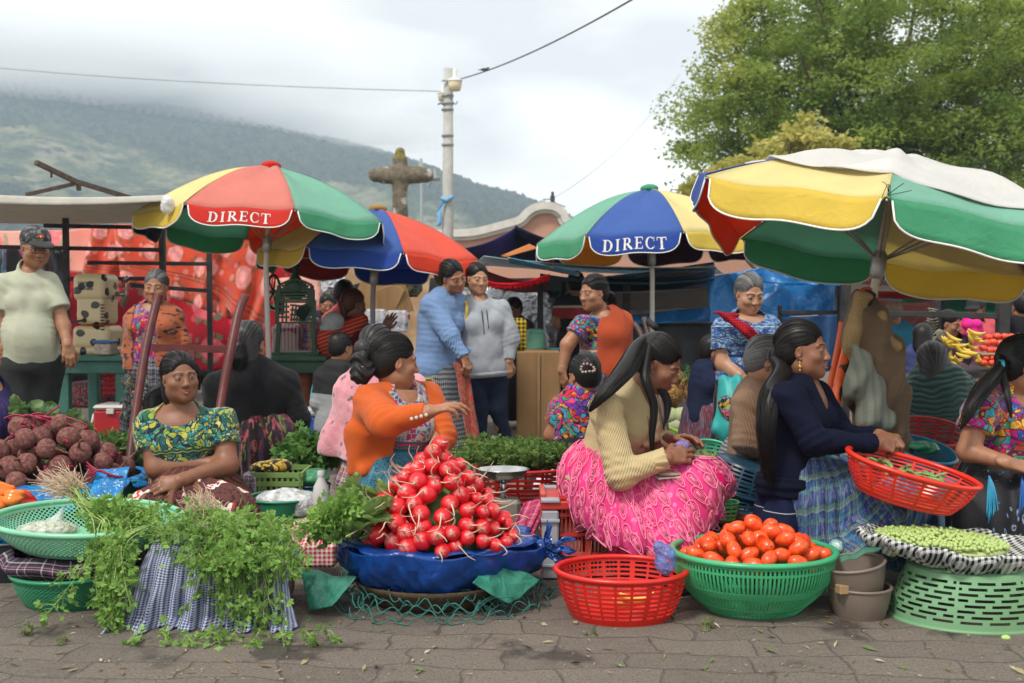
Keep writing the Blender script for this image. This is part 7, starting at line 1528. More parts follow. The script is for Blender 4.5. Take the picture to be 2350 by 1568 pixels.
    q=W(2118,1030,4.9);basket('sky-blue lattice basket holding a green plastic bag',V3(q[0],4.95,q[2]-.09),.14,.09,.11,plastic('basket_sky',(.03,.25,.40)),lattice=64,rim=.008,tilt=eul(.3,.18,0))
    s=SDF();q=W(2105,1022,4.9);s.ell(q,(.085,.05,.022)).ell(q+V3(.05,0,-.02),(.05,.04,.02));V,Q=s.mesh(.005,mod=lambda P:.007*wob(P,50,3));mk('plastic_bag',V,[Q],tarp('bag_green_b',(.08,.36,.20),.25,.5,.3,9,.8,.02),label='bright green plastic bag lying in the sky-blue basket',cat='bag')
mid_front()
def fruit_piles():
    rs=np.random.default_rng(31)
    PI=huipil('pineapple_skin',[(.42,.20,.05),(.30,.13,.03),(.50,.28,.08)],(.10,.06,.02),28,1,rnd_=1) if False else huipil('pineapple_skin',[(.42,.20,.05),(.30,.13,.03),(.50,.28,.08)],(.10,.06,.02),28,1)
    PG=plain('pine_leaf',(.08,.16,.06),.5,.3,.3,9)
    for i,(u,v,a) in enumerate(((1548,905,0),(1572,882,.3),(1590,905,-.3),(1545,868,1.2),(1600,880,.9),(1535,925,.5))):
        q=W(u,v,8.4+.1*(i%2));r=emp('pineapple',tuple(q),label='orange-brown pineapple in the fruit pile behind the cream blouse',cat='pineapple',group='pineapples in the fruit pile')
        g=M();g.ball((0,0,0),(.068,.068,.085),18,12);g.out('fruit',PI,r,xf=lambda V:V@eul(.3,a,0).T+q);g=M()
        for k_ in range(14): b=rs.normal(size=2)*.05;g.tube([(0,0,.07),(b[0]*.5,b[1]*.5,.12),(b[0],b[1],.16)],[.009,.007,.001],4,flat=.4)
        g.out('leafy_top',PG,r,xf=lambda V:V@eul(.3,a,0).T+q)
    for i,(u,v,c_) in enumerate(((1590,960,(.50,.52,.30)),(1548,975,(.42,.47,.28)),(1565,955,(.38,.42,.22)),(1535,955,(.35,.40,.2)),(1612,950,(.45,.48,.26)))):
        q=W(u,v,8.2);g=M();g.ball(q,(.082,.07,.065),20,14);o=g.out('melon',plain('melon_%d'%i,c_,.6,.3,.2,14,.4,.004));tag(o,'pale green melon under the pineapples in the fruit pile','melon','melons in the fruit pile')
    gL=prodmat('lime_skin',[(.3,(.12,.28,.02)),(.7,(.35,.50,.06))],2,.3);gO=prodmat('orange_skin',[(.3,(.75,.28,.02)),(.7,(.8,.36,.04))],2,.4);g=M();g.ball((0,0,0),1.,14,10);lm=g.local('lime',gL);g=M();g.ball((0,0,0),1.,14,10);om=g.local('orange',gO)
    n=0
    for row in range(6):
        for k_ in range(8):
            u=1537+k_*9.5+(row%2)*5+rs.normal()*1.5;v=988+row*12+rs.normal()*2
            if u<1530 or u>1612: continue
            o=bpy.data.objects.new('lime',lm);COL.objects.link(o);o.location=W(u,v,8.0-.05*row);o.scale=(.022,)*3;tag(o,'shiny green lime in the bank of limes left of the dark seated woman','lime','limes in the fruit pile')
    for k_ in range(8): o=bpy.data.objects.new('orange',om);COL.objects.link(o);o.location=W(1540+k_*9,1060+rs.normal()*2,7.6);o.scale=(.024,)*3;tag(o,'orange in the row under the limes','orange','oranges under the limes')
    s=SDF();s.ell(W(1570,1010,8.5)*V3(1,1,0)+V3(0,0,.0),(.25,.35,.22));V,Q=s.mesh(.03);mk('sack_mound',V,[Q],plain('sacking',(.12,.09,.06),.9),label='sacking mound that carries the fruit pile',cat='sacking')
    # right-hand fruit stall
    WD=plain('plank_dark',(.04,.035,.035),.8,.2,.2,9); r=emp('fruit_stall',tuple(W(2270,690,8)*V3(1,1,0)),label='fruit stall counter with cardboard trays at the right edge',cat='stall')
    g=M();a=W(2180,850,8.0);g.box((a[0]+.45,8.35,a[2]-.03),(1.1,.8,.04));g.out('counter',WD,r,smooth=False)
    g=M();g.box((a[0]+.1,7.94,a[2]-.20),(.30,.02,.28));g.out('carton',huipil('printed_carton',[(.35,.27,.16),(.05,.12,.3),(.5,.42,.3),(.3,.1,.05)],(.3,.22,.14),9,1,line=False),r,smooth=False);g=M();g.box((a[0]+.60,7.95,a[2]-.28),(.65,.02,.45));g.out('carton',WD,r,smooth=False)
    tm=prodmat('tomato_round',[(.3,(.55,.03,.01)),(.7,(.68,.08,.02))],1.5,.25);g=M();g.ball((0,0,0),(1,1,.85),14,10);t_=g.local('round_tomato',tm)
    for row,(v,y,n,u0,du) in enumerate(((772,8.3,6,2270,17),(787,8.2,6,2262,17),(802,8.1,7,2256,16),(822,8.0,5,2262,16),(832,7.95,5,2258,17))):
        for k_ in range(n): o=bpy.data.objects.new('tomato',t_);COL.objects.link(o);o.location=W(u0+k_*du+rs.normal()*1.5,v+rs.normal()*1.5,y);o.scale=(.031 if row<2 else .027,)*3;tag(o,'round red tomato stacked on the right-hand fruit stall','tomato','round tomatoes on the fruit stall')
    g=M();
    for v in(812,): g.box(W(2310,v,8.05)+V3(0,0.05,-.0),(.42,.25,.010))
    g.out('tray_card',plain('card_tray',(.38,.28,.18),.8),r,smooth=False)
    BN=prodmat('banana_b',[(.3,(.55,.36,.03)),(.7,(.65,.48,.06))],6,.5)
    for i in range(26):
        u,v=[(2180,790),(2205,800),(2235,775),(2225,815),(2245,830),(2190,822)][i%6];q=W(u+rs.normal()*7,v+rs.normal()*6,8.0+rs.normal()*.05);t2=np.linspace(-1,1,9);P=np.stack([np.sin(t2*.9)*.075,0*t2,(1-np.cos(t2*.9))*.075],1)@eul(rs.normal()*.5,rs.normal()*.3+.3,rs.normal()*.6).T+q;g=M();g.tube(P,[.004,.01,.013,.015,.015,.015,.012,.008,.003],7);g.out('banana',BN,label='yellow banana in the loose pile on the right-hand fruit stall',cat='banana',group='bananas on the fruit stall')
fruit_piles()
def bg_right():
    RF=tarp('canopy_redcloth',(.42,.06,.045),.8,.1,.3,3,.4,.02);GR=cloth('canopy_gray',(.48,.46,.44));GN=tarp('net_green',(.06,.42,.30),.7,.2,.45,3,.3,.02);PK=tarp('canopy_pink',(.70,.30,.28),.7,.2,.4,3,.4,.02)
    sheet('canopy','grey-white canopy behind the tilted umbrella pole','canopy',[(1945,640,13),(2330,640,13),(2400,690,20),(1945,672,19)],GR,24,14,rip=.1,sag=.08,seed=1)
    sheet('canopy','dull red canopy hanging under the green umbrella gore','canopy',[(1880,600,11),(2480,640,11),(2480,668,14),(1880,625,14)],RF,24,10,rip=.06,sag=.05,seed=2)
    sheet('canopy','red cloth roll behind the draped brown jacket','canopy',[(1990,668,12),(2170,672,12),(2160,690,12.5),(1990,682,12.5)],tarp('canopy_red',(.5,.02,.02),.8,.1,.2,3,.4,.02),16,8,rip=.05,seed=3)
    sheet('canopy','pale pink canopy sagging behind the draped brown jacket','canopy',[(1995,680,13),(2165,690,13),(2120,745,14),(1995,740,14)],PK,24,12,rip=.10,sag=.05,seed=4,fold=.04)
    sheet('canopy','green shade net over the far right stalls','canopy',[(2090,668,17),(2500,662,17),(2500,722,22),(2040,722,22)],GN,30,12,rip=.12,sag=.12,seed=5)
    sheet('canopy','green shade net hanging lower at the far right','canopy',[(2250,700,23),(2500,700,23),(2500,745,23.5),(2250,745,23.5)],GN,20,10,rip=.12,seed=6)
    frame_('dark steel frame of the right-hand fruit stall',[((2152,650,9.2),'g',.045),((2302,660,9.0),'g',.085),((2316,660,9.4),'g',.04),((1990,718,9.2),(2302,726,9.0),.045),((2165,660,12),'g',.04),((2045,725,12),'g',.05),((2180,735,12),'g',.04)])
    FR=plain('fringe_rust',(.38,.05,.04),.9,.1,.3,40)
    g=M();P_=spline([W(1885,612,9.3),W(1950,628,9.3),W(2020,640,9.3)],50)
    for i in range(50):
        for k_ in range(2): g.tube([P_[i],P_[i]+V3(.004*sin(i*3+k_),0,-.05-.015*sin(i*1.7+k_))],.004,4)
    g.tube(P_,.014,6);o=g.out('fringe',FR);tag(o,'rust red fringe hanging behind the green umbrella valance','fringe')
    g=M();rs=np.random.default_rng(4);q=W(2150,790,9.1)
    for i in range(14): z=q[2]+.02*i-.1;a=np.linspace(0,6.28,18);g.tube(np.stack([q[0]+(.035+.01*sin(i))*np.cos(a),9.2+.035*np.sin(a),z+.006*np.sin(a*2+i)],1)+V3(0,0,.12),.006,4)
    for i in range(16): e_=q+rs.normal(size=3)*V3(.07,.02,.03)+V3(0,0,.0);g.tube(bez(q+V3(0,-.04,.12),q+V3(rs.normal()*.08,-.05,.05),e_,8),.005,4)
    o=g.out('rope_coil',plain('rope_grey',(.25,.24,.18),.9,.1,.3,60));tag(o,'frayed grey rope coiled round the stall post','rope')
    for i,(u,v,w_) in enumerate(((1960,720,60),(1985,760,40))): pass
    s=SDF();q=W(2210,780,9.5)
    s=SDF();q=W(2222,745,9.6);s.ell(q,(.055,.05,.05)).ell(q+V3(.07,0,.0),(.05,.045,.045)).ell(q+V3(-.03,0,.05),(.02,.02,.025)).ell(q+V3(.03,0,-.07),(.06,.05,.05)).ell(q+V3(.10,0,-.05),(.03,.03,.04));V,Q=s.mesh(.01);mk('stuffed_toy',V,[Q],plain('plush_pink',(.80,.03,.28),.9,.1,.1,60,.3),label='hot pink stuffed toy carried at the right-hand stall',cat='toy')
bg_right()
# litter
def litter():
    rs=np.random.default_rng(77)
    for nm,lb,n,cl,sz,y0,y1 in (('leaf_litter','scattered leaf scraps and straw on the paving',260,None,.012,3.35,5.2),('grit','pale grit and crumbs on the paving',1500,(.30,.26,.19),.0035,3.3,7.5)):
        g=M()
        for i in range(n):
            y=y0+(y1-y0)*rs.random()**1.4;x=rs.uniform(-.48,.48)*y;s_=sz*rs.uniform(.4,1.5);a=rs.uniform(0,6.28);d=V3(cos(a),sin(a),rs.normal()*.2);e_=V3(-sin(a),cos(a),rs.normal()*.25);p=V3(x,y,.004+s_*.15);l_=s_*rs.uniform(1,2.6);g.add([p-d*l_,p-e_*s_*.5,p+d*l_,p+e_*s_*.5+V3(0,0,s_*.2)],[[0,1,2,3]])
        k=NT(nm);v=k.co('obj');k.set(col=k.ramp(k.sep(k.vor(v,9,o=1),0),[(0,(.10,.14,.04)),(.4,(.28,.24,.12)),(.7,(.16,.10,.05)),(.9,(.38,.36,.28))],'CONSTANT') if cl is None else cl,rough=.8); o=g.out(nm,k.m,smooth=False);tag(o,lb,None,None,'stuff')
    for i,(u,v,L_) in enumerate(((35,1458,.035),(120,1477,.03),(1600,1444,.04),(1335,1460,.015))):
        p=G(u,v);leafy(('torn pale leaf on the paving at the lower left','dry grey leaf on the paving at the lower left','green leaf on the paving in front of the tomato basket','thin dry scrap in front of the red basket')[i],[(p+V3(0,0,.006),p+V3(.03,0,.010))],L_,.012,(.16,.2,.08),(.30,.33,.17),'fallen_leaf',False)
litter()
# ======================= PEOPLE =============================================
def hand_(to,n,th,curl=.5,**k): return dict(to=to,n=n,th=th,curl=curl,**k)
def stud(p,name,pts,r,mt,par=None,flat=(1,.4,1)):
    for q in pts: g=M();g.ball(q,(r*flat[0],r*flat[1],r*flat[2]),10,8);g.out(name,mt,par or p.o)
def band(p,name,mt,t0,t1,off=.022,par=None,ext=.0):
    """sash round the waist between two heights along the spine"""
    s=SDF();s.ext(p.tor,off);a=p.m(t0);b=p.m(t1);u=p.up
    V,Q=s.mesh(.007,clip=lambda P:np.maximum(-(P-a)@u,(P-b)@u),mod=lambda P:.003*np.sin(P@u*160));return mk(name,V,[Q],mt,par or p.o,attr={'tc':p.LP(V)})
def stand_skirt(p,name,mt,zh=.06,r0=.17,r1=.24,pl=18,amp=.010,dx=0,**k):
    b=p.pel;c0=b+V3(0,0,.12);e_=V3(b[0]+dx,b[1],zh-.1);return skirt(p,name,mt,[(b+V3(0,0,.02),b-V3(0,0,.10),r0*.88,r0),(b-V3(0,0,.10),e_,r0,r1)],c0,pl,amp,.010 if p.lod<3 else .013,hemz=zh,clip=lambda P:(P-(b+V3(0,0,.07)))[:,2],**k)
BLKC=plain('cloth_black',(.012,.012,.014),.85,.15,.3,20,.3,.004,sheen=.2)
GOLD=plain('gold',(.55,.36,.08),.3,.6,.1,9,0,metal=.9);PEARL=plain('pearl_button',(.55,.5,.42),.3,.6,.1,9,0)
MULTI=[(.62,.02,.04),(.02,.08,.35),(.68,.32,.02),(.02,.28,.16),(.55,.02,.30),(.12,.03,.28),(.03,.35,.42),(.65,.10,.02)]
def navy_woman():
    p=person('seated woman in a navy knit cardigan and blue plaid skirt holding the tilted red basket',4.5,(1843,806,0),64,2,nb=(1836,884,.02),sh=[(1806,912,-.165),(1875,908,.17)],el=[(1868,1012,-.235),(1935,1000,.16)],wr=[(2012,1018,-.17),(2018,1000,.0)],pel=(1822,1105,0),
      hand=(hand_((2062,1022,-.13),(.2,-.75,.6),-1,.95,fl=[.9,1.,1.05,1.1]),hand_((2055,1006,-.06),(.1,-.4,.9),1,.95)),style='braid',bulk=1.02,arm=1.12,base=W(1900,1290,4.5)*V3(1,1,0),lids=.75,fat=1.06,hs=.98,skin='b',pout=.3)
    NV=knit('navy_knit',(.005,.007,.022),260,'X',.25,.35)
    g_=garment(p,'cardigan',NV,fa=(.93,.93),hem=-.05,neckr=(.062,.12,.085),neck=(0,.06,-.01),fold=.006,off=.014,uar=.004)
    cuf=SDF()
    for i in(0,1):
        a,b=p.el[i],p.wr[i];s=SDF();s.cap(a+(b-a)*.80,a+(b-a)*.96,.040,.037,flat=True);V,Q=s.mesh(.0055,mod=lambda P:.0018*np.sin(np.arctan2((P-a)[:,2],(P-a)[:,1])*30));mk('cuff',V,[Q],NV,g_,attr={'tc':V})
    band(p,'hem_rib',NV,-.15,.06,.026,g_)
    stud(p,'button',[p.m(.55)+p.fw*.165-V3(0,.02,0),p.m(.32)+p.fw*.16-V3(0,.02,0)],.010,plain('button_black',(.03,.03,.035),.25,.6,0,5,0),g_)
    E_=p.hc+p.R@V3(.078 if False else .076,.002,-.035);g=M();ear=p.hc+p.R@V3(.078,.0,-.038);
    for sg in(1,): 
        e0=p.hc+p.R@V3(.0765*sg,.002,-.036);g.tube([e0,e0-V3(0,.004,.014)],.0028,6);g.ball(e0-V3(0,.004,.022),(.007,.004,.010),10,8);g.ball(e0-V3(0,.004,.036),(.004,.003,.006),10,8)
    g.out('earring',GOLD,p.o)
    T=lambda x,y,z:p.hc+p.R@V3(x,y,z)
    tail(p,'ponytail',[T(0,-.115,-.025),W(1795,850,4.46),W(1770,900,4.36),W(1758,980,4.30),W(1762,1080,4.32),W(1770,1115,4.33)],[.026,.034,.036,.030,.018,.005],HR['k'],50,1.1,seed=2)
    g=M();g.tube(spline([T(.01*0,-.112,-.02)+V3(.026*cos(a),.01*sin(a),.026*sin(a)) for a in np.linspace(0,6.2,10)],20),.006,6);g.out('hair_tie',BLKC,p.o)
    PLD=plaid('plaid_blue',[(.02,.06,.20),(.03,.16,.30),(.04,.22,.30),(.10,.16,.05),(.02,.03,.10),(.06,.02,.16),(.22,.26,.26)],.085,seed=4,nz=.25,dis=.008)
    Y=4.5;J=p.J
    sk=skirt(p,'skirt',PLD,[(J((1838,1085,0)),J((1870,1120,0)),.155,.17),(J((1880,1130,-.05)),J((2055,1160,-.13)),.15,.085),(J((1880,1130,.05)),J((2085,1150,.14)),.15,.085),(J((2040,1165,-.13)),J((1985,1300,-.22)),.10,.13),(J((2070,1165,.12)),J((2050,1290,.0)),.10,.12),(J((1870,1160,-.02)),J((1900,1270,-.08)),.16,.15)],J((1850,1040,0)),24,.010,.008,hemz=lambda P:.115+.35*np.clip((P[:,0]-1.38),0,.4)*0-.22*(P[:,0]-1.40)*0+.01*np.sin(P[:,0]*60)*1)
    s=SDF();s.cap(J((1790,1085,.06)),J((1785,1210,.02)),.085,.10,.03).cap(J((1810,1090,-.07)),J((1800,1200,-.08)),.07,.09,.03);V,Q=s.mesh(.008,mod=lambda P:.005*np.sin(P[:,0]*70)+.004*wob(P,20,3),clip=lambda P:P[:,2]-J((0,1072,0))[2])
    k=NT('navy_striped');v=k.co();z=k.sep(v,2);c=k.ramp(z,[(0,(.008,.012,.04)),(.42,(.008,.012,.04))],'CONSTANT');zz=k.ma('FRACT',k.ma('MULTIPLY',z,13.));c=k.ramp(zz,[(0,(.008,.012,.04)),(.86,(.4,.4,.42)),(.90,(.008,.012,.04))],'CONSTANT');bx=k.ma('MULTIPLY',k.ma('GREATER_THAN',z,.383),k.ma('LESS_THAN',z,.41));c=k.mix(bx,c,k.ramp(k.sep(k.vor(v,60,o=1),0),[(0,(.5,.02,.03)),(.4,(.6,.5,.1)),(.7,(.6,.6,.55)),(.85,(.01,.01,.02))],'CONSTANT'));k.set(col=c,rough=.85,spec=.15)
    mk('woven_wrap',V,[Q],k.m,p.o,attr={'tc':V})
    # crate hidden beneath her
    s=SDF();q=J((1870,0,.02));s.box(V3(q[0],4.52,.13),(.16,.12,.11),None,.02);V,Q=s.mesh(.015);mk('low_stool',V,[Q],plain('stool_wood',(.06,.04,.03),.8),label='dark low stool hidden under the navy woman\'s plaid skirt',cat='stool')
    g=M();g.box(V3(J((1985,0,-.1))[0],4.36,.035),(.12,.2,.06),None,.015);o=g.out('shoe',BLKC,p.o,smooth=False)
def cream_woman():
    p=person('woman in a cream cable cardigan and pink lace skirt sitting on the red crate',4.6,(1510,836,-.02),70,-27,nb=(1452,902,.03),sh=[(1392,938,-.17),(1478,926,.17)],el=[(1422,1088,-.25),(1498,1052,.13)],wr=[(1530,1052,-.26),(1536,1008,.02)],pel=(1368,1112,.03),
      hand=(hand_((1590,1036,-.22),(.0,-.85,.5),-1,.55,fl=[.35,.45,.5,.55],spread=.3),hand_((1592,1003,-.03),(.2,.3,.9),1,.35,spread=.25)),style='highpony',bulk=1.0,arm=1.12,base=W(1400,1300,4.6)*V3(1,1,0),lids=.3,hs=.97,skin='b')
    CR=knit('cream_knit',(.52,.41,.22),210,'X',.12,.5,cable=9)
    ex=lambda s:s.cap(p.m(.88),p.m(1.04)-p.fw*.02,.075,.062,.03)
    g_=garment(p,'cardigan',CR,fa=(.95,.95),hem=.00,neckr=(.052,.085,.07),neck=(0,.055,.03),fold=.007,off=.016,ext=ex,uar=.006)
    band(p,'hem_rib',CR,-.03,.16,.024,g_)
    for i in(0,1):
        a,b=p.el[i],p.wr[i];s=SDF();s.cap(a+(b-a)*.78,a+(b-a)*1.0,.040,.044,flat=True);V,Q=s.mesh(.005,mod=lambda P:.002*np.sin(np.arctan2((P-a)[:,2],(P-a)[:,1])*26));mk('cuff',V,[Q],CR,g_,attr={'tc':V})
    s=SDF()
    for i in range(5): q=p.m(.86-i*.09)+p.fw*(.115+.03*sin(i*.9))-V3(0,.03,0);s.ell(q,(.03,.025,.024),None,.015)
    V,Q=s.mesh(.005,mod=lambda P:.006*wob(P,90,4));mk('ruffle',V,[Q],plain('ruffle_beige',(.42,.29,.18),.9,.1,.2,30,.3),g_)
    T=lambda x,y,z:p.hc+p.R@V3(x,y,z); k0=T(0,-.085,.075)
    tail(p,'ponytail',[k0,W(1462,800,4.52),W(1435,850,4.40),W(1385,905,4.33),W(1352,945,4.33)],[.024,.036,.042,.030,.006],HR['k'],44,.9,seed=5)
    tail(p,'ponytail',[k0+V3(.01,-.03,0),W(1480,860,4.42),W(1500,930,4.38),W(1496,1000,4.37),W(1498,1048,4.38)],[.016,.020,.014,.010,.003],HR['k'],16,.5,seed=6)
    tail(p,'ponytail',[k0+V3(.02,.03,0),T(.05,-.05,-.03),W(1530,915,4.55),W(1522,985,4.5)],[.016,.022,.016,.003],HR['k'],14,.6,seed=7)
    e0=T(.078,.0,-.034);g=M();g.tube([e0,e0-V3(0,.002,.03)],.0025,6);g.ball(e0-V3(0,.002,.04),(.008,.004,.014),10,8);g.out('earring',GOLD,p.o)
    # pink skirt with lace overlay of leaf-shaped openings
    k=NT('lace_pink');v=k.co();vv=k.map(v,(1,.0,.55));d=k.vor(vv,13,rnd=.85);d2=k.vor(k.map(v,(1,0,1)),42,rnd=.9);ring=k.ramp(d,[(.10,(.60,.02,.16)),(.13,(.92,.30,.46)),(.20,(.92,.30,.46)),(.23,(.62,.03,.18)),(.30,(.62,.03,.18)),(.33,(.90,.26,.44)),(.44,(.88,.22,.40)),(.46,(.70,.05,.22))],'LINEAR')
    sm=k.ramp(d2,[(.16,(.55,.01,.13)),(.24,(.85,.20,.38)),(.36,(.85,.20,.38)),(.44,(.66,.03,.20))]);c=k.mix(.85,ring,sm);top=k.ramp(k.sep(v,2),[(.0,0),(.02,0)])
    up_=k.ma('LESS_THAN',k.ma('MULTIPLY',k.sep(v,2),-1.),.17);c=k.mix(up_,c,(.80,.02,.17));k.set(col=c,rough=.6,spec=.3,sheen=.2);k.bump(d2,.5,.005);LACE=k.m
    PK=plain('satin_pink',(.74,.012,.15),.4,.5,.12,20,.15)
    J=p.J;caps=[(J((1368,1092,0)),J((1388,1120,0)),.135,.15),(J((1400,1135,-.05)),J((1590,1122,-.16)),.135,.08),(J((1400,1135,.05)),J((1622,1114,.10)),.135,.08),(J((1570,1125,-.15)),J((1535,1250,-.25)),.10,.10),(J((1600,1125,.08)),J((1590,1230,-.02)),.09,.09),(J((1400,1135,-.05)),J((1455,1215,-.16)),.15,.13)]
    def scal(P): 
        a=np.arctan2(P[:,0]-J((1440,0,0))[0],-(P[:,1]-4.62)); x=(P[:,0]-J((1290,0,-.1))[0]); return .235-.16*np.clip(x/.42,0,1)+.30*np.clip((x-.50)/.25,0,1)+.030*np.abs(np.sin(a*9))+.015*np.sin(a*3)
    skirt(p,'lace_overskirt',LACE,[(a,b,ra+.012,rb+.02) for a,b,ra,rb in caps],J((1385,1050,0)),20,.012,.007,hemz=scal)
    ov=[c_ for c_ in p.o.children if c_.name.startswith('lace_overskirt')][0]; me=ov.data; Vv=np.empty(len(me.vertices)*3,np.float32);me.vertices.foreach_get('co',Vv);Vv=Vv.reshape(-1,3);Nn=np.empty(len(me.vertices)*3,np.float32);me.vertices.foreach_get('normal',Nn);Nn=Nn.reshape(-1,3);org=oorg(p.o);Vw=Vv+org
    g=M();c0=J((1385,1050,0));hm=scal(Vw);rel=Vw[:,2]-hm;rs=np.random.default_rng(9);used=[]
    cand=np.where((Nn[:,1]<.25)&(rel<.34)&(rel>.0))[0];rs.shuffle(cand)
    for ci in cand:
        q=Vw[ci]
        if any(np.linalg.norm(q-o_)<.050 for o_ in used): continue
        used.append(q);n_=nrm(Nn[ci]);dn=V3(q[0]-c0[0],q[1]-c0[1],-.30)*V3(.9,.6,1);dn=nrm(dn-n_*(dn@n_));sd=np.cross(n_,dn);L_=.082*rs.uniform(.85,1.2);w_=.017*rs.uniform(.85,1.15)
        for sc_,r_ in((1.,.0022),(.66,.0013)):
            a=np.linspace(0,2*pi,17)[:-1];pt=q+n_*.005+dn[None]*(L_*.5*sc_*(-np.cos(a)))[:,None]+sd[None]*(w_*sc_*np.sin(a)*(1-.35*-np.cos(a)))[:,None];g.tube(pt,r_,4,closed=True)
        for k_ in(-.5,0,.5): g.tube([q+n_*.005-dn*L_*.25+sd*w_*k_*.4,q+n_*.006+dn*L_*.18+sd*w_*k_*.6],.0018,3)
        for k_ in range(0): a=rs.uniform(0,6.28);cc_=q+dn*L_*-.62+sd*(k_-1)*.017;a=np.linspace(0,2*pi,9)[:-1];g.tube(cc_+n_*.004+dn[None]*(.007*np.cos(a))[:,None]+sd[None]*(.007*np.sin(a))[:,None],.0012,3,closed=True)
    g.out('lace_relief',plain('lace_thread',(.90,.24,.40),.7,.2,.12,60,.2),ov)
    skirt(p,'skirt',PK,caps,J((1385,1050,0)),18,.010,.009,hemz=lambda P:.085+.28*np.clip((P[:,0]-J((1560,0,-.1))[0])/.2,0,1))
    q=J((1322,1130,.03));s=SDF();s.cap(q+V3(.05,0,.08),q+V3(-.03,.0,-.08),.035,.03).cap(q+V3(.0,0,.05),q+V3(-.05,0,.0),.02);V,Q=s.mesh(.006,mod=lambda P:.006*wob(P,60,4));mk('sash_bow',V,[Q],plain('satin_crimson',(.42,.006,.07),.4,.4,.2,20,.2),p.o)
    s=SDF();q=W(1566,1022,4.40);s.ell(q,(.030,.022,.024));V,Q=s.mesh(.004,mod=lambda P:.004*wob(P,110,3));mk('plastic_bag',V,[Q],film('bag_violet',(.28,.22,.55),.8,.2),label='small violet plastic bag held between the hands of the woman in cream',cat='bag')
    s=SDF();q=W(1553,1072,4.42);s.ell(q,(.036,.03,.026));V,Q=s.mesh(.005);mk('tomato',V,[Q],TOM,label='single red tomato resting on the pink lace skirt',cat='tomato')
    g=M();q=W(1535,1082,4.40);g.lathe([(0,0),(.055,.001),(.06,.006),(.05,.012),(0,.012)],28,q-V3(0,0,.01));o=g.out('tortilla',plain('tortilla_mat',(.48,.40,.26),.8,.2,.3,60,.3));tag(o,'stack of grey-yellow tortillas on the pink skirt','tortilla');g=M();g.box(q-V3(-.02,0,.016),(.16,.10,.006),eul(0,-.05,.2),.002);o=g.out('paper_tray',plain('tray_white',(.6,.58,.54),.7),smooth=False);tag(o,'white foam tray under the tortillas on the pink skirt','tray')
    g=M();g.tube([J((1545,1235,-.2)),J((1550,1300,-.22))],.035,12);g.box(V3(J((1552,0,-.2))[0],4.33,.03),(.07,.17,.05),None,.012);g.out('shoe',BLKC,p.o)
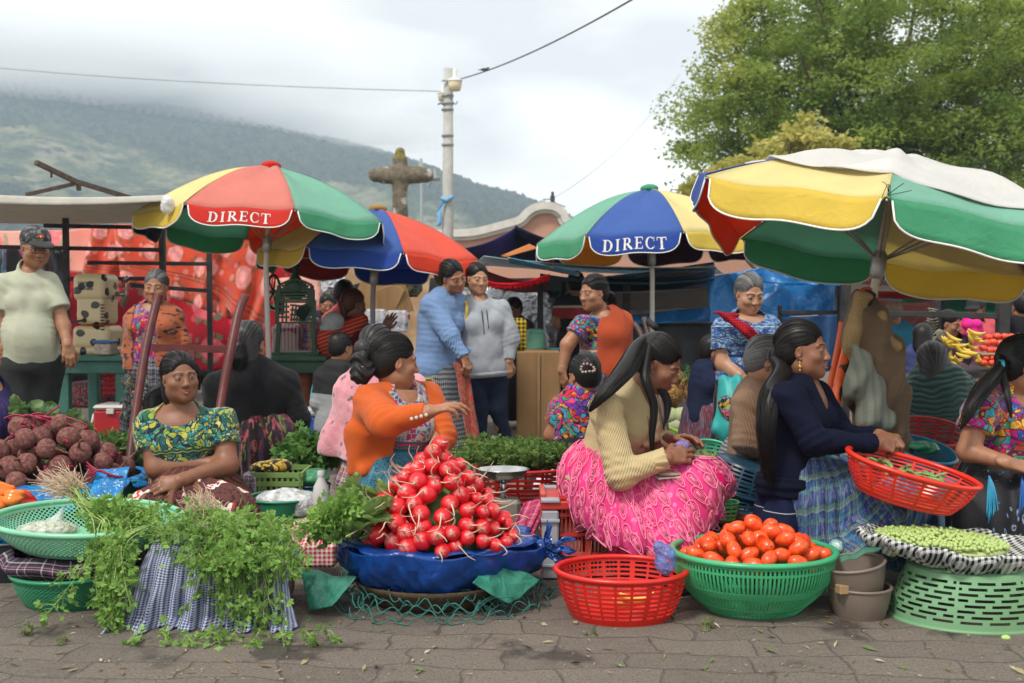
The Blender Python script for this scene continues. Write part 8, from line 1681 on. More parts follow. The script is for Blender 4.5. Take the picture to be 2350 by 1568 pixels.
def orange_woman():
    p=person('woman in a burnt orange cardigan and dark blue lace skirt reaching over the radishes',4.72,(906,832,0),112,-4,nb=(915,902,.02),sh=[(850,925,-.11),(975,915,.13)],el=[(886,972,-.32),(1012,1000,.02)],wr=[(985,945,-.38),(1000,1052,-.14)],pel=(895,1115,0),
      hand=(hand_((1040,930,-.36),(.1,-.15,.95),-1,.35,fl=[.25,.35,.45,.6],spread=.25),hand_((990,1080,-.24),(.5,-.5,.5),1,.6)),style='lowbun',bulk=1.02,arm=1.18,base=W(900,1300,4.7)*V3(1,1,0),hs=.97,fwd=(.6,-.8,0),skin='a')
    OR=knit('orange_knit',(.55,.10,.018),500,'X',.12,.25,.8); HU=huipil('huipil_white_red',[(.5,.04,.07),(.05,.08,.25),(.55,.5,.45),(.4,.02,.12),(.02,.2,.25)],(.42,.38,.36),44,.8,band=[(.17,.20,[(.45,.03,.08),(.03,.1,.12)],60),(.10,.17,[(.01,.10,.13),(.35,.03,.05),(.01,.08,.12),(.03,.14,.18)],16.)],dis=.05)
    garment(p,'blouse',HU,ua=(.25,.25),hem=-.04,neckr=(.055,.085,.05),neck=(0,.05,.01),fold=.003,off=.014)
    op=lambda P,p:np.where(((P-p.pel)@p.fw>0.0),.095-np.abs((P-p.pel)@p.rt+.02)-.05*np.clip(((P-p.pel)@p.up)-.25,0,1),-1)
    ex=lambda s:s.cap(p.J((835,1000,-.10)),p.J((812,1080,-.13)),.085,.03,.05).cap(p.m(.2)+p.rt*.10,p.J((835,1085,-.18)),.08,.02,.04)
    g_=garment(p,'cardigan',OR,fa=(.97,.9),hem=-.02,neckr=(.060,.09,.05),neck=(0,.05,.015),fold=.008,off=.020,clip=op,ext=ex,uar=.010)
    a,b=p.el[0],p.wr[0];stud(p,'button',[a+(b-a)*t_+V3(0,-.046,-.006) for t_ in(.62,.73,.84,.95)],.0075,PEARL,g_)
    T=lambda x,y,z:p.hc+p.R@V3(x,y,z);s=SDF();q=T(-.0,-.135,-.03);s.ell(q+V3(-.01,0,.035),(.042,.036,.036)).ell(q+V3(-.005,-.01,-.025),(.048,.042,.044)).cap(q+V3(.03,0,.0),q,.03,k=.02);V,Q=s.mesh(.0035,mod=lambda P:.003*np.sin((P-q)[:,2]*150+3*np.sin((P-q)[:,0]*60)));l=V-q;mk('bun',V,[Q],HR['k'],p.o,attr={'tc':np.stack([l[:,2]*2,l[:,0],l[:,1]],1)})
    g=M();a_=np.linspace(0,6.283,20);g.tube(np.stack([q[0]+.035*np.cos(a_),q[1]-.0+.035*np.sin(a_),q[2]+.006+.01*np.cos(a_)],1),.004,6);g.out('hair_tie',plain('tie_coral',(.5,.15,.12),.6),p.o)
    band(p,'woven_belt',plaid('belt_blue',[(.01,.08,.12),(.3,.03,.04),(.01,.06,.10),(.05,.2,.25)],.05,axs=(2,2),nz=.1),.10,.30,.020)
    J=p.J;k=NT('skirt_denim');v=k.co();c=k.ramp(k.noise(k.map(v,(40,1,1)),1,3),[(.3,(.012,.045,.09)),(.7,(.03,.10,.18))]);lc=k.vor(v,70,rnd=.6);lm_=k.ma('MULTIPLY',k.ma('GREATER_THAN',k.sep(v,0),-.18),1.);l2=k.ramp(lc,[(.15,(.003,.012,.025)),(.35,(.008,.07,.12)),(.5,(.02,.13,.19))]);c=k.mix(lm_,c,l2);rows=k.ma('FRACT',k.ma('MULTIPLY',k.sep(v,2),9.));c=k.mix(k.ma('MULTIPLY',lm_,k.ma('LESS_THAN',rows,.08)),c,(.14,.15,.17));c=k.mix(k.ma('MULTIPLY',lm_,k.ma('GREATER_THAN',rows,.92)),c,(.02,.12,.16));k.set(col=c,rough=.75);k.bump(lc,.6,.006)
    skirt(p,'skirt',k.m,[(J((905,1085,0)),J((905,1110,0)),.145,.165),(J((900,1120,-.05)),J((980,1170,-.28)),.15,.10),(J((900,1120,-.05)),J((850,1180,-.26)),.15,.10),(J((850,1180,-.20)),J((790,1230,-.20)),.10,.06),(J((900,1130,0)),J((910,1280,-.1)),.17,.20),(J((980,1170,-.25)),J((985,1260,-.25)),.10,.13),(J((1020,1110,.05)),J((1060,1180,.0)),.07,.07)],J((905,1030,0)),26,.010,.008,hemz=.03)
    g=M()
    for x,l_ in((880,.16),(900,.20),(840,.18)): a=J((x+20,1070,-.26));g.tube(spline([a,a+V3(-.02,-.03,-.06),a+V3(-.05,-.035,-l_)],8),.005,5,flat=.4)
    g.out('ribbon',plain('ribbon_teal',(.04,.22,.32),.4),p.o)
    s=SDF();q=J((905,0,.02));s.box(V3(q[0],4.8,.12),(.14,.12,.10),None,.02);V,Q=s.mesh(.015);mk('low_stool',V,[Q],plain('stool_wood2',(.06,.04,.03),.8),label='dark low stool hidden under the blue lace skirt',cat='stool')
def green_woman():
    p=person('seated woman in a green flowered blouse with folded arms and brown lace skirt',4.95,(413,868,-.03),33,2,3,nb=(412,942,.02),sh=[(345,978,-.01),(508,972,.02)],el=[(358,1074,-.07),(523,1068,-.06)],wr=[(488,1062,-.06),(412,1104,-.27)],pel=(430,1150,.02),
      hand=(None,hand_((372,1112,-.30),(-.1,-.85,.45),-1,.95,fl=[.8,1.,1.1,1.1])),style='loose',bulk=.98,arm=1.22,base=W(430,1280,4.95)*V3(1,1,0),hs=.93,skin='b',fat=1.12,lids=.65,pout=.7,smile=0,neckr=.052)
    HG=huipil('huipil_green',[(.45,.42,.06),(.03,.22,.20),(.02,.10,.14),(.30,.36,.05),(.05,.28,.28),(.02,.12,.06),(.60,.52,.15)],(.006,.02,.03),44,.92,band=[(.225,.245,[(.02,.10,.05),(.35,.38,.06),(.01,.06,.08)],70)],dis=.16)
    g_=garment(p,'blouse',HG,ua=(.56,.56),hem=.03,neckr=(.088,.12,.058),neck=(0,.05,-.005),fold=.004,off=.013,uar=.014)
    T=lambda x,y,z:p.hc+p.R@(V3(x,y,z)*.98)
    tail(p,'loose_hair',[T(-.03,-.09,-.02),W(362,905,5.02),W(352,935,5.0),W(345,955,4.98)],[.05,.045,.03,.012],HR['k'],30,.9,seed=3)
    tail(p,'loose_hair',[T(.0,-.05,.10),T(-.05,-.03,.07),T(-.078,-.02,.01),T(-.085,-.03,-.06)],[.02,.022,.024,.014],HR['k'],20,.6,seed=4)
    J=p.J;k=NT('brown_lace');v=k.co();d=k.vor(v,55,rnd=.8);c=k.ramp(d,[(.12,(.006,.002,.003)),(.3,(.05,.010,.011)),(.5,(.10,.024,.02))]);st_=k.ma('FRACT',k.ma('MULTIPLY',k.sep(v,0),6.5));c=k.mix(k.ma('LESS_THAN',st_,.16),c,(.16,.065,.03));wh=k.ma('MULTIPLY',k.ma('GREATER_THAN',k.noise(v,7,2),.56),k.ma('LESS_THAN',k.sep(v,2),-.20));pt=k.ramp(k.vor(k.map(v,(1,1,1)),60,o=1),[(0,(.6,.57,.52)),(.45,(.6,.57,.52)),(.62,(.5,.02,.03)),(.8,(.03,.04,.08))],'CONSTANT');c=k.mix(wh,c,pt);k.set(col=c,rough=.85);k.bump(d,.8,.008)
    skirt(p,'skirt',k.m,[(J((428,1120,0)),J((428,1150,-.02)),.145,.17),(J((428,1150,-.05)),J((352,1185,-.26)),.14,.10),(J((430,1150,-.05)),J((520,1180,-.28)),.14,.11),(J((352,1185,-.24)),J((325,1240,-.26)),.10,.10),(J((520,1180,-.26)),J((560,1240,-.24)),.11,.12),(J((430,1190,-.2)),J((440,1260,-.26)),.16,.18),(J((380,1130,.1)),J((330,1180,.1)),.10,.08),(J((500,1120,.1)),J((560,1180,.08)),.10,.09)],J((430,1080,-.05)),24,.012,.008,hemz=.02)
    g=M();q=J((430,1135,-.27));rs=np.random.default_rng(3)
    for i in range(7): g.tube(spline([q,q+V3(-.03+.01*i,-.02,-.03),q+V3(-.05+.02*i,-.035,-.10-.01*(i%3))],8),.0045,5,flat=.4)
    g.out('ribbon',plain('ribbon_bronze',(.30,.15,.05),.4,.4),p.o)
    s=SDF();q=J((430,0,.02));s.box(V3(q[0],5.0,.12),(.14,.12,.10),None,.02);V,Q=s.mesh(.015);mk('low_stool',V,[Q],plain('stool_wood3',(.06,.04,.03),.8),label='dark low stool hidden under the brown lace skirt',cat='stool')
def back_women():
    # black sweater, seen from behind
    p=person('seated woman in a black sweater seen from behind with a pink hair clip',5.8,(572,792,.0),165,-6,nb=(578,858,0),sh=[(500,888,.0),(655,882,.02)],el=[(498,968,.02),(682,962,.0)],wr=[(540,1000,.25),(640,1000,.25)],pel=(585,1010,.02),style='loose',bulk=1.30,arm=1.45,lod=2,base=W(590,1150,5.8)*V3(1,1,0),hair='m',hs=.98,eyes=False,fwd=(.25,1,0),skin='a')
    BS=plain('sweater_black',(.010,.010,.012),.9,.1,.35,40,.5,.004,sheen=.1)
    ex=lambda s:s.cap(p.m(.0)-p.rt*.02,p.m(.85),.19,.15,.06)
    g_=garment(p,'sweater',BS,fa=(1,1),hem=.03,neckr=(.05,.06,.04),fold=.010,off=.022,ext=ex,fade=None)
    T=lambda x,y,z:p.hc+p.R@V3(x,y,z);tail(p,'loose_hair',[T(0,-.10,-.0),T(0,-.12,-.07),T(.0,-.10,-.13)],[.03,.045,.03],HR['m'],34,.8,seed=8)
    cl=plain('clip_pink',(.78,.10,.16),.3,.5,0,9,0);g=M();q=T(.005,-.158,.030)
    for i in range(3): a=np.linspace(0,6.283,20);g.tube(np.stack([q[0]+.014*np.cos(a)-.006+.006*i,q[1]+.005*np.sin(a*2),q[2]+.018*np.sin(a)-.03+.03*i],1)-V3(0,.012,0),.0055,6)
    g.out('hair_clip',cl,p.hairo)
    J=p.J;DF=huipil('skirt_darkflower',[(.25,.02,.04),(.02,.015,.02),(.16,.20,.05),(.02,.02,.03),(.35,.08,.10),(.05,.03,.08)],(.02,.01,.012),22,.8,dis=.2,stretch=(1,1,.6))
    skirt(p,'skirt',DF,[(J((590,985,0)),J((605,1010,0)),.165,.19),(J((600,1010,0)),J((615,1065,.0)),.19,.20)],J((590,930,0)),18,.012,.011,hemz=.05)
    s=SDF();s.box(W(600,1125,5.85)*V3(1,1,0)+V3(0,0,.10),(.16,.14,.08),None,.02);V,Q=s.mesh(.018);mk('low_stool',V,[Q],plain('stool_b',(.05,.04,.03),.8),label='dark stool hidden under the black-sweatered woman',cat='stool')
    # pink butterfly shawl
    p=person('seated woman wrapped in a pink fleece shawl with grey butterflies behind the orange cardigan',5.45,(868,805,.0),150,-10,nb=(868,860,0),sh=[(800,900,.0),(948,895,.02)],el=[(790,975,.02),(960,975,.02)],wr=[(840,1010,.2),(920,1010,.2)],pel=(868,1040,.0),style='bun',bulk=1.05,lod=2,base=W(868,1220,5.45)*V3(1,1,0),hair='m',hs=.98,eyes=False,fwd=(.2,1,0))
    k=NT('pink_fleece');v=k.co();vv=k.map(v,(1,1,1),(0,0,0),(0,0,.0));cell=k.vor(vv,13,o=4 if False else 0,rnd=.5)
    # butterfly wings: two lobes per cell from the distance pattern
    w1=k.vor(k.map(vv,(19,19,19),(.0,0,.0)),1,rnd=.45);w2=k.vor(k.map(vv,(19,19,19),(.26,0,.14)),1,rnd=.45);b=k.ma('MAXIMUM',k.ramp(w1,[(.20,1),(.24,0)]),k.ramp(w2,[(.17,1),(.21,0)]));c=k.mix(k.ma('MULTIPLY',b,.85),k.ramp(k.noise(v,30,3),[(.3,(.58,.22,.26)),(.7,(.68,.30,.34))]),(.10,.09,.10));k.set(col=c,rough=.95,spec=.05,sheen=.6);k.bump(k.noise(v,140,3),.6,.006)
    ex=lambda s:(s.cap(p.m(.95),p.J((760,1030,0)),.06,.07,.09),s.cap(p.m(.95),p.J((850,1060,-.1)),.10,.13,.08),s.cap(p.m(.95),p.J((985,1000,.0)),.08,.08,.08),s.cap(p.J((775,1010,0)),p.J((900,1050,-.05)),.08,.12,.06))
    garment(p,'shawl',k.m,fa=(1,1),hem=None,neckr=(.05,.06,.04),fold=.010,off=.03,ext=ex,clip=lambda P,p:(W(0,1052,5.45)[2]+.35*np.abs(P[:,0]-W(870,0,5.45)[0])*.2)-P[:,2])
    skirt(p,'skirt',plaid('skirt_pink_red',[(.3,.05,.06),(.1,.05,.1),(.5,.4,.35)],.1),[(p.J((868,1050,0)),p.J((868,1100,0)),.17,.21)],p.J((868,1000,0)),16,.01,.012,hemz=.03)
    s=SDF();s.box(W(868,1150,5.45)*V3(1,1,0)+V3(0,0,.10),(.14,.13,.08),None,.02);V,Q=s.mesh(.018);mk('low_stool',V,[Q],plain('stool_c',(.05,.04,.03),.8),label='dark stool hidden under the pink shawl',cat='stool')
    # child in black and grey jacket
    p=person('child in a black and grey hooded jacket with cyan piping seen from behind',7.6,(783,800,0),140,-6,nb=(776,842,0),sh=[(742,866,0),(808,862,.02)],el=[(728,925,.0),(822,915,.0)],wr=[(742,965,.08),(815,960,.1)],pel=(768,985,0),style='short',bulk=.82,arm=.95,lod=3,hs=.86,eyes=False,fwd=(.3,1,0),hand=(hand_((742,985,.05),(0,-1,0),1),None),cat='child')
    k=NT('jacket_twotone');z=k.sep(k.co(),2);k.set(col=k.ramp(z,[(0,(.26,.27,.28)),(.235,(.012,.012,.014))],'CONSTANT'),rough=.85);k.bump(k.noise(k.co(),30,3),.3,.01)
    ex=lambda s:s.ell(p.m(1.0)-p.fw*.05,(.085,.05,.05),p.T,.02)
    g_=garment(p,'jacket',k.m,fa=(1,.9),hem=-.02,fold=.006,off=.02,ext=ex,neckr=(.03,.04,.03))
    g=M();a,b=p.sh[0],p.el[0];g.tube(spline([p.nb+V3(-.02,-.05,.0),a+V3(-.03,-.03,.045),(a+b)/2+V3(-.055,-.01,0),b+V3(-.045,0,0)],14),.005,5);g.out('piping',plain('cyan',(.08,.5,.55),.6,.2,0,9,0),g_)
    skirt(p,'trousers',plain('trouser_grey',(.2,.2,.21),.8),[(p.pel,p.pel-V3(0,0,.1),.11,.12),(p.pel-V3(.05,0,.08),p.pel*V3(1,1,0)+V3(-.06,0,.05),.08,.05),(p.pel-V3(-.05,0,.08),p.pel*V3(1,1,0)+V3(.06,0,.05),.08,.05)],p.pel,6,.003,.012)
    # rebozo mother with baby and companion
    RB=NT('rebozo');v=RB.co();st_=RB.ma('ADD',RB.ma('MULTIPLY',RB.sep(v,2),34.),RB.ma('MULTIPLY',RB.sep(v,0),-12.));c=RB.ramp(RB.ma('FRACT',st_),[(0,(.35,.01,.015)),(.35,(.03,.01,.02)),(.5,(.55,.05,.02)),(.68,(.65,.30,.02)),(.78,(.40,.01,.02))],'CONSTANT');RB.set(col=c,rough=.85);RB.bump(RB.noise(v,40,2),.4,.01);RB=RB.m
    p=person('woman in dark red with auburn ponytail carrying a baby in a striped red shawl',8.9,(812,700,0),120,-8,nb=(805,742,0),sh=[(772,762,.0),(838,760,.05)],el=[(770,800,.1),(868,790,.0)],wr=[(800,810,.2),(880,755,-.05)],pel=(800,850,0),style='pony',bulk=1.0,lod=3,hair='r',hs=.98,eyes=False,fwd=(.5,.9,0),hand=(None,hand_((890,740,-.05),(0,-1,0),1,.3)),skin='d')
    g_=garment(p,'blouse',plain('blouse_maroon',(.07,.006,.01),.9,.1,.2,20,.3),ua=(1,.7),fa=(0,0),hem=-.05,fold=.006,off=.015)
    ex=None;s=SDF();J=p.J;s.cap(J((830,735,-.08)),J((760,780,-.14)),.05,.09,.05).cap(J((760,780,-.14)),J((765,805,-.12)),.12,.11,.05);V,Q=s.mesh(.011,mod=lambda P:.006*wob(P,26,3));mk('striped_shawl',V,[Q],RB,p.o,attr={'tc':V})
    T=lambda x,y,z:p.hc+p.R@V3(x,y,z);tail(p,'ponytail',[T(0,-.11,.02),J((790,715,-.05)),J((788,745,-.06))],[.03,.035,.015],HR['r'],14,.5,seed=3)
    stand_skirt(p,'skirt',plain('skirt_dark',(.02,.015,.02),.9),.2)
    s=SDF();q=W(765,738,8.72);s.ell(q,(.085,.08,.075)).ell(q+V3(-.03,-.0,-.05),(.08,.07,.04));V,Q=s.mesh(.01,mod=lambda P:.004*wob(P,30,3));mk('person',V,[Q],plain('baby_hat_grey',(.33,.36,.36),.85,.1,.15,20,.3),label='baby in a pale grey sun hat bundled in the striped red shawl',cat='baby')
    p=person('dark-haired woman bending behind the woman with the auburn ponytail',9.6,(792,675,0),150,-8,nb=(785,712,0),sh=[(755,735,.0),(815,735,.05)],pel=(785,830,0),style='back',bulk=1.0,lod=3,eyes=False,fwd=(.5,.9,0),hs=.95)
    garment(p,'blouse',plain('blouse_coral',(.55,.10,.09),.9),hem=-.05,off=.015);stand_skirt(p,'skirt',BLKC,.2)
    # seated girl in many-coloured blouse
    p=person('girl in a many-coloured embroidered blouse seen from behind with flowered hair clips',5.9,(1340,864,0),-150,-10,nb=(1332,908,0),sh=[(1290,938,.0),(1385,932,.02)],el=[(1266,998,.02),(1390,1000,.0)],wr=[(1290,1040,.18),(1370,1040,.2)],pel=(1330,1060,0),style='back',bulk=.95,arm=1.05,lod=2,hs=.95,eyes=False,fwd=(-.2,1,0),cat='girl',base=W(1330,1200,5.9)*V3(1,1,0))
    HM=huipil('huipil_multi',MULTI,(.012,.010,.02),30,.95,dis=.25,stretch=(1,1,1.3));garment(p,'blouse',HM,ua=(.6,.6),hem=.02,fold=.005,off=.014,uar=.012,neckr=(.06,.07,.05))
    g=M();rs=np.random.default_rng(5);q=p.hc+p.R@V3(-.03,-.105,.03)
    for i in range(12): g.ball(q+V3(.035*cos(i*.55)-.01,-.012,.022*sin(i*.55)+rs.normal()*.004),.007,8,6)
    g.out('hair_clip',huipil('clip_beads',[(.7,.5,.5),(.6,.2,.25),(.2,.3,.2)],(.5,.4,.3),90,1),p.hairo)
    J=p.J;skirt(p,'skirt',BLKC,[(J((1330,1040,0)),J((1325,1070,0)),.15,.18),(J((1325,1080,0)),J((1300,1150,-.05)),.19,.22)],J((1330,990,0)),18,.012,.011,hemz=.03)
    LC=NT('eyelet_lace');v=LC.co('obj');d=LC.vor(LC.map(v,(1,.2,1)),24,rnd=.5);LC.set(col=LC.ramp(d,[(.16,(.05,.04,.06)),(.22,(.66,.66,.68))]),rough=.85);LC.bump(d,.4,.01)
    s=SDF();s.cap(J((1310,1050,-.20)),J((1262,1150,-.26)),.035,.06,.03).cap(J((1280,1050,-.18)),J((1245,1120,-.2)),.02,.05,.03);V,Q=s.mesh(.007,mod=lambda P:.006*np.sin(P[:,0]*90));mk('lace_apron',V,[Q],LC.m,p.o)
    # beige sweater woman behind the navy one
    p=person('woman in a beige ribbed sweater and black gingham skirt half hidden behind the navy cardigan',5.35,(1760,832,0),85,-22,nb=(1742,892,.02),sh=[(1712,925,-.15),(1765,920,.17)],el=[(1705,1015,-.2),(1800,1010,.1)],wr=[(1770,1050,-.15),(1850,1040,.05)],pel=(1722,1075,0),style='back',bulk=.98,lod=2,hair='g',base=W(1730,1180,5.35)*V3(1,1,0))
    garment(p,'sweater',knit('beige_knit',(.36,.22,.14),260,'X',.12,.9),fa=(.95,.9),hem=.0,fold=.005,off=.02,neckr=(.05,.05,.04))
    J=p.J;skirt(p,'skirt',gingham('gingham_dark',(.30,.31,.33),(.012,.012,.02),.014,ax=(0,2)),[(J((1725,1055,0)),J((1730,1080,0)),.15,.17),(J((1730,1080,0)),J((1790,1120,-.05)),.16,.15)],J((1730,1000,0)),14,.008,.010,hemz=.12)
    # green ribbed shawl woman
    p=person('woman with short dark hair in a bottle-green ribbed shawl seen from behind at right',6.15,(2138,838,0),172,-14,nb=(2150,885,0),sh=[(2092,915,.0),(2215,908,.02)],el=[(2082,975,.02),(2238,970,.0)],wr=[(2110,1010,.2),(2200,1010,.2)],pel=(2160,1040,.0),style='loose',bulk=1.2,arm=1.4,lod=2,hair='m',hs=1.0,eyes=False,fwd=(0,1,0),base=W(2160,1180,6.15)*V3(1,1,0))
    k=NT('green_rib');v=k.co();vv=k.n('VectorMath',{0:v,1:k.n('VectorMath',{0:k.noise(v,4,2,.5,0,1),1:(.12,)*3},operation='MULTIPLY')},operation='ADD');wv=k.wave(vv,11,.6,1,'Z');k.set(col=k.mix(wv,(.008,.035,.033),(.025,.085,.075)),rough=.9,sheen=.2);k.bump(wv,.9,.012)
    ex=lambda s:(s.cap(p.m(1.02)-p.fw*.03-p.rt*.05,p.m(1.02)-p.fw*.03+p.rt*.05,.085,k=.04),s.cap(p.m(.95),p.J((2200,1030,0)),.14,.15,.08),s.cap(p.m(.95),p.J((2105,1030,0)),.12,.13,.08))
    garment(p,'shawl',k.m,fa=(1,1),hem=None,fold=.012,off=.03,ext=ex,neckr=(.04,.04,.03),clip=lambda P,p:W(0,1060,6.15)[2]-P[:,2]);skirt(p,'skirt',BLKC,[(p.J((2150,1040,0)),p.J((2150,1110,0)),.18,.2)],p.J((2150,1000,0)),12,.01,.012,hemz=.03)
    # far left sleeve
    p=person('seated person at the left frame edge in a dark purple cable sweater',5.6,(-40,820,0),60,-5,nb=(-40,880,0),sh=[(-90,910,-.1),(-15,905,.05)],el=[(-90,990,0),(5,955,-.1)],wr=[(-60,1010,-.2),(-25,1000,-.2)],pel=(-50,1060,0),bulk=1.,arm=1.3,lod=3)
    garment(p,'sweater',knit('purple_knit',(.03,.022,.085),50,'X',.2,.8),fa=(1,1),hem=-.02,off=.02);skirt(p,'skirt',plaid('skirt_ll',[(.05,.08,.2),(.3,.1,.05),(.05,.05,.1)],.1),[(p.pel,p.pel-V3(0,0,.15),.18,.22)],p.pel,12,.01,.014,hemz=.03)
def right_woman():
    p=person('woman at the right edge in a bright embroidered blouse with blue skirt ribbons',4.6,(2352,842,0),75,-8,nb=(2325,915,.02),sh=[(2248,946,-.12),(2385,940,.15)],el=[(2222,1036,-.18),(2440,1040,.1)],wr=[(2310,1062,-.30),(2400,1065,-.1)],pel=(2305,1120,0),hand=(hand_((2355,1072,-.30),(.1,-.5,.8),-1,.5),None),style='highpony',bulk=1.0,arm=1.15,base=W(2300,1290,4.6)*V3(1,1,0),skin='a',hs=1.0)
    HM=huipil('huipil_bright',MULTI+[(.70,.45,.03)],(.16,.012,.04),34,1,dis=.12);garment(p,'blouse',HM,ua=(.52,.52),hem=.02,neckr=(.08,.11,.06),neck=(0,.05,0),fold=.004,off=.013,uar=.014)
    k0=W(2296,842,4.52);tail(p,'ponytail',[p.hc+p.R@V3(0,-.09,.03),k0,W(2265,880,4.42),W(2232,930,4.34),W(2205,985,4.32)],[.03,.024,.036,.026,.005],HR['k'],40,.8,seed=5);tail(p,'ponytail',[k0,W(2310,900,4.38),W(2322,960,4.34)],[.018,.014,.003],HR['k'],8,.6,seed=6)
    g=M();a=np.linspace(0,6.283,18)
    for i in range(3): g.tube(k0+np.stack([.004*i-.006+.012*np.sin(a)*.5,.026*np.cos(a),.026*np.sin(a)],1),.0035,6)
    g.out('hair_tie',plain('tie_teal',(.03,.28,.36),.5),p.o)
    g=M();q=p.hc+p.R@V3(0,-.0,.0);a=np.linspace(-.2,3.3,20);g.tube(np.stack([q[0]+.0+.03+.0*a,q[1]+.098*np.cos(a),q[2]+.02+.11*np.sin(a)],1),.015,8,flat=.4);g.out('headband',plaid('band_stripe',[(.6,.5,.55),(.35,.05,.15),(.6,.55,.6)],.02,axs=(0,0),nz=0),p.o)
    J=p.J;k=NT('skirt_black_embroidered');v=k.co();d=k.vor(v,20,rnd=1);sc_=k.ramp(k.vor(v,46,feature='SMOOTH_F1'),[(.1,0),(.2,1),(.3,0)]);c=k.mix(k.ma('MULTIPLY',k.ramp(d,[(.10,1),(.14,0)]),1.),(.008,.008,.012),(.03,.18,.35));c=k.mix(k.ma('MULTIPLY',k.ma('LESS_THAN',k.noise(v,6,2),.44),sc_),c,(.25,.35,.5));k.set(col=c,rough=.7);k.bump(k.noise(v,40,3),.4,.01)
    skirt(p,'skirt',k.m,[(J((2300,1100,0)),J((2300,1130,0)),.15,.17),(J((2300,1140,-.05)),J((2260,1180,-.20)),.15,.13),(J((2300,1140,-.05)),J((2400,1170,-.25)),.15,.12),(J((2260,1180,-.18)),J((2270,1270,-.2)),.13,.16),(J((2360,1180,-.2)),J((2360,1270,-.2)),.14,.16)],J((2300,1050,0)),20,.010,.009,hemz=.03)
    for x0,n,cc in((2270,8,(.04,.30,.50)),(2345,4,(.02,.12,.42))):
        g=M()
        for i in range(n): a=J((x0,1092,-.30));g.tube(spline([a,a+V3(-.012+.003*i,-.02-.002*i,-.05),a+V3(-.022+.006*i+.006*sin(i*2),-.035,-.15-.014*(i%3))],8),.0032,5,flat=.35)
        g.out('ribbon',plain('ribbon_%d'%x0,cc,.4,.4),p.o)
    s=SDF();s.box(W(2300,1250,4.65)*V3(1,1,0)+V3(0,0,.10),(.13,.12,.08),None,.02);V,Q=s.mesh(.018);mk('low_stool',V,[Q],plain('stool_d',(.05,.04,.03),.8),label='dark stool hidden under the black embroidered skirt',cat='stool')
def standing():
    # man with the cap
    p=person('man in a black cap and pale khaki polo shirt standing by the teal workbench',6.8,(82,570,0),38,-12,nb=(66,628,.03),sh=[(10,655,-.03),(112,650,.06)],el=[(2,748,-.05),(146,748,.0)],wr=[(8,800,-.08),(154,792,-.06)],pel=(72,835,0),knee=((55,965,-.05),(92,965,.05)),ank=((55,1080,0),(90,1080,.08)),hand=(hand_((14,850,-.1),(-.2,-1,0),-1,.55),hand_((160,838,-.08),(.5,-.8,0),-1,.5)),style='short',bulk=1.0,arm=1.1,lod=2,hair='g',cat='man',skin='a',age=1,fat=1.12,bust=.9,hs=.98,base=(W(72,0,6.8)[0],6.8,0),brow=.8)
    SH=plain('polo_khaki',(.40,.41,.31),.85,.15,.06,14,.25,.006)
    ex=lambda s:(s.ell(p.m(.28)+p.fw*.055+p.rt*.0,(.15,.125,.17),p.T,.06),s.cap(p.m(.98)+p.fw*.01,p.m(1.05)+p.fw*.02,.072,.066,.01))
    g_=garment(p,'polo_shirt',SH,ua=(.62,.62),hem=-.06,neckr=(.05,.085,.05),neck=(0,.06,.045),fold=.006,off=.016,uar=.02,ext=ex)
    TR=plain('trousers_charcoal',(.028,.030,.030),.85,.15,.25,12,.4,.008);s=SDF()
    s.ell(p.pel,(.175,.14,.12),p.T,.05)
    for i in(0,1): s.cap(p.hip[i],p.kn[i],.105,.085,.03);s.cap(p.kn[i],p.an[i]+V3(0,0,-.02),.085,.072,.03)
    V,Q=s.mesh(.010,mod=lambda P:.006*wob(P*V3(1,1,.6),30,4));mk('trousers',V,[Q],TR,p.o)
    for i in(0,1): g=M();g.box(p.an[i]+V3(.02,-.06,-.07),(.09,.25,.07),None,.02);g.out('shoe',BLKC,p.o,smooth=False)
    T=lambda x,y,z:p.hc+p.R@V3(x,y,z);CM=NT('cap_mesh');v=CM.co('obj');CM.set(col=CM.mix(CM.ramp(CM.noise(v,22,4,.7),[(.5,0),(.62,1)]),(.012,.012,.014),(.16,.16,.17)),rough=.7);CM=CM.m
    s=SDF();s.ell(T(0,-.015,.055),(.088,.108,.082),p.R,.01);V,Q=s.mesh(.006,clip=lambda P:-((P-T(0,0,.042))@p.R[:,2]));c_=mk('cap',V,[Q],CM,p.o)
    s=SDF();s.ell(T(0,.115,.044),(.072,.075,.011),p.R@eul(-.16,0,0),.01);V,Q=s.mesh(.005);mk('visor',V,[Q],BLKC,c_)
    g=M();q=T(0,.088,.085)
    for i,(dx,dz) in enumerate(((0,.008),(0,-.008),(.012,0),(-.012,0))): g.ball(q+p.R@V3(dx,.004,dz),(.007,.005,.006),8,6)
    g.out('badge',plain('badge_red',(.65,.06,.03),.5,.3,0,9,0),c_);g=M();g.ball(q+p.R@V3(0,.008,0),(.006,.005,.006),8,6);g.out('badge',plain('badge_yellow',(.7,.5,.05),.5),c_)
    g=M()
    for sg in(-1,1):
        a=np.linspace(0,2*pi,22);g.tube([T(sg*(.032+.024*cos(t_)),.104-.25*abs(.024*cos(t_))*0,.002+.017*sin(t_)) for t_ in a[:-1]],.0018,5,closed=True);g.tube([T(sg*.056,.102,.006),T(sg*.080,.03,.008),T(sg*.080,-.01,.004)],.0016,5)
    g.tube([T(-.008,.106,.005),T(.008,.106,.005)],.0016,5);g.out('eyeglasses',BLKC,p.o)
    s=SDF();s.cap(T(-.02,.098,-.052),T(.02,.098,-.052),.006,k=.004);V,Q=s.mesh(.003);mk('moustache',V,[Q],plain('moustache_grey',(.20,.18,.17),.9),p.o)
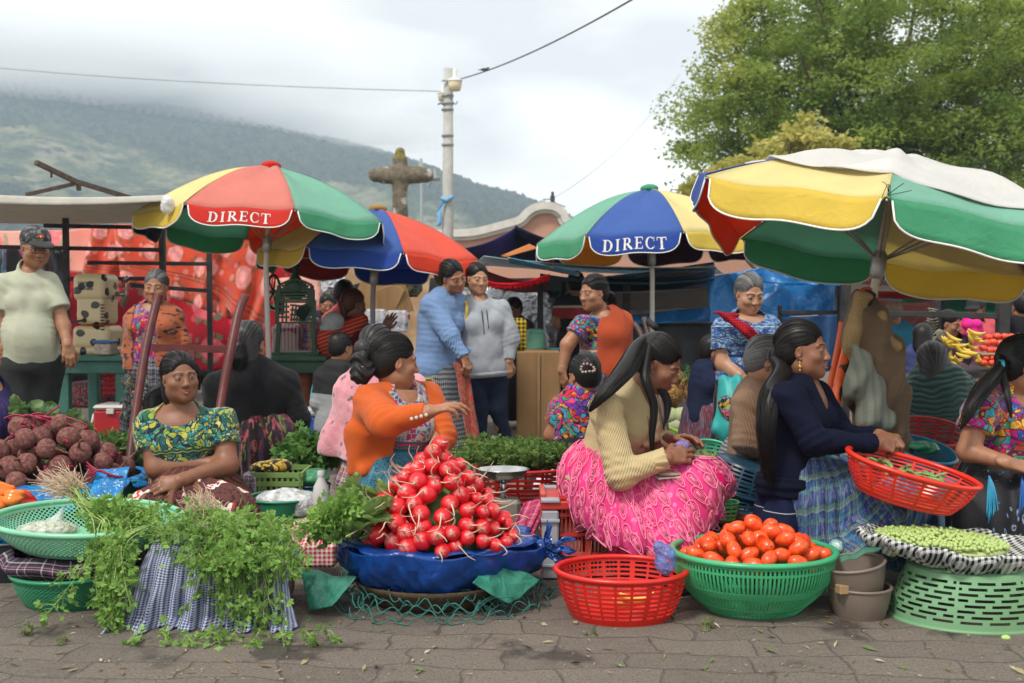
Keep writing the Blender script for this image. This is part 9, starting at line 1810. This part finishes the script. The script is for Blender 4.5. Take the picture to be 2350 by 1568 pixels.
    # old woman in tiger-marked cardigan
    p=person('grey-haired woman in a rust cardigan with black dashes standing by the workbench',7.5,(358,660,0),4,-4,-4,nb=(352,706,.02),sh=[(310,735,-.02),(398,730,.03)],el=[(298,810,-.02),(418,785,.02)],wr=[(314,868,-.12),(420,845,.05)],pel=(352,842,0),hand=(hand_((314,905,-.14),(-.1,-1,.1),1,.8),None),style='back',bulk=1.12,arm=1.12,lod=2,hair='g',age=1,smile=.4,skin='a',hs=.94,fat=1.05,fwd=(.1,-1,0))
    k=NT('rust_dashes');v=k.co();n=k.noise(k.map(v,(1,1,2.4)),22,2,.5,.6);k.set(col=k.mix(k.ramp(n,[(.57,0),(.60,1)]),(.34,.085,.03),(.02,.012,.01)),rough=.9,sheen=.2);k.bump(k.noise(v,90,2),.4,.004)
    HB=huipil('huipil_magenta',MULTI,(.30,.01,.08),40,.9);garment(p,'blouse',HB,ua=(.3,.3),hem=-.02,off=.010,neckr=(.06,.08,.05))
    op=lambda P,p:np.where(((P-p.pel)@p.fw>0),.075-np.abs((P-p.pel)@p.rt-.03),-1);garment(p,'cardigan',k.m,fa=(.95,.95),hem=-.02,off=.022,clip=op,fold=.006,neckr=(.06,.06,.04))
    stand_skirt(p,'skirt',plaid('skirt_dark_check',[(.012,.012,.018),(.02,.02,.03),(.25,.25,.27)],.09,nz=.1),.08)
    s=SDF();J=p.J;rs=np.random.default_rng(4)
    for i in range(60): a=J((rs.uniform(278,335),rs.uniform(845,955),-.24+rs.normal()*.02));s.cap(a,a+V3(rs.normal()*.012,0,-.035),.011,.007,.006)
    V,Q=s.mesh(.007);mk('beaded_apron',V,[Q],huipil('apron_beads',[(.10,.28,.27),(.45,.5,.48),(.02,.12,.14),(.55,.42,.06),(.4,.03,.04),(.15,.35,.33)],(.03,.10,.10),60,.9),p.o,attr={'tc':V})
    # blue cable cardigan woman
    p=person('smiling woman in a sky-blue cable cardigan and grey check skirt leaning to the right',8.0,(1040,636,0),38,-16,20,nb=(1012,680,.02),sh=[(990,700,-.10),(1048,698,.12)],el=[(1034,772,-.19),(1080,770,.1)],wr=[(1066,822,-.22),(1085,815,.05)],pel=(995,850,0),hand=(hand_((1078,858,-.24),(.6,-.7,.2),-1,.9),None),style='bun',bulk=1.08,arm=1.15,lod=2,age=1,smile=1,lids=.2,hs=.98,fwd=(.8,-.6,0),skin='a',fat=1.08)
    k=knit('sky_knit',(.19,.30,.52),110,'X',.15,.6,cable=8);garment(p,'cardigan',k,fa=(.93,.93),hem=-.10,off=.026,fold=.006,neckr=(.055,.06,.04),uar=.008)
    stand_skirt(p,'skirt',gingham('skirt_check_grey',(.26,.27,.29),(.015,.015,.02),.030,ax=(0,2)),.10,.17,.20,10,.006,dx=.10)
    g=M();a=p.J((1052,830,-.16));g.grid(lambda U,V_:a+np.stack([.09*U-.03+.10*V_,-.02+.015*np.sin(U*9+V_*5),-.60*V_+0*U],-1),8,20);o=g.out('red_sash',huipil('sash_red',[(.5,.02,.03),(.55,.05,.05),(.05,.2,.15),(.4,.3,.1)],(.35,.01,.02),30,.9),p.o);solid(o,.008)
    band(p,'yellow_belt',plaid('belt_yellow',[(.6,.4,.03),(.6,.42,.05),(.4,.05,.03),(.1,.3,.1)],.05,axs=(0,2),nz=0),-.16,-.10,.045)
    for sg in(-1,1): g=M();g.box(V3(p.pel[0]+.10+.07*sg,7.9,.04),(.08,.22,.07),None,.02);g.out('shoe',BLKC,p.o,smooth=False)
    # hoodie
    p=person('woman in a grey hooded sweatshirt and navy jeans with a small yellow backpack',8.15,(1096,641,0),22,-6,nb=(1098,690,.02),sh=[(1052,712,0),(1148,712,.02)],el=[(1052,775,.02),(1172,780,.0)],wr=[(1068,822,-.02),(1168,828,-.04)],pel=(1110,845,0),knee=((1100,938,-.03),(1142,938,.02)),ank=((1102,1028,.0),(1163,1022,.05)),hand=(None,hand_((1163,872,-.05),(.2,-1,0),-1,.6)),style='short',bulk=1.10,arm=1.2,lod=2,hs=.95,skin='c',pout=.2,lids=.5,fat=1.05,fwd=(.3,-1,0))
    HD=plain('hoodie_grey',(.31,.33,.36),.9,.1,.10,30,.35,.006,sheen=.2)
    ex=lambda s:(s.cap(p.m(.97)-p.fw*.04-p.rt*.06,p.m(.97)-p.fw*.04+p.rt*.06,.062,k=.04),s.cap(p.m(.95)-p.rt*.07,p.m(.82)+p.fw*.07,.035,.03,.03),s.cap(p.m(.95)+p.rt*.07,p.m(.82)+p.fw*.07,.035,.03,.03),s.ell(p.m(.25)+p.fw*.12,(.11,.03,.08),p.T,.015))
    g_=garment(p,'hoodie',HD,fa=(.96,.96),hem=-.06,off=.026,fold=.008,neckr=(.05,.075,.04),neck=(0,.04,.02),ext=ex,uar=.01);band(p,'hem_rib',HD,-.14,-.06,.030,g_)
    for sg in(-1,1): g=M();a=p.m(.84)+p.fw*.135+p.rt*.018*sg;g.tube([a,a-p.up*.08+p.fw*.015,a-p.up*(.15+.02*sg)+p.fw*.015],.0035,6);g.out('drawstring',BLKC,g_)
    s=SDF();s.ell(p.pel-V3(0,0,.03),(.165,.13,.12),p.T,.05)
    for i in(0,1): s.cap(p.hip[i],p.kn[i],.098,.064,.03);s.cap(p.kn[i],p.an[i]+V3(0,0,.03),.064,.042,.03)
    V,Q=s.mesh(.009,mod=lambda P:.003*wob(P*V3(1,1,2),30,4));mk('jeans',V,[Q],plain('jeans_navy',(.010,.018,.042),.8,.2,.3,24,.4,.005),p.o)
    for i in(0,1): g=M();g.box(p.an[i]*V3(1,1,0)+V3(.02,-.06,.03),(.075,.21,.05),None,.015);g.out('shoe',plain('sandal',(.25,.12,.07),.7),p.o,smooth=False)
    YB=gingham('bag_yellow_black',(.52,.36,.02),(.02,.02,.02),.03,ax=(0,2));s=SDF();q=W(1188,768,8.3);s.box(q,(.035,.06,.09),None,.03);V,Q=s.mesh(.009);b_=mk('backpack',V,[Q],YB,attr={'tc':V},label='small yellow and black checked bag hanging behind the grey hoodie',cat='bag')
    g=M();g.tube(spline([p.m(.98)+p.rt*.10-V3(0,.05,-.02),p.m(.88)+p.rt*.12+p.fw*.12,p.m(.6)+p.rt*.14+p.fw*.10],12),.012,6,flat=.4);g.out('strap',plain('strap_yellow',(.5,.34,.03),.7),b_)
    # girl with orange cardigan, colourful blouse
    p=person('frowning woman with a coral cardigan over one shoulder of her embroidered blouse',7.25,(1362,674,0),-52,-4,nb=(1390,726,.03),sh=[(1336,748,-.08),(1424,745,.08)],el=[(1302,792,-.12),(1428,815,.06)],wr=[(1290,850,-.14),(1425,860,.05)],pel=(1378,858,0),hand=(hand_((1298,892,-.14),(-.8,-.6,0),1,.5),None),style='pony',bulk=1.02,arm=1.2,lod=2,hs=.97,skin='a',pout=.4,lids=.5,fat=1.08,fwd=(-.55,-.8,0))
    HM=huipil('huipil_mixed',MULTI,(.03,.02,.05),30,.95,dis=.2,band=[(.10,.16,[(.5,.4,.25),(.3,.05,.1),(.05,.2,.2)],30),(.0,.05,[(.5,.03,.03),(.03,.3,.15)],25)]);garment(p,'blouse',HM,ua=(.50,.5),hem=-.02,off=.012,uar=.014,neckr=(.065,.08,.05),neck=(0,.04,.01))
    g_=garment(p,'cardigan',knit('coral_knit',(.66,.10,.03),190,'X',.1,.9),ua=(0,1),fa=(0,1),off=.028,hem=-.12,fold=.006,clip=lambda P,p:((P-p.pel)@p.rt)+.035,ext=lambda s:s.cap(p.sh[1],p.pel-p.rt*.12-V3(0,0,.1),.075,.09,.05))
    T=lambda x,y,z:p.hc+p.R@V3(x,y,z);tail(p,'ponytail',[T(0,-.11,.0),T(-.0,-.16,-.04),T(0,-.15,-.12)],[.025,.035,.012],HR['k'],16,.6,seed=3);g=M();g.tube([T(.0,-.105,.01)+V3(.0,.022*cos(a),.024*sin(a)) for a in np.linspace(0,6.2,12)],.006,6);g.out('hair_tie',plain('tie_lilac',(.4,.35,.6),.6),p.hairo)
    stand_skirt(p,'skirt',plaid('skirt_navy_multi',[(.01,.015,.05),(.02,.05,.12),(.2,.03,.05),(.01,.01,.02)],.1),.10)
    # elderly woman in blue huipil
    p=person('grey-haired woman in a blue patterned blouse with a red shawl knotted over one shoulder',6.75,(1720,676,0),14,-16,nb=(1714,728,.03),sh=[(1662,758,-.01),(1766,752,.03)],el=[(1660,834,-.04),(1795,815,.05)],wr=[(1698,862,-.14),(1775,858,-.08)],pel=(1714,868,0),hand=(hand_((1725,885,-.20),(0,-.8,.5),1,.6),None),style='back',bulk=1.12,arm=1.25,lod=2,hair='g',age=1,smile=.6,lids=.25,hs=1.0,skin='c',fat=1.08,fwd=(.15,-1,0))
    HB=huipil('huipil_blue',[(.05,.16,.42),(.20,.34,.55),(.02,.05,.20),(.10,.25,.45),(.30,.40,.5)],(.02,.05,.18),36,.9,dis=.04,stretch=(1,1,1.6),band=[(.30,.312,[(.45,.5,.5),(.03,.1,.2)],60),(.22,.232,[(.45,.5,.5),(.03,.1,.2)],60),(.12,.135,[(.01,.02,.08)],1)]);g_=garment(p,'blouse',HB,ua=(.6,.6),hem=-.02,off=.013,uar=.016,neckr=(.09,.10,.06),neck=(0,.04,.0))
    RS=gingham('shawl_red_dots',(.42,.01,.02),(.12,.005,.01),.014,ax=(0,2));s=SDF();J=p.J;a=J((1668,728,-.16))
    s.cap(a,J((1715,760,-.24)),.022,.03,.02,sq=None).cap(J((1715,760,-.24)),J((1775,812,-.22)),.03,.035,.02).cap(a,J((1640,716,-.16)),.016,.010).cap(a,J((1695,722,-.16)),.016,.012).ell(a,(.03,.025,.022));V,Q=s.mesh(.007,mod=lambda P:.005*np.sin((P@nrm(V3(1,0,1)))*140));mk('red_shawl',V,[Q],RS,p.o,attr={'tc':V})
    stand_skirt(p,'skirt',BLKC,.15,.17,.22,14,.012)
    s=SDF();s.cap(J((1695,880,-.18)),J((1690,975,-.22)),.045,.085,.09).cap(J((1665,880,-.1)),J((1668,985,-.16)),.045,.08,.09);V,Q=s.mesh(.009,mod=lambda P:.008*np.sin(P[:,0]*80));mk('teal_apron',V,[Q],plain('satin_teal',(.03,.35,.34),.45,.4,.15,12,.2),p.o)
    s=SDF();s.cap(J((1725,875,-.26)),J((1760,880,-.25)),.035,.05,.03).cap(J((1760,880,-.25)),J((1790,850,-.2)),.05,.04,.03).cap(J((1665,930,-.24)),J((1700,985,-.28)),.05,.05,.04).cap(J((1700,985,-.28)),J((1725,1000,-.26)),.05,.05,.04);V,Q=s.mesh(.008,mod=lambda P:.01*wob(P,60,4));mk('lace_trim',V,[Q],huipil('lace_black_multi',[(.01,.01,.012),(.01,.01,.012),(.01,.01,.012),(.5,.4,.05),(.5,.03,.15),(.03,.3,.35)],(.008,.008,.01),44,1,line=False),p.o,attr={'tc':V})
def background_people():
    spec=[('man in a black shirt with a red and white chest stripe seen from behind',10.,(1322,655),170,[(1288,700),(1352,700)],(1320,790),'striped',.95,'short','k','man',[(1278,745),(1362,745)],[(1300,765,.1),(1345,770,.1)]),
     ('person in a dark navy sweater sitting low beside the fruit pile',7.4,(1640,812),75,[(1612,850),(1650,850)],(1622,960),(.012,.018,.045),.95,'back','k','woman',[(1605,910),(1660,900)],[(1620,950,-.1),(1670,930,0)]),
     ('man in a tan cap and blue shirt bending at the right-hand stall',12.,(2052,722),150,[(2030,755),(2098,762)],(2065,850),(.03,.20,.32),1.1,'short','g','man',[(2020,800),(2110,810)],[(2040,830,.1),(2085,835,.1)]),
     ('person in a black cap and pink top leaning over the fruit stall',10.8,(2240,712),-40,[(2215,752),(2275,750)],(2250,830),(.50,.08,.10),1.05,'short','k','woman',[(2205,790),(2290,800)],[(2190,800,-.2),(2260,820,-.2)]),
     ('young woman with black hair looking down behind the stall bananas',9.7,(2178,745),50,[(2150,785),(2210,785)],(2180,860),(.05,.03,.06),.95,'loose','k','woman',[(2145,820),(2215,820)],[(2160,840,-.1),(2200,830,-.1)]),
     ('child with long dark hair in front of the stall post',8.3,(2117,778),160,[(2095,815),(2145,812)],(2118,890),(.04,.05,.14),.85,'loose','k','child',[(2090,850),(2150,850)],[(2100,880,.1),(2140,880,.1)]),
     ('dark-clothed person standing at the far right under the canopies',9.2,(2345,705),180,[(2315,745),(2385,745)],(2350,850),(.015,.015,.018),1.05,'short','k','person',[(2310,800),(2395,800)],None),
     ('woman glimpsed behind the yellow bag and grey hoodie',9.9,(1178,712),-30,[(1158,750),(1208,750)],(1182,830),(.05,.04,.05),.85,'back','k','woman',[(1155,790),(1212,790)],None),
     ('woman in dark clothes working deep inside the middle stall',12.2,(750,700),20,[(728,730),(775,730)],(752,800),(.02,.02,.03),1.,'back','k','woman',None,None)]
    for i,(lb,Y,h,yaw,sh,pel,c,b,sty,hr,cat,el,wr) in enumerate(spec):
        v0=h[1];nb=((sh[0][0]+sh[1][0])/2,(v0+.13*FP/Y+sh[0][1])/2-.02*FP/Y)
        back=abs(yaw)>100;fy=1 if back else -1
        p=person(lb,Y,(*h,0),yaw,-12,nb=(*nb,.02),sh=[(*sh[0],0),(*sh[1],.02)],el=[(*e_,.0) for e_ in el] if el else None,wr=wr,pel=(*pel,0),style=sty,bulk=b,lod=3,hs=.96 if b>.9 else .88,hair=hr,eyes=not back,fwd=(sin(radians(yaw))*.7,fy,0),cat=cat,arm=1.1,skin='ab'[i%2])
        if c=='striped':
            k=NT('shirt_chest_stripe');z=k.sep(k.co(),2);k.set(col=k.ramp(z,[(0,(.012,.012,.014)),(.22,(.35,.03,.03)),(.315,(.5,.47,.42)),(.335,(.012,.012,.014))],'CONSTANT'),rough=.85);m=k.m
        else: m=plain('shirt_bg_%d'%i,c,.85,.15,.2,10,.4,.01)
        garment(p,'shirt',m,ua=(.62,.62) if c=='striped' or i==2 else (1,1),fa=(0,0) if c=='striped' or i==2 else (.95,.95),hem=-.06,off=.022,fold=.008)
        if p.pel[2]>.55: stand_skirt(p,'skirt',BLKC,.08,.15,.17,8,.006)
        else: skirt(p,'skirt',plaid('skirt_bg_%d'%i,[(.02,.02,.03),(.15,.02,.03),(.03,.05,.1)],.1),[(p.pel,p.pel-V3(0,0,.18),.17,.2)],p.pel,10,.01,.014,hemz=.03)
        if i in(2,3):
            T=lambda x,y,z:p.hc+p.R@V3(x,y,z);s=SDF();s.ell(T(0,-.015,.055),(.09,.108,.085),p.R,.01).ell(T(0,.11,.045),(.075,.07,.014),p.R,.02);V,Q=s.mesh(.010,clip=lambda P:-((P-T(0,0,.035))@p.R[:,2]));mk('cap',V,[Q],plain('cap_%d'%i,(.30,.22,.15) if i==2 else (.02,.02,.025),.8),p.o)
    # star shawl and carried bundle near the post
def hand_truck():
    RM=plain('truck_maroon',(.11,.018,.015),.42,.4,.4,18,.3,.003,dirt=(.05,.025,.02));Y=5.3;r=emp('hand_truck',tuple(W(380,1130,5.5)*V3(1,1,0)),label='rusty maroon hand truck leaning behind the woman in green',cat='hand truck')
    for pts in ([(366,676,5.62),(358,700,5.6),(335,800,5.5),(310,960,5.35),(292,1110,5.2),(290,1140,5.18)],[(563,680,5.66),(548,715,5.6),(530,800,5.5),(508,920,5.4),(480,1100,5.2)]):
        g=M();g.tube(spline([W(*q) for q in pts],30),.0215,12);g.out('handle',RM,r)
    g=M();g.beam(W(350,798,5.5),W(522,802,5.5),.012,.035);g.out('crossbar',RM,r,smooth=False)
    g=M();g.beam(W(438,805,5.49),W(440,960,5.42),.03,.012);g.out('brace',RM,r,smooth=False)
    for u in(300,478): g=M();q=W(u,0,5.35);g.lathe([(.02,-.03),(.10,-.035),(.12,-.02),(.12,.02),(.10,.035),(.02,.03)],28,V3(q[0],5.42,.12),R=eul(0,pi/2,0));g.out('wheel',plain('rubber',(.02,.02,.02),.8),r)
    # second hand truck among the fruit
    r=emp('hand_truck',tuple(W(1560,1060,7.2)*V3(1,1,0)),label='dark brown hand truck standing in front of the pineapples and limes',cat='hand truck');D2=plain('truck_brown',(.07,.035,.03),.5,.4,.3,14,.3)
    for pts in ([(1478,730,7.5),(1492,790,7.4),(1512,900,7.2),(1545,1065,7.0)],[(1435,735,7.6),(1470,765,7.5),(1500,900,7.3),(1520,1060,7.1)]): g=M();g.tube(spline([W(*q) for q in pts],20),.02,10);g.out('handle',D2,r)
    g=M();g.tube([W(1488,738,7.45),W(1505,752,7.35)],.022,10);g.out('grip',plain('grip_black',(.02,.02,.02),.7),r)
    g=M();g.beam(W(1505,890,7.25),W(1535,1010,7.1),.02,.02);g.beam(W(1510,1010,7.15),W(1545,1000,7.05),.02,.02);g.out('brace',D2,r,smooth=False)
    # orange handled tool leaning at right
    OM=NT('orange_chipped');v=OM.co('obj');OM.set(col=OM.mix(OM.ramp(OM.noise(v,7,4,.6),[(.58,0),(.60,1)]),(.72,.10,.015),(.05,.03,.025)),rough=.4,spec=.5);OM=OM.m
    r=emp('hand_truck',tuple(W(1890,1100,5.0)*V3(1,1,0)),label='orange-painted hand truck with black grips behind the navy cardigan',cat='hand truck')
    g=M();g.tube(spline([W(1958,760,5.0),W(1945,800,4.98),W(1925,880,4.9),W(1905,980,4.85),W(1890,1090,4.8)],20),.024,12);g.out('handle',OM,r)
    g=M();g.tube(spline([W(1998,672,5.05),W(1975,715,5.03),W(1955,768,5.0)],12),.028,12);g.out('grip',plain('grip_b',(.03,.027,.027),.75,.3,.3,20,.3),r)
    g=M();g.tube(spline([W(1935,740,5.12),W(1925,800,5.1),W(1905,900,5.0)],16),.02,10);g.tube(spline([W(1968,685,5.1),W(1980,666,5.15),W(2005,668,5.2),W(2012,685,5.2)],16),.012,8);g.out('handle',OM,r)
    # jacket draped over the post
    def jk(label,mt,caps,seed,h=.009):
        s=SDF()
        for a,b,ra,rb,k in caps: s.cap(W(*a),W(*b),ra,rb,k)
        V,Q=s.mesh(h,mod=lambda P:.014*np.sin(P[:,0]*48+7*np.sin(P[:,2]*4)+seed)-.012*(1-np.abs(wob(P*V3(1.6,1,.5),12,seed,2)))**4+.010*wob(P,20,seed)); o=mk('draped_jacket' if seed<3 else 'mesh_sack',V,[Q],mt,attr={'tc':V},label=label,cat='jacket' if seed<3 else 'sack'); return o
    jk('brown knit jacket with fleece lining draped over the umbrella pole and hand truck',knit('jacket_brown',(.20,.135,.085),40,'X',.25,.8),[((1985,690,5.1),(1990,760,5.0),.045,.07,.05),((1990,760,5.0),(2012,880,4.95),.08,.13,.05),((2010,740,5.05),(2052,830,5.0),.05,.055,.04),((2012,880,4.95),(2030,1015,4.95),.12,.12,.05),((1960,760,5.02),(1965,860,5.0),.045,.05,.05)],1)
    jk('pale fleece lining strip along the left of the draped brown jacket',plain('fleece_tan',(.38,.26,.13),.95,.05,.2,90,.6),[((1985,682,5.03),(1962,760,4.93),.035,.03,.03),((1962,760,4.93),(1955,830,4.92),.03,.025,.03),((2020,730,4.98),(2050,790,4.93),.018,.020,.02)],2,.007)
    k=NT('mesh_sack');v=k.co();c=k.mix(k.ramp(k.wave(k.map(v,(1,.2,.3)),9,2,2),[(.5,0),(.8,1)]),(.24,.25,.20),(.17,.20,.16));c=k.mix(k.ramp(k.noise(v,6,2),[(.64,0),(.68,1)]),c,(.35,.08,.08));k.set(col=c,rough=.7);k.bump(k.wave(v,60,1,1,'Z'),.4,.005)
    jk('grey-green woven plastic sack hanging between the orange hand truck and the jacket',k.m,[((1962,795,4.84),(1975,870,4.80),.012,.05,.05),((1975,870,4.80),(2005,955,4.80),.05,.062,.06),((1990,850,4.80),(2030,965,4.80),.02,.022,.05)],4,.008)
navy_woman();cream_woman();orange_woman();green_woman();back_women();right_woman();standing();background_people();hand_truck()
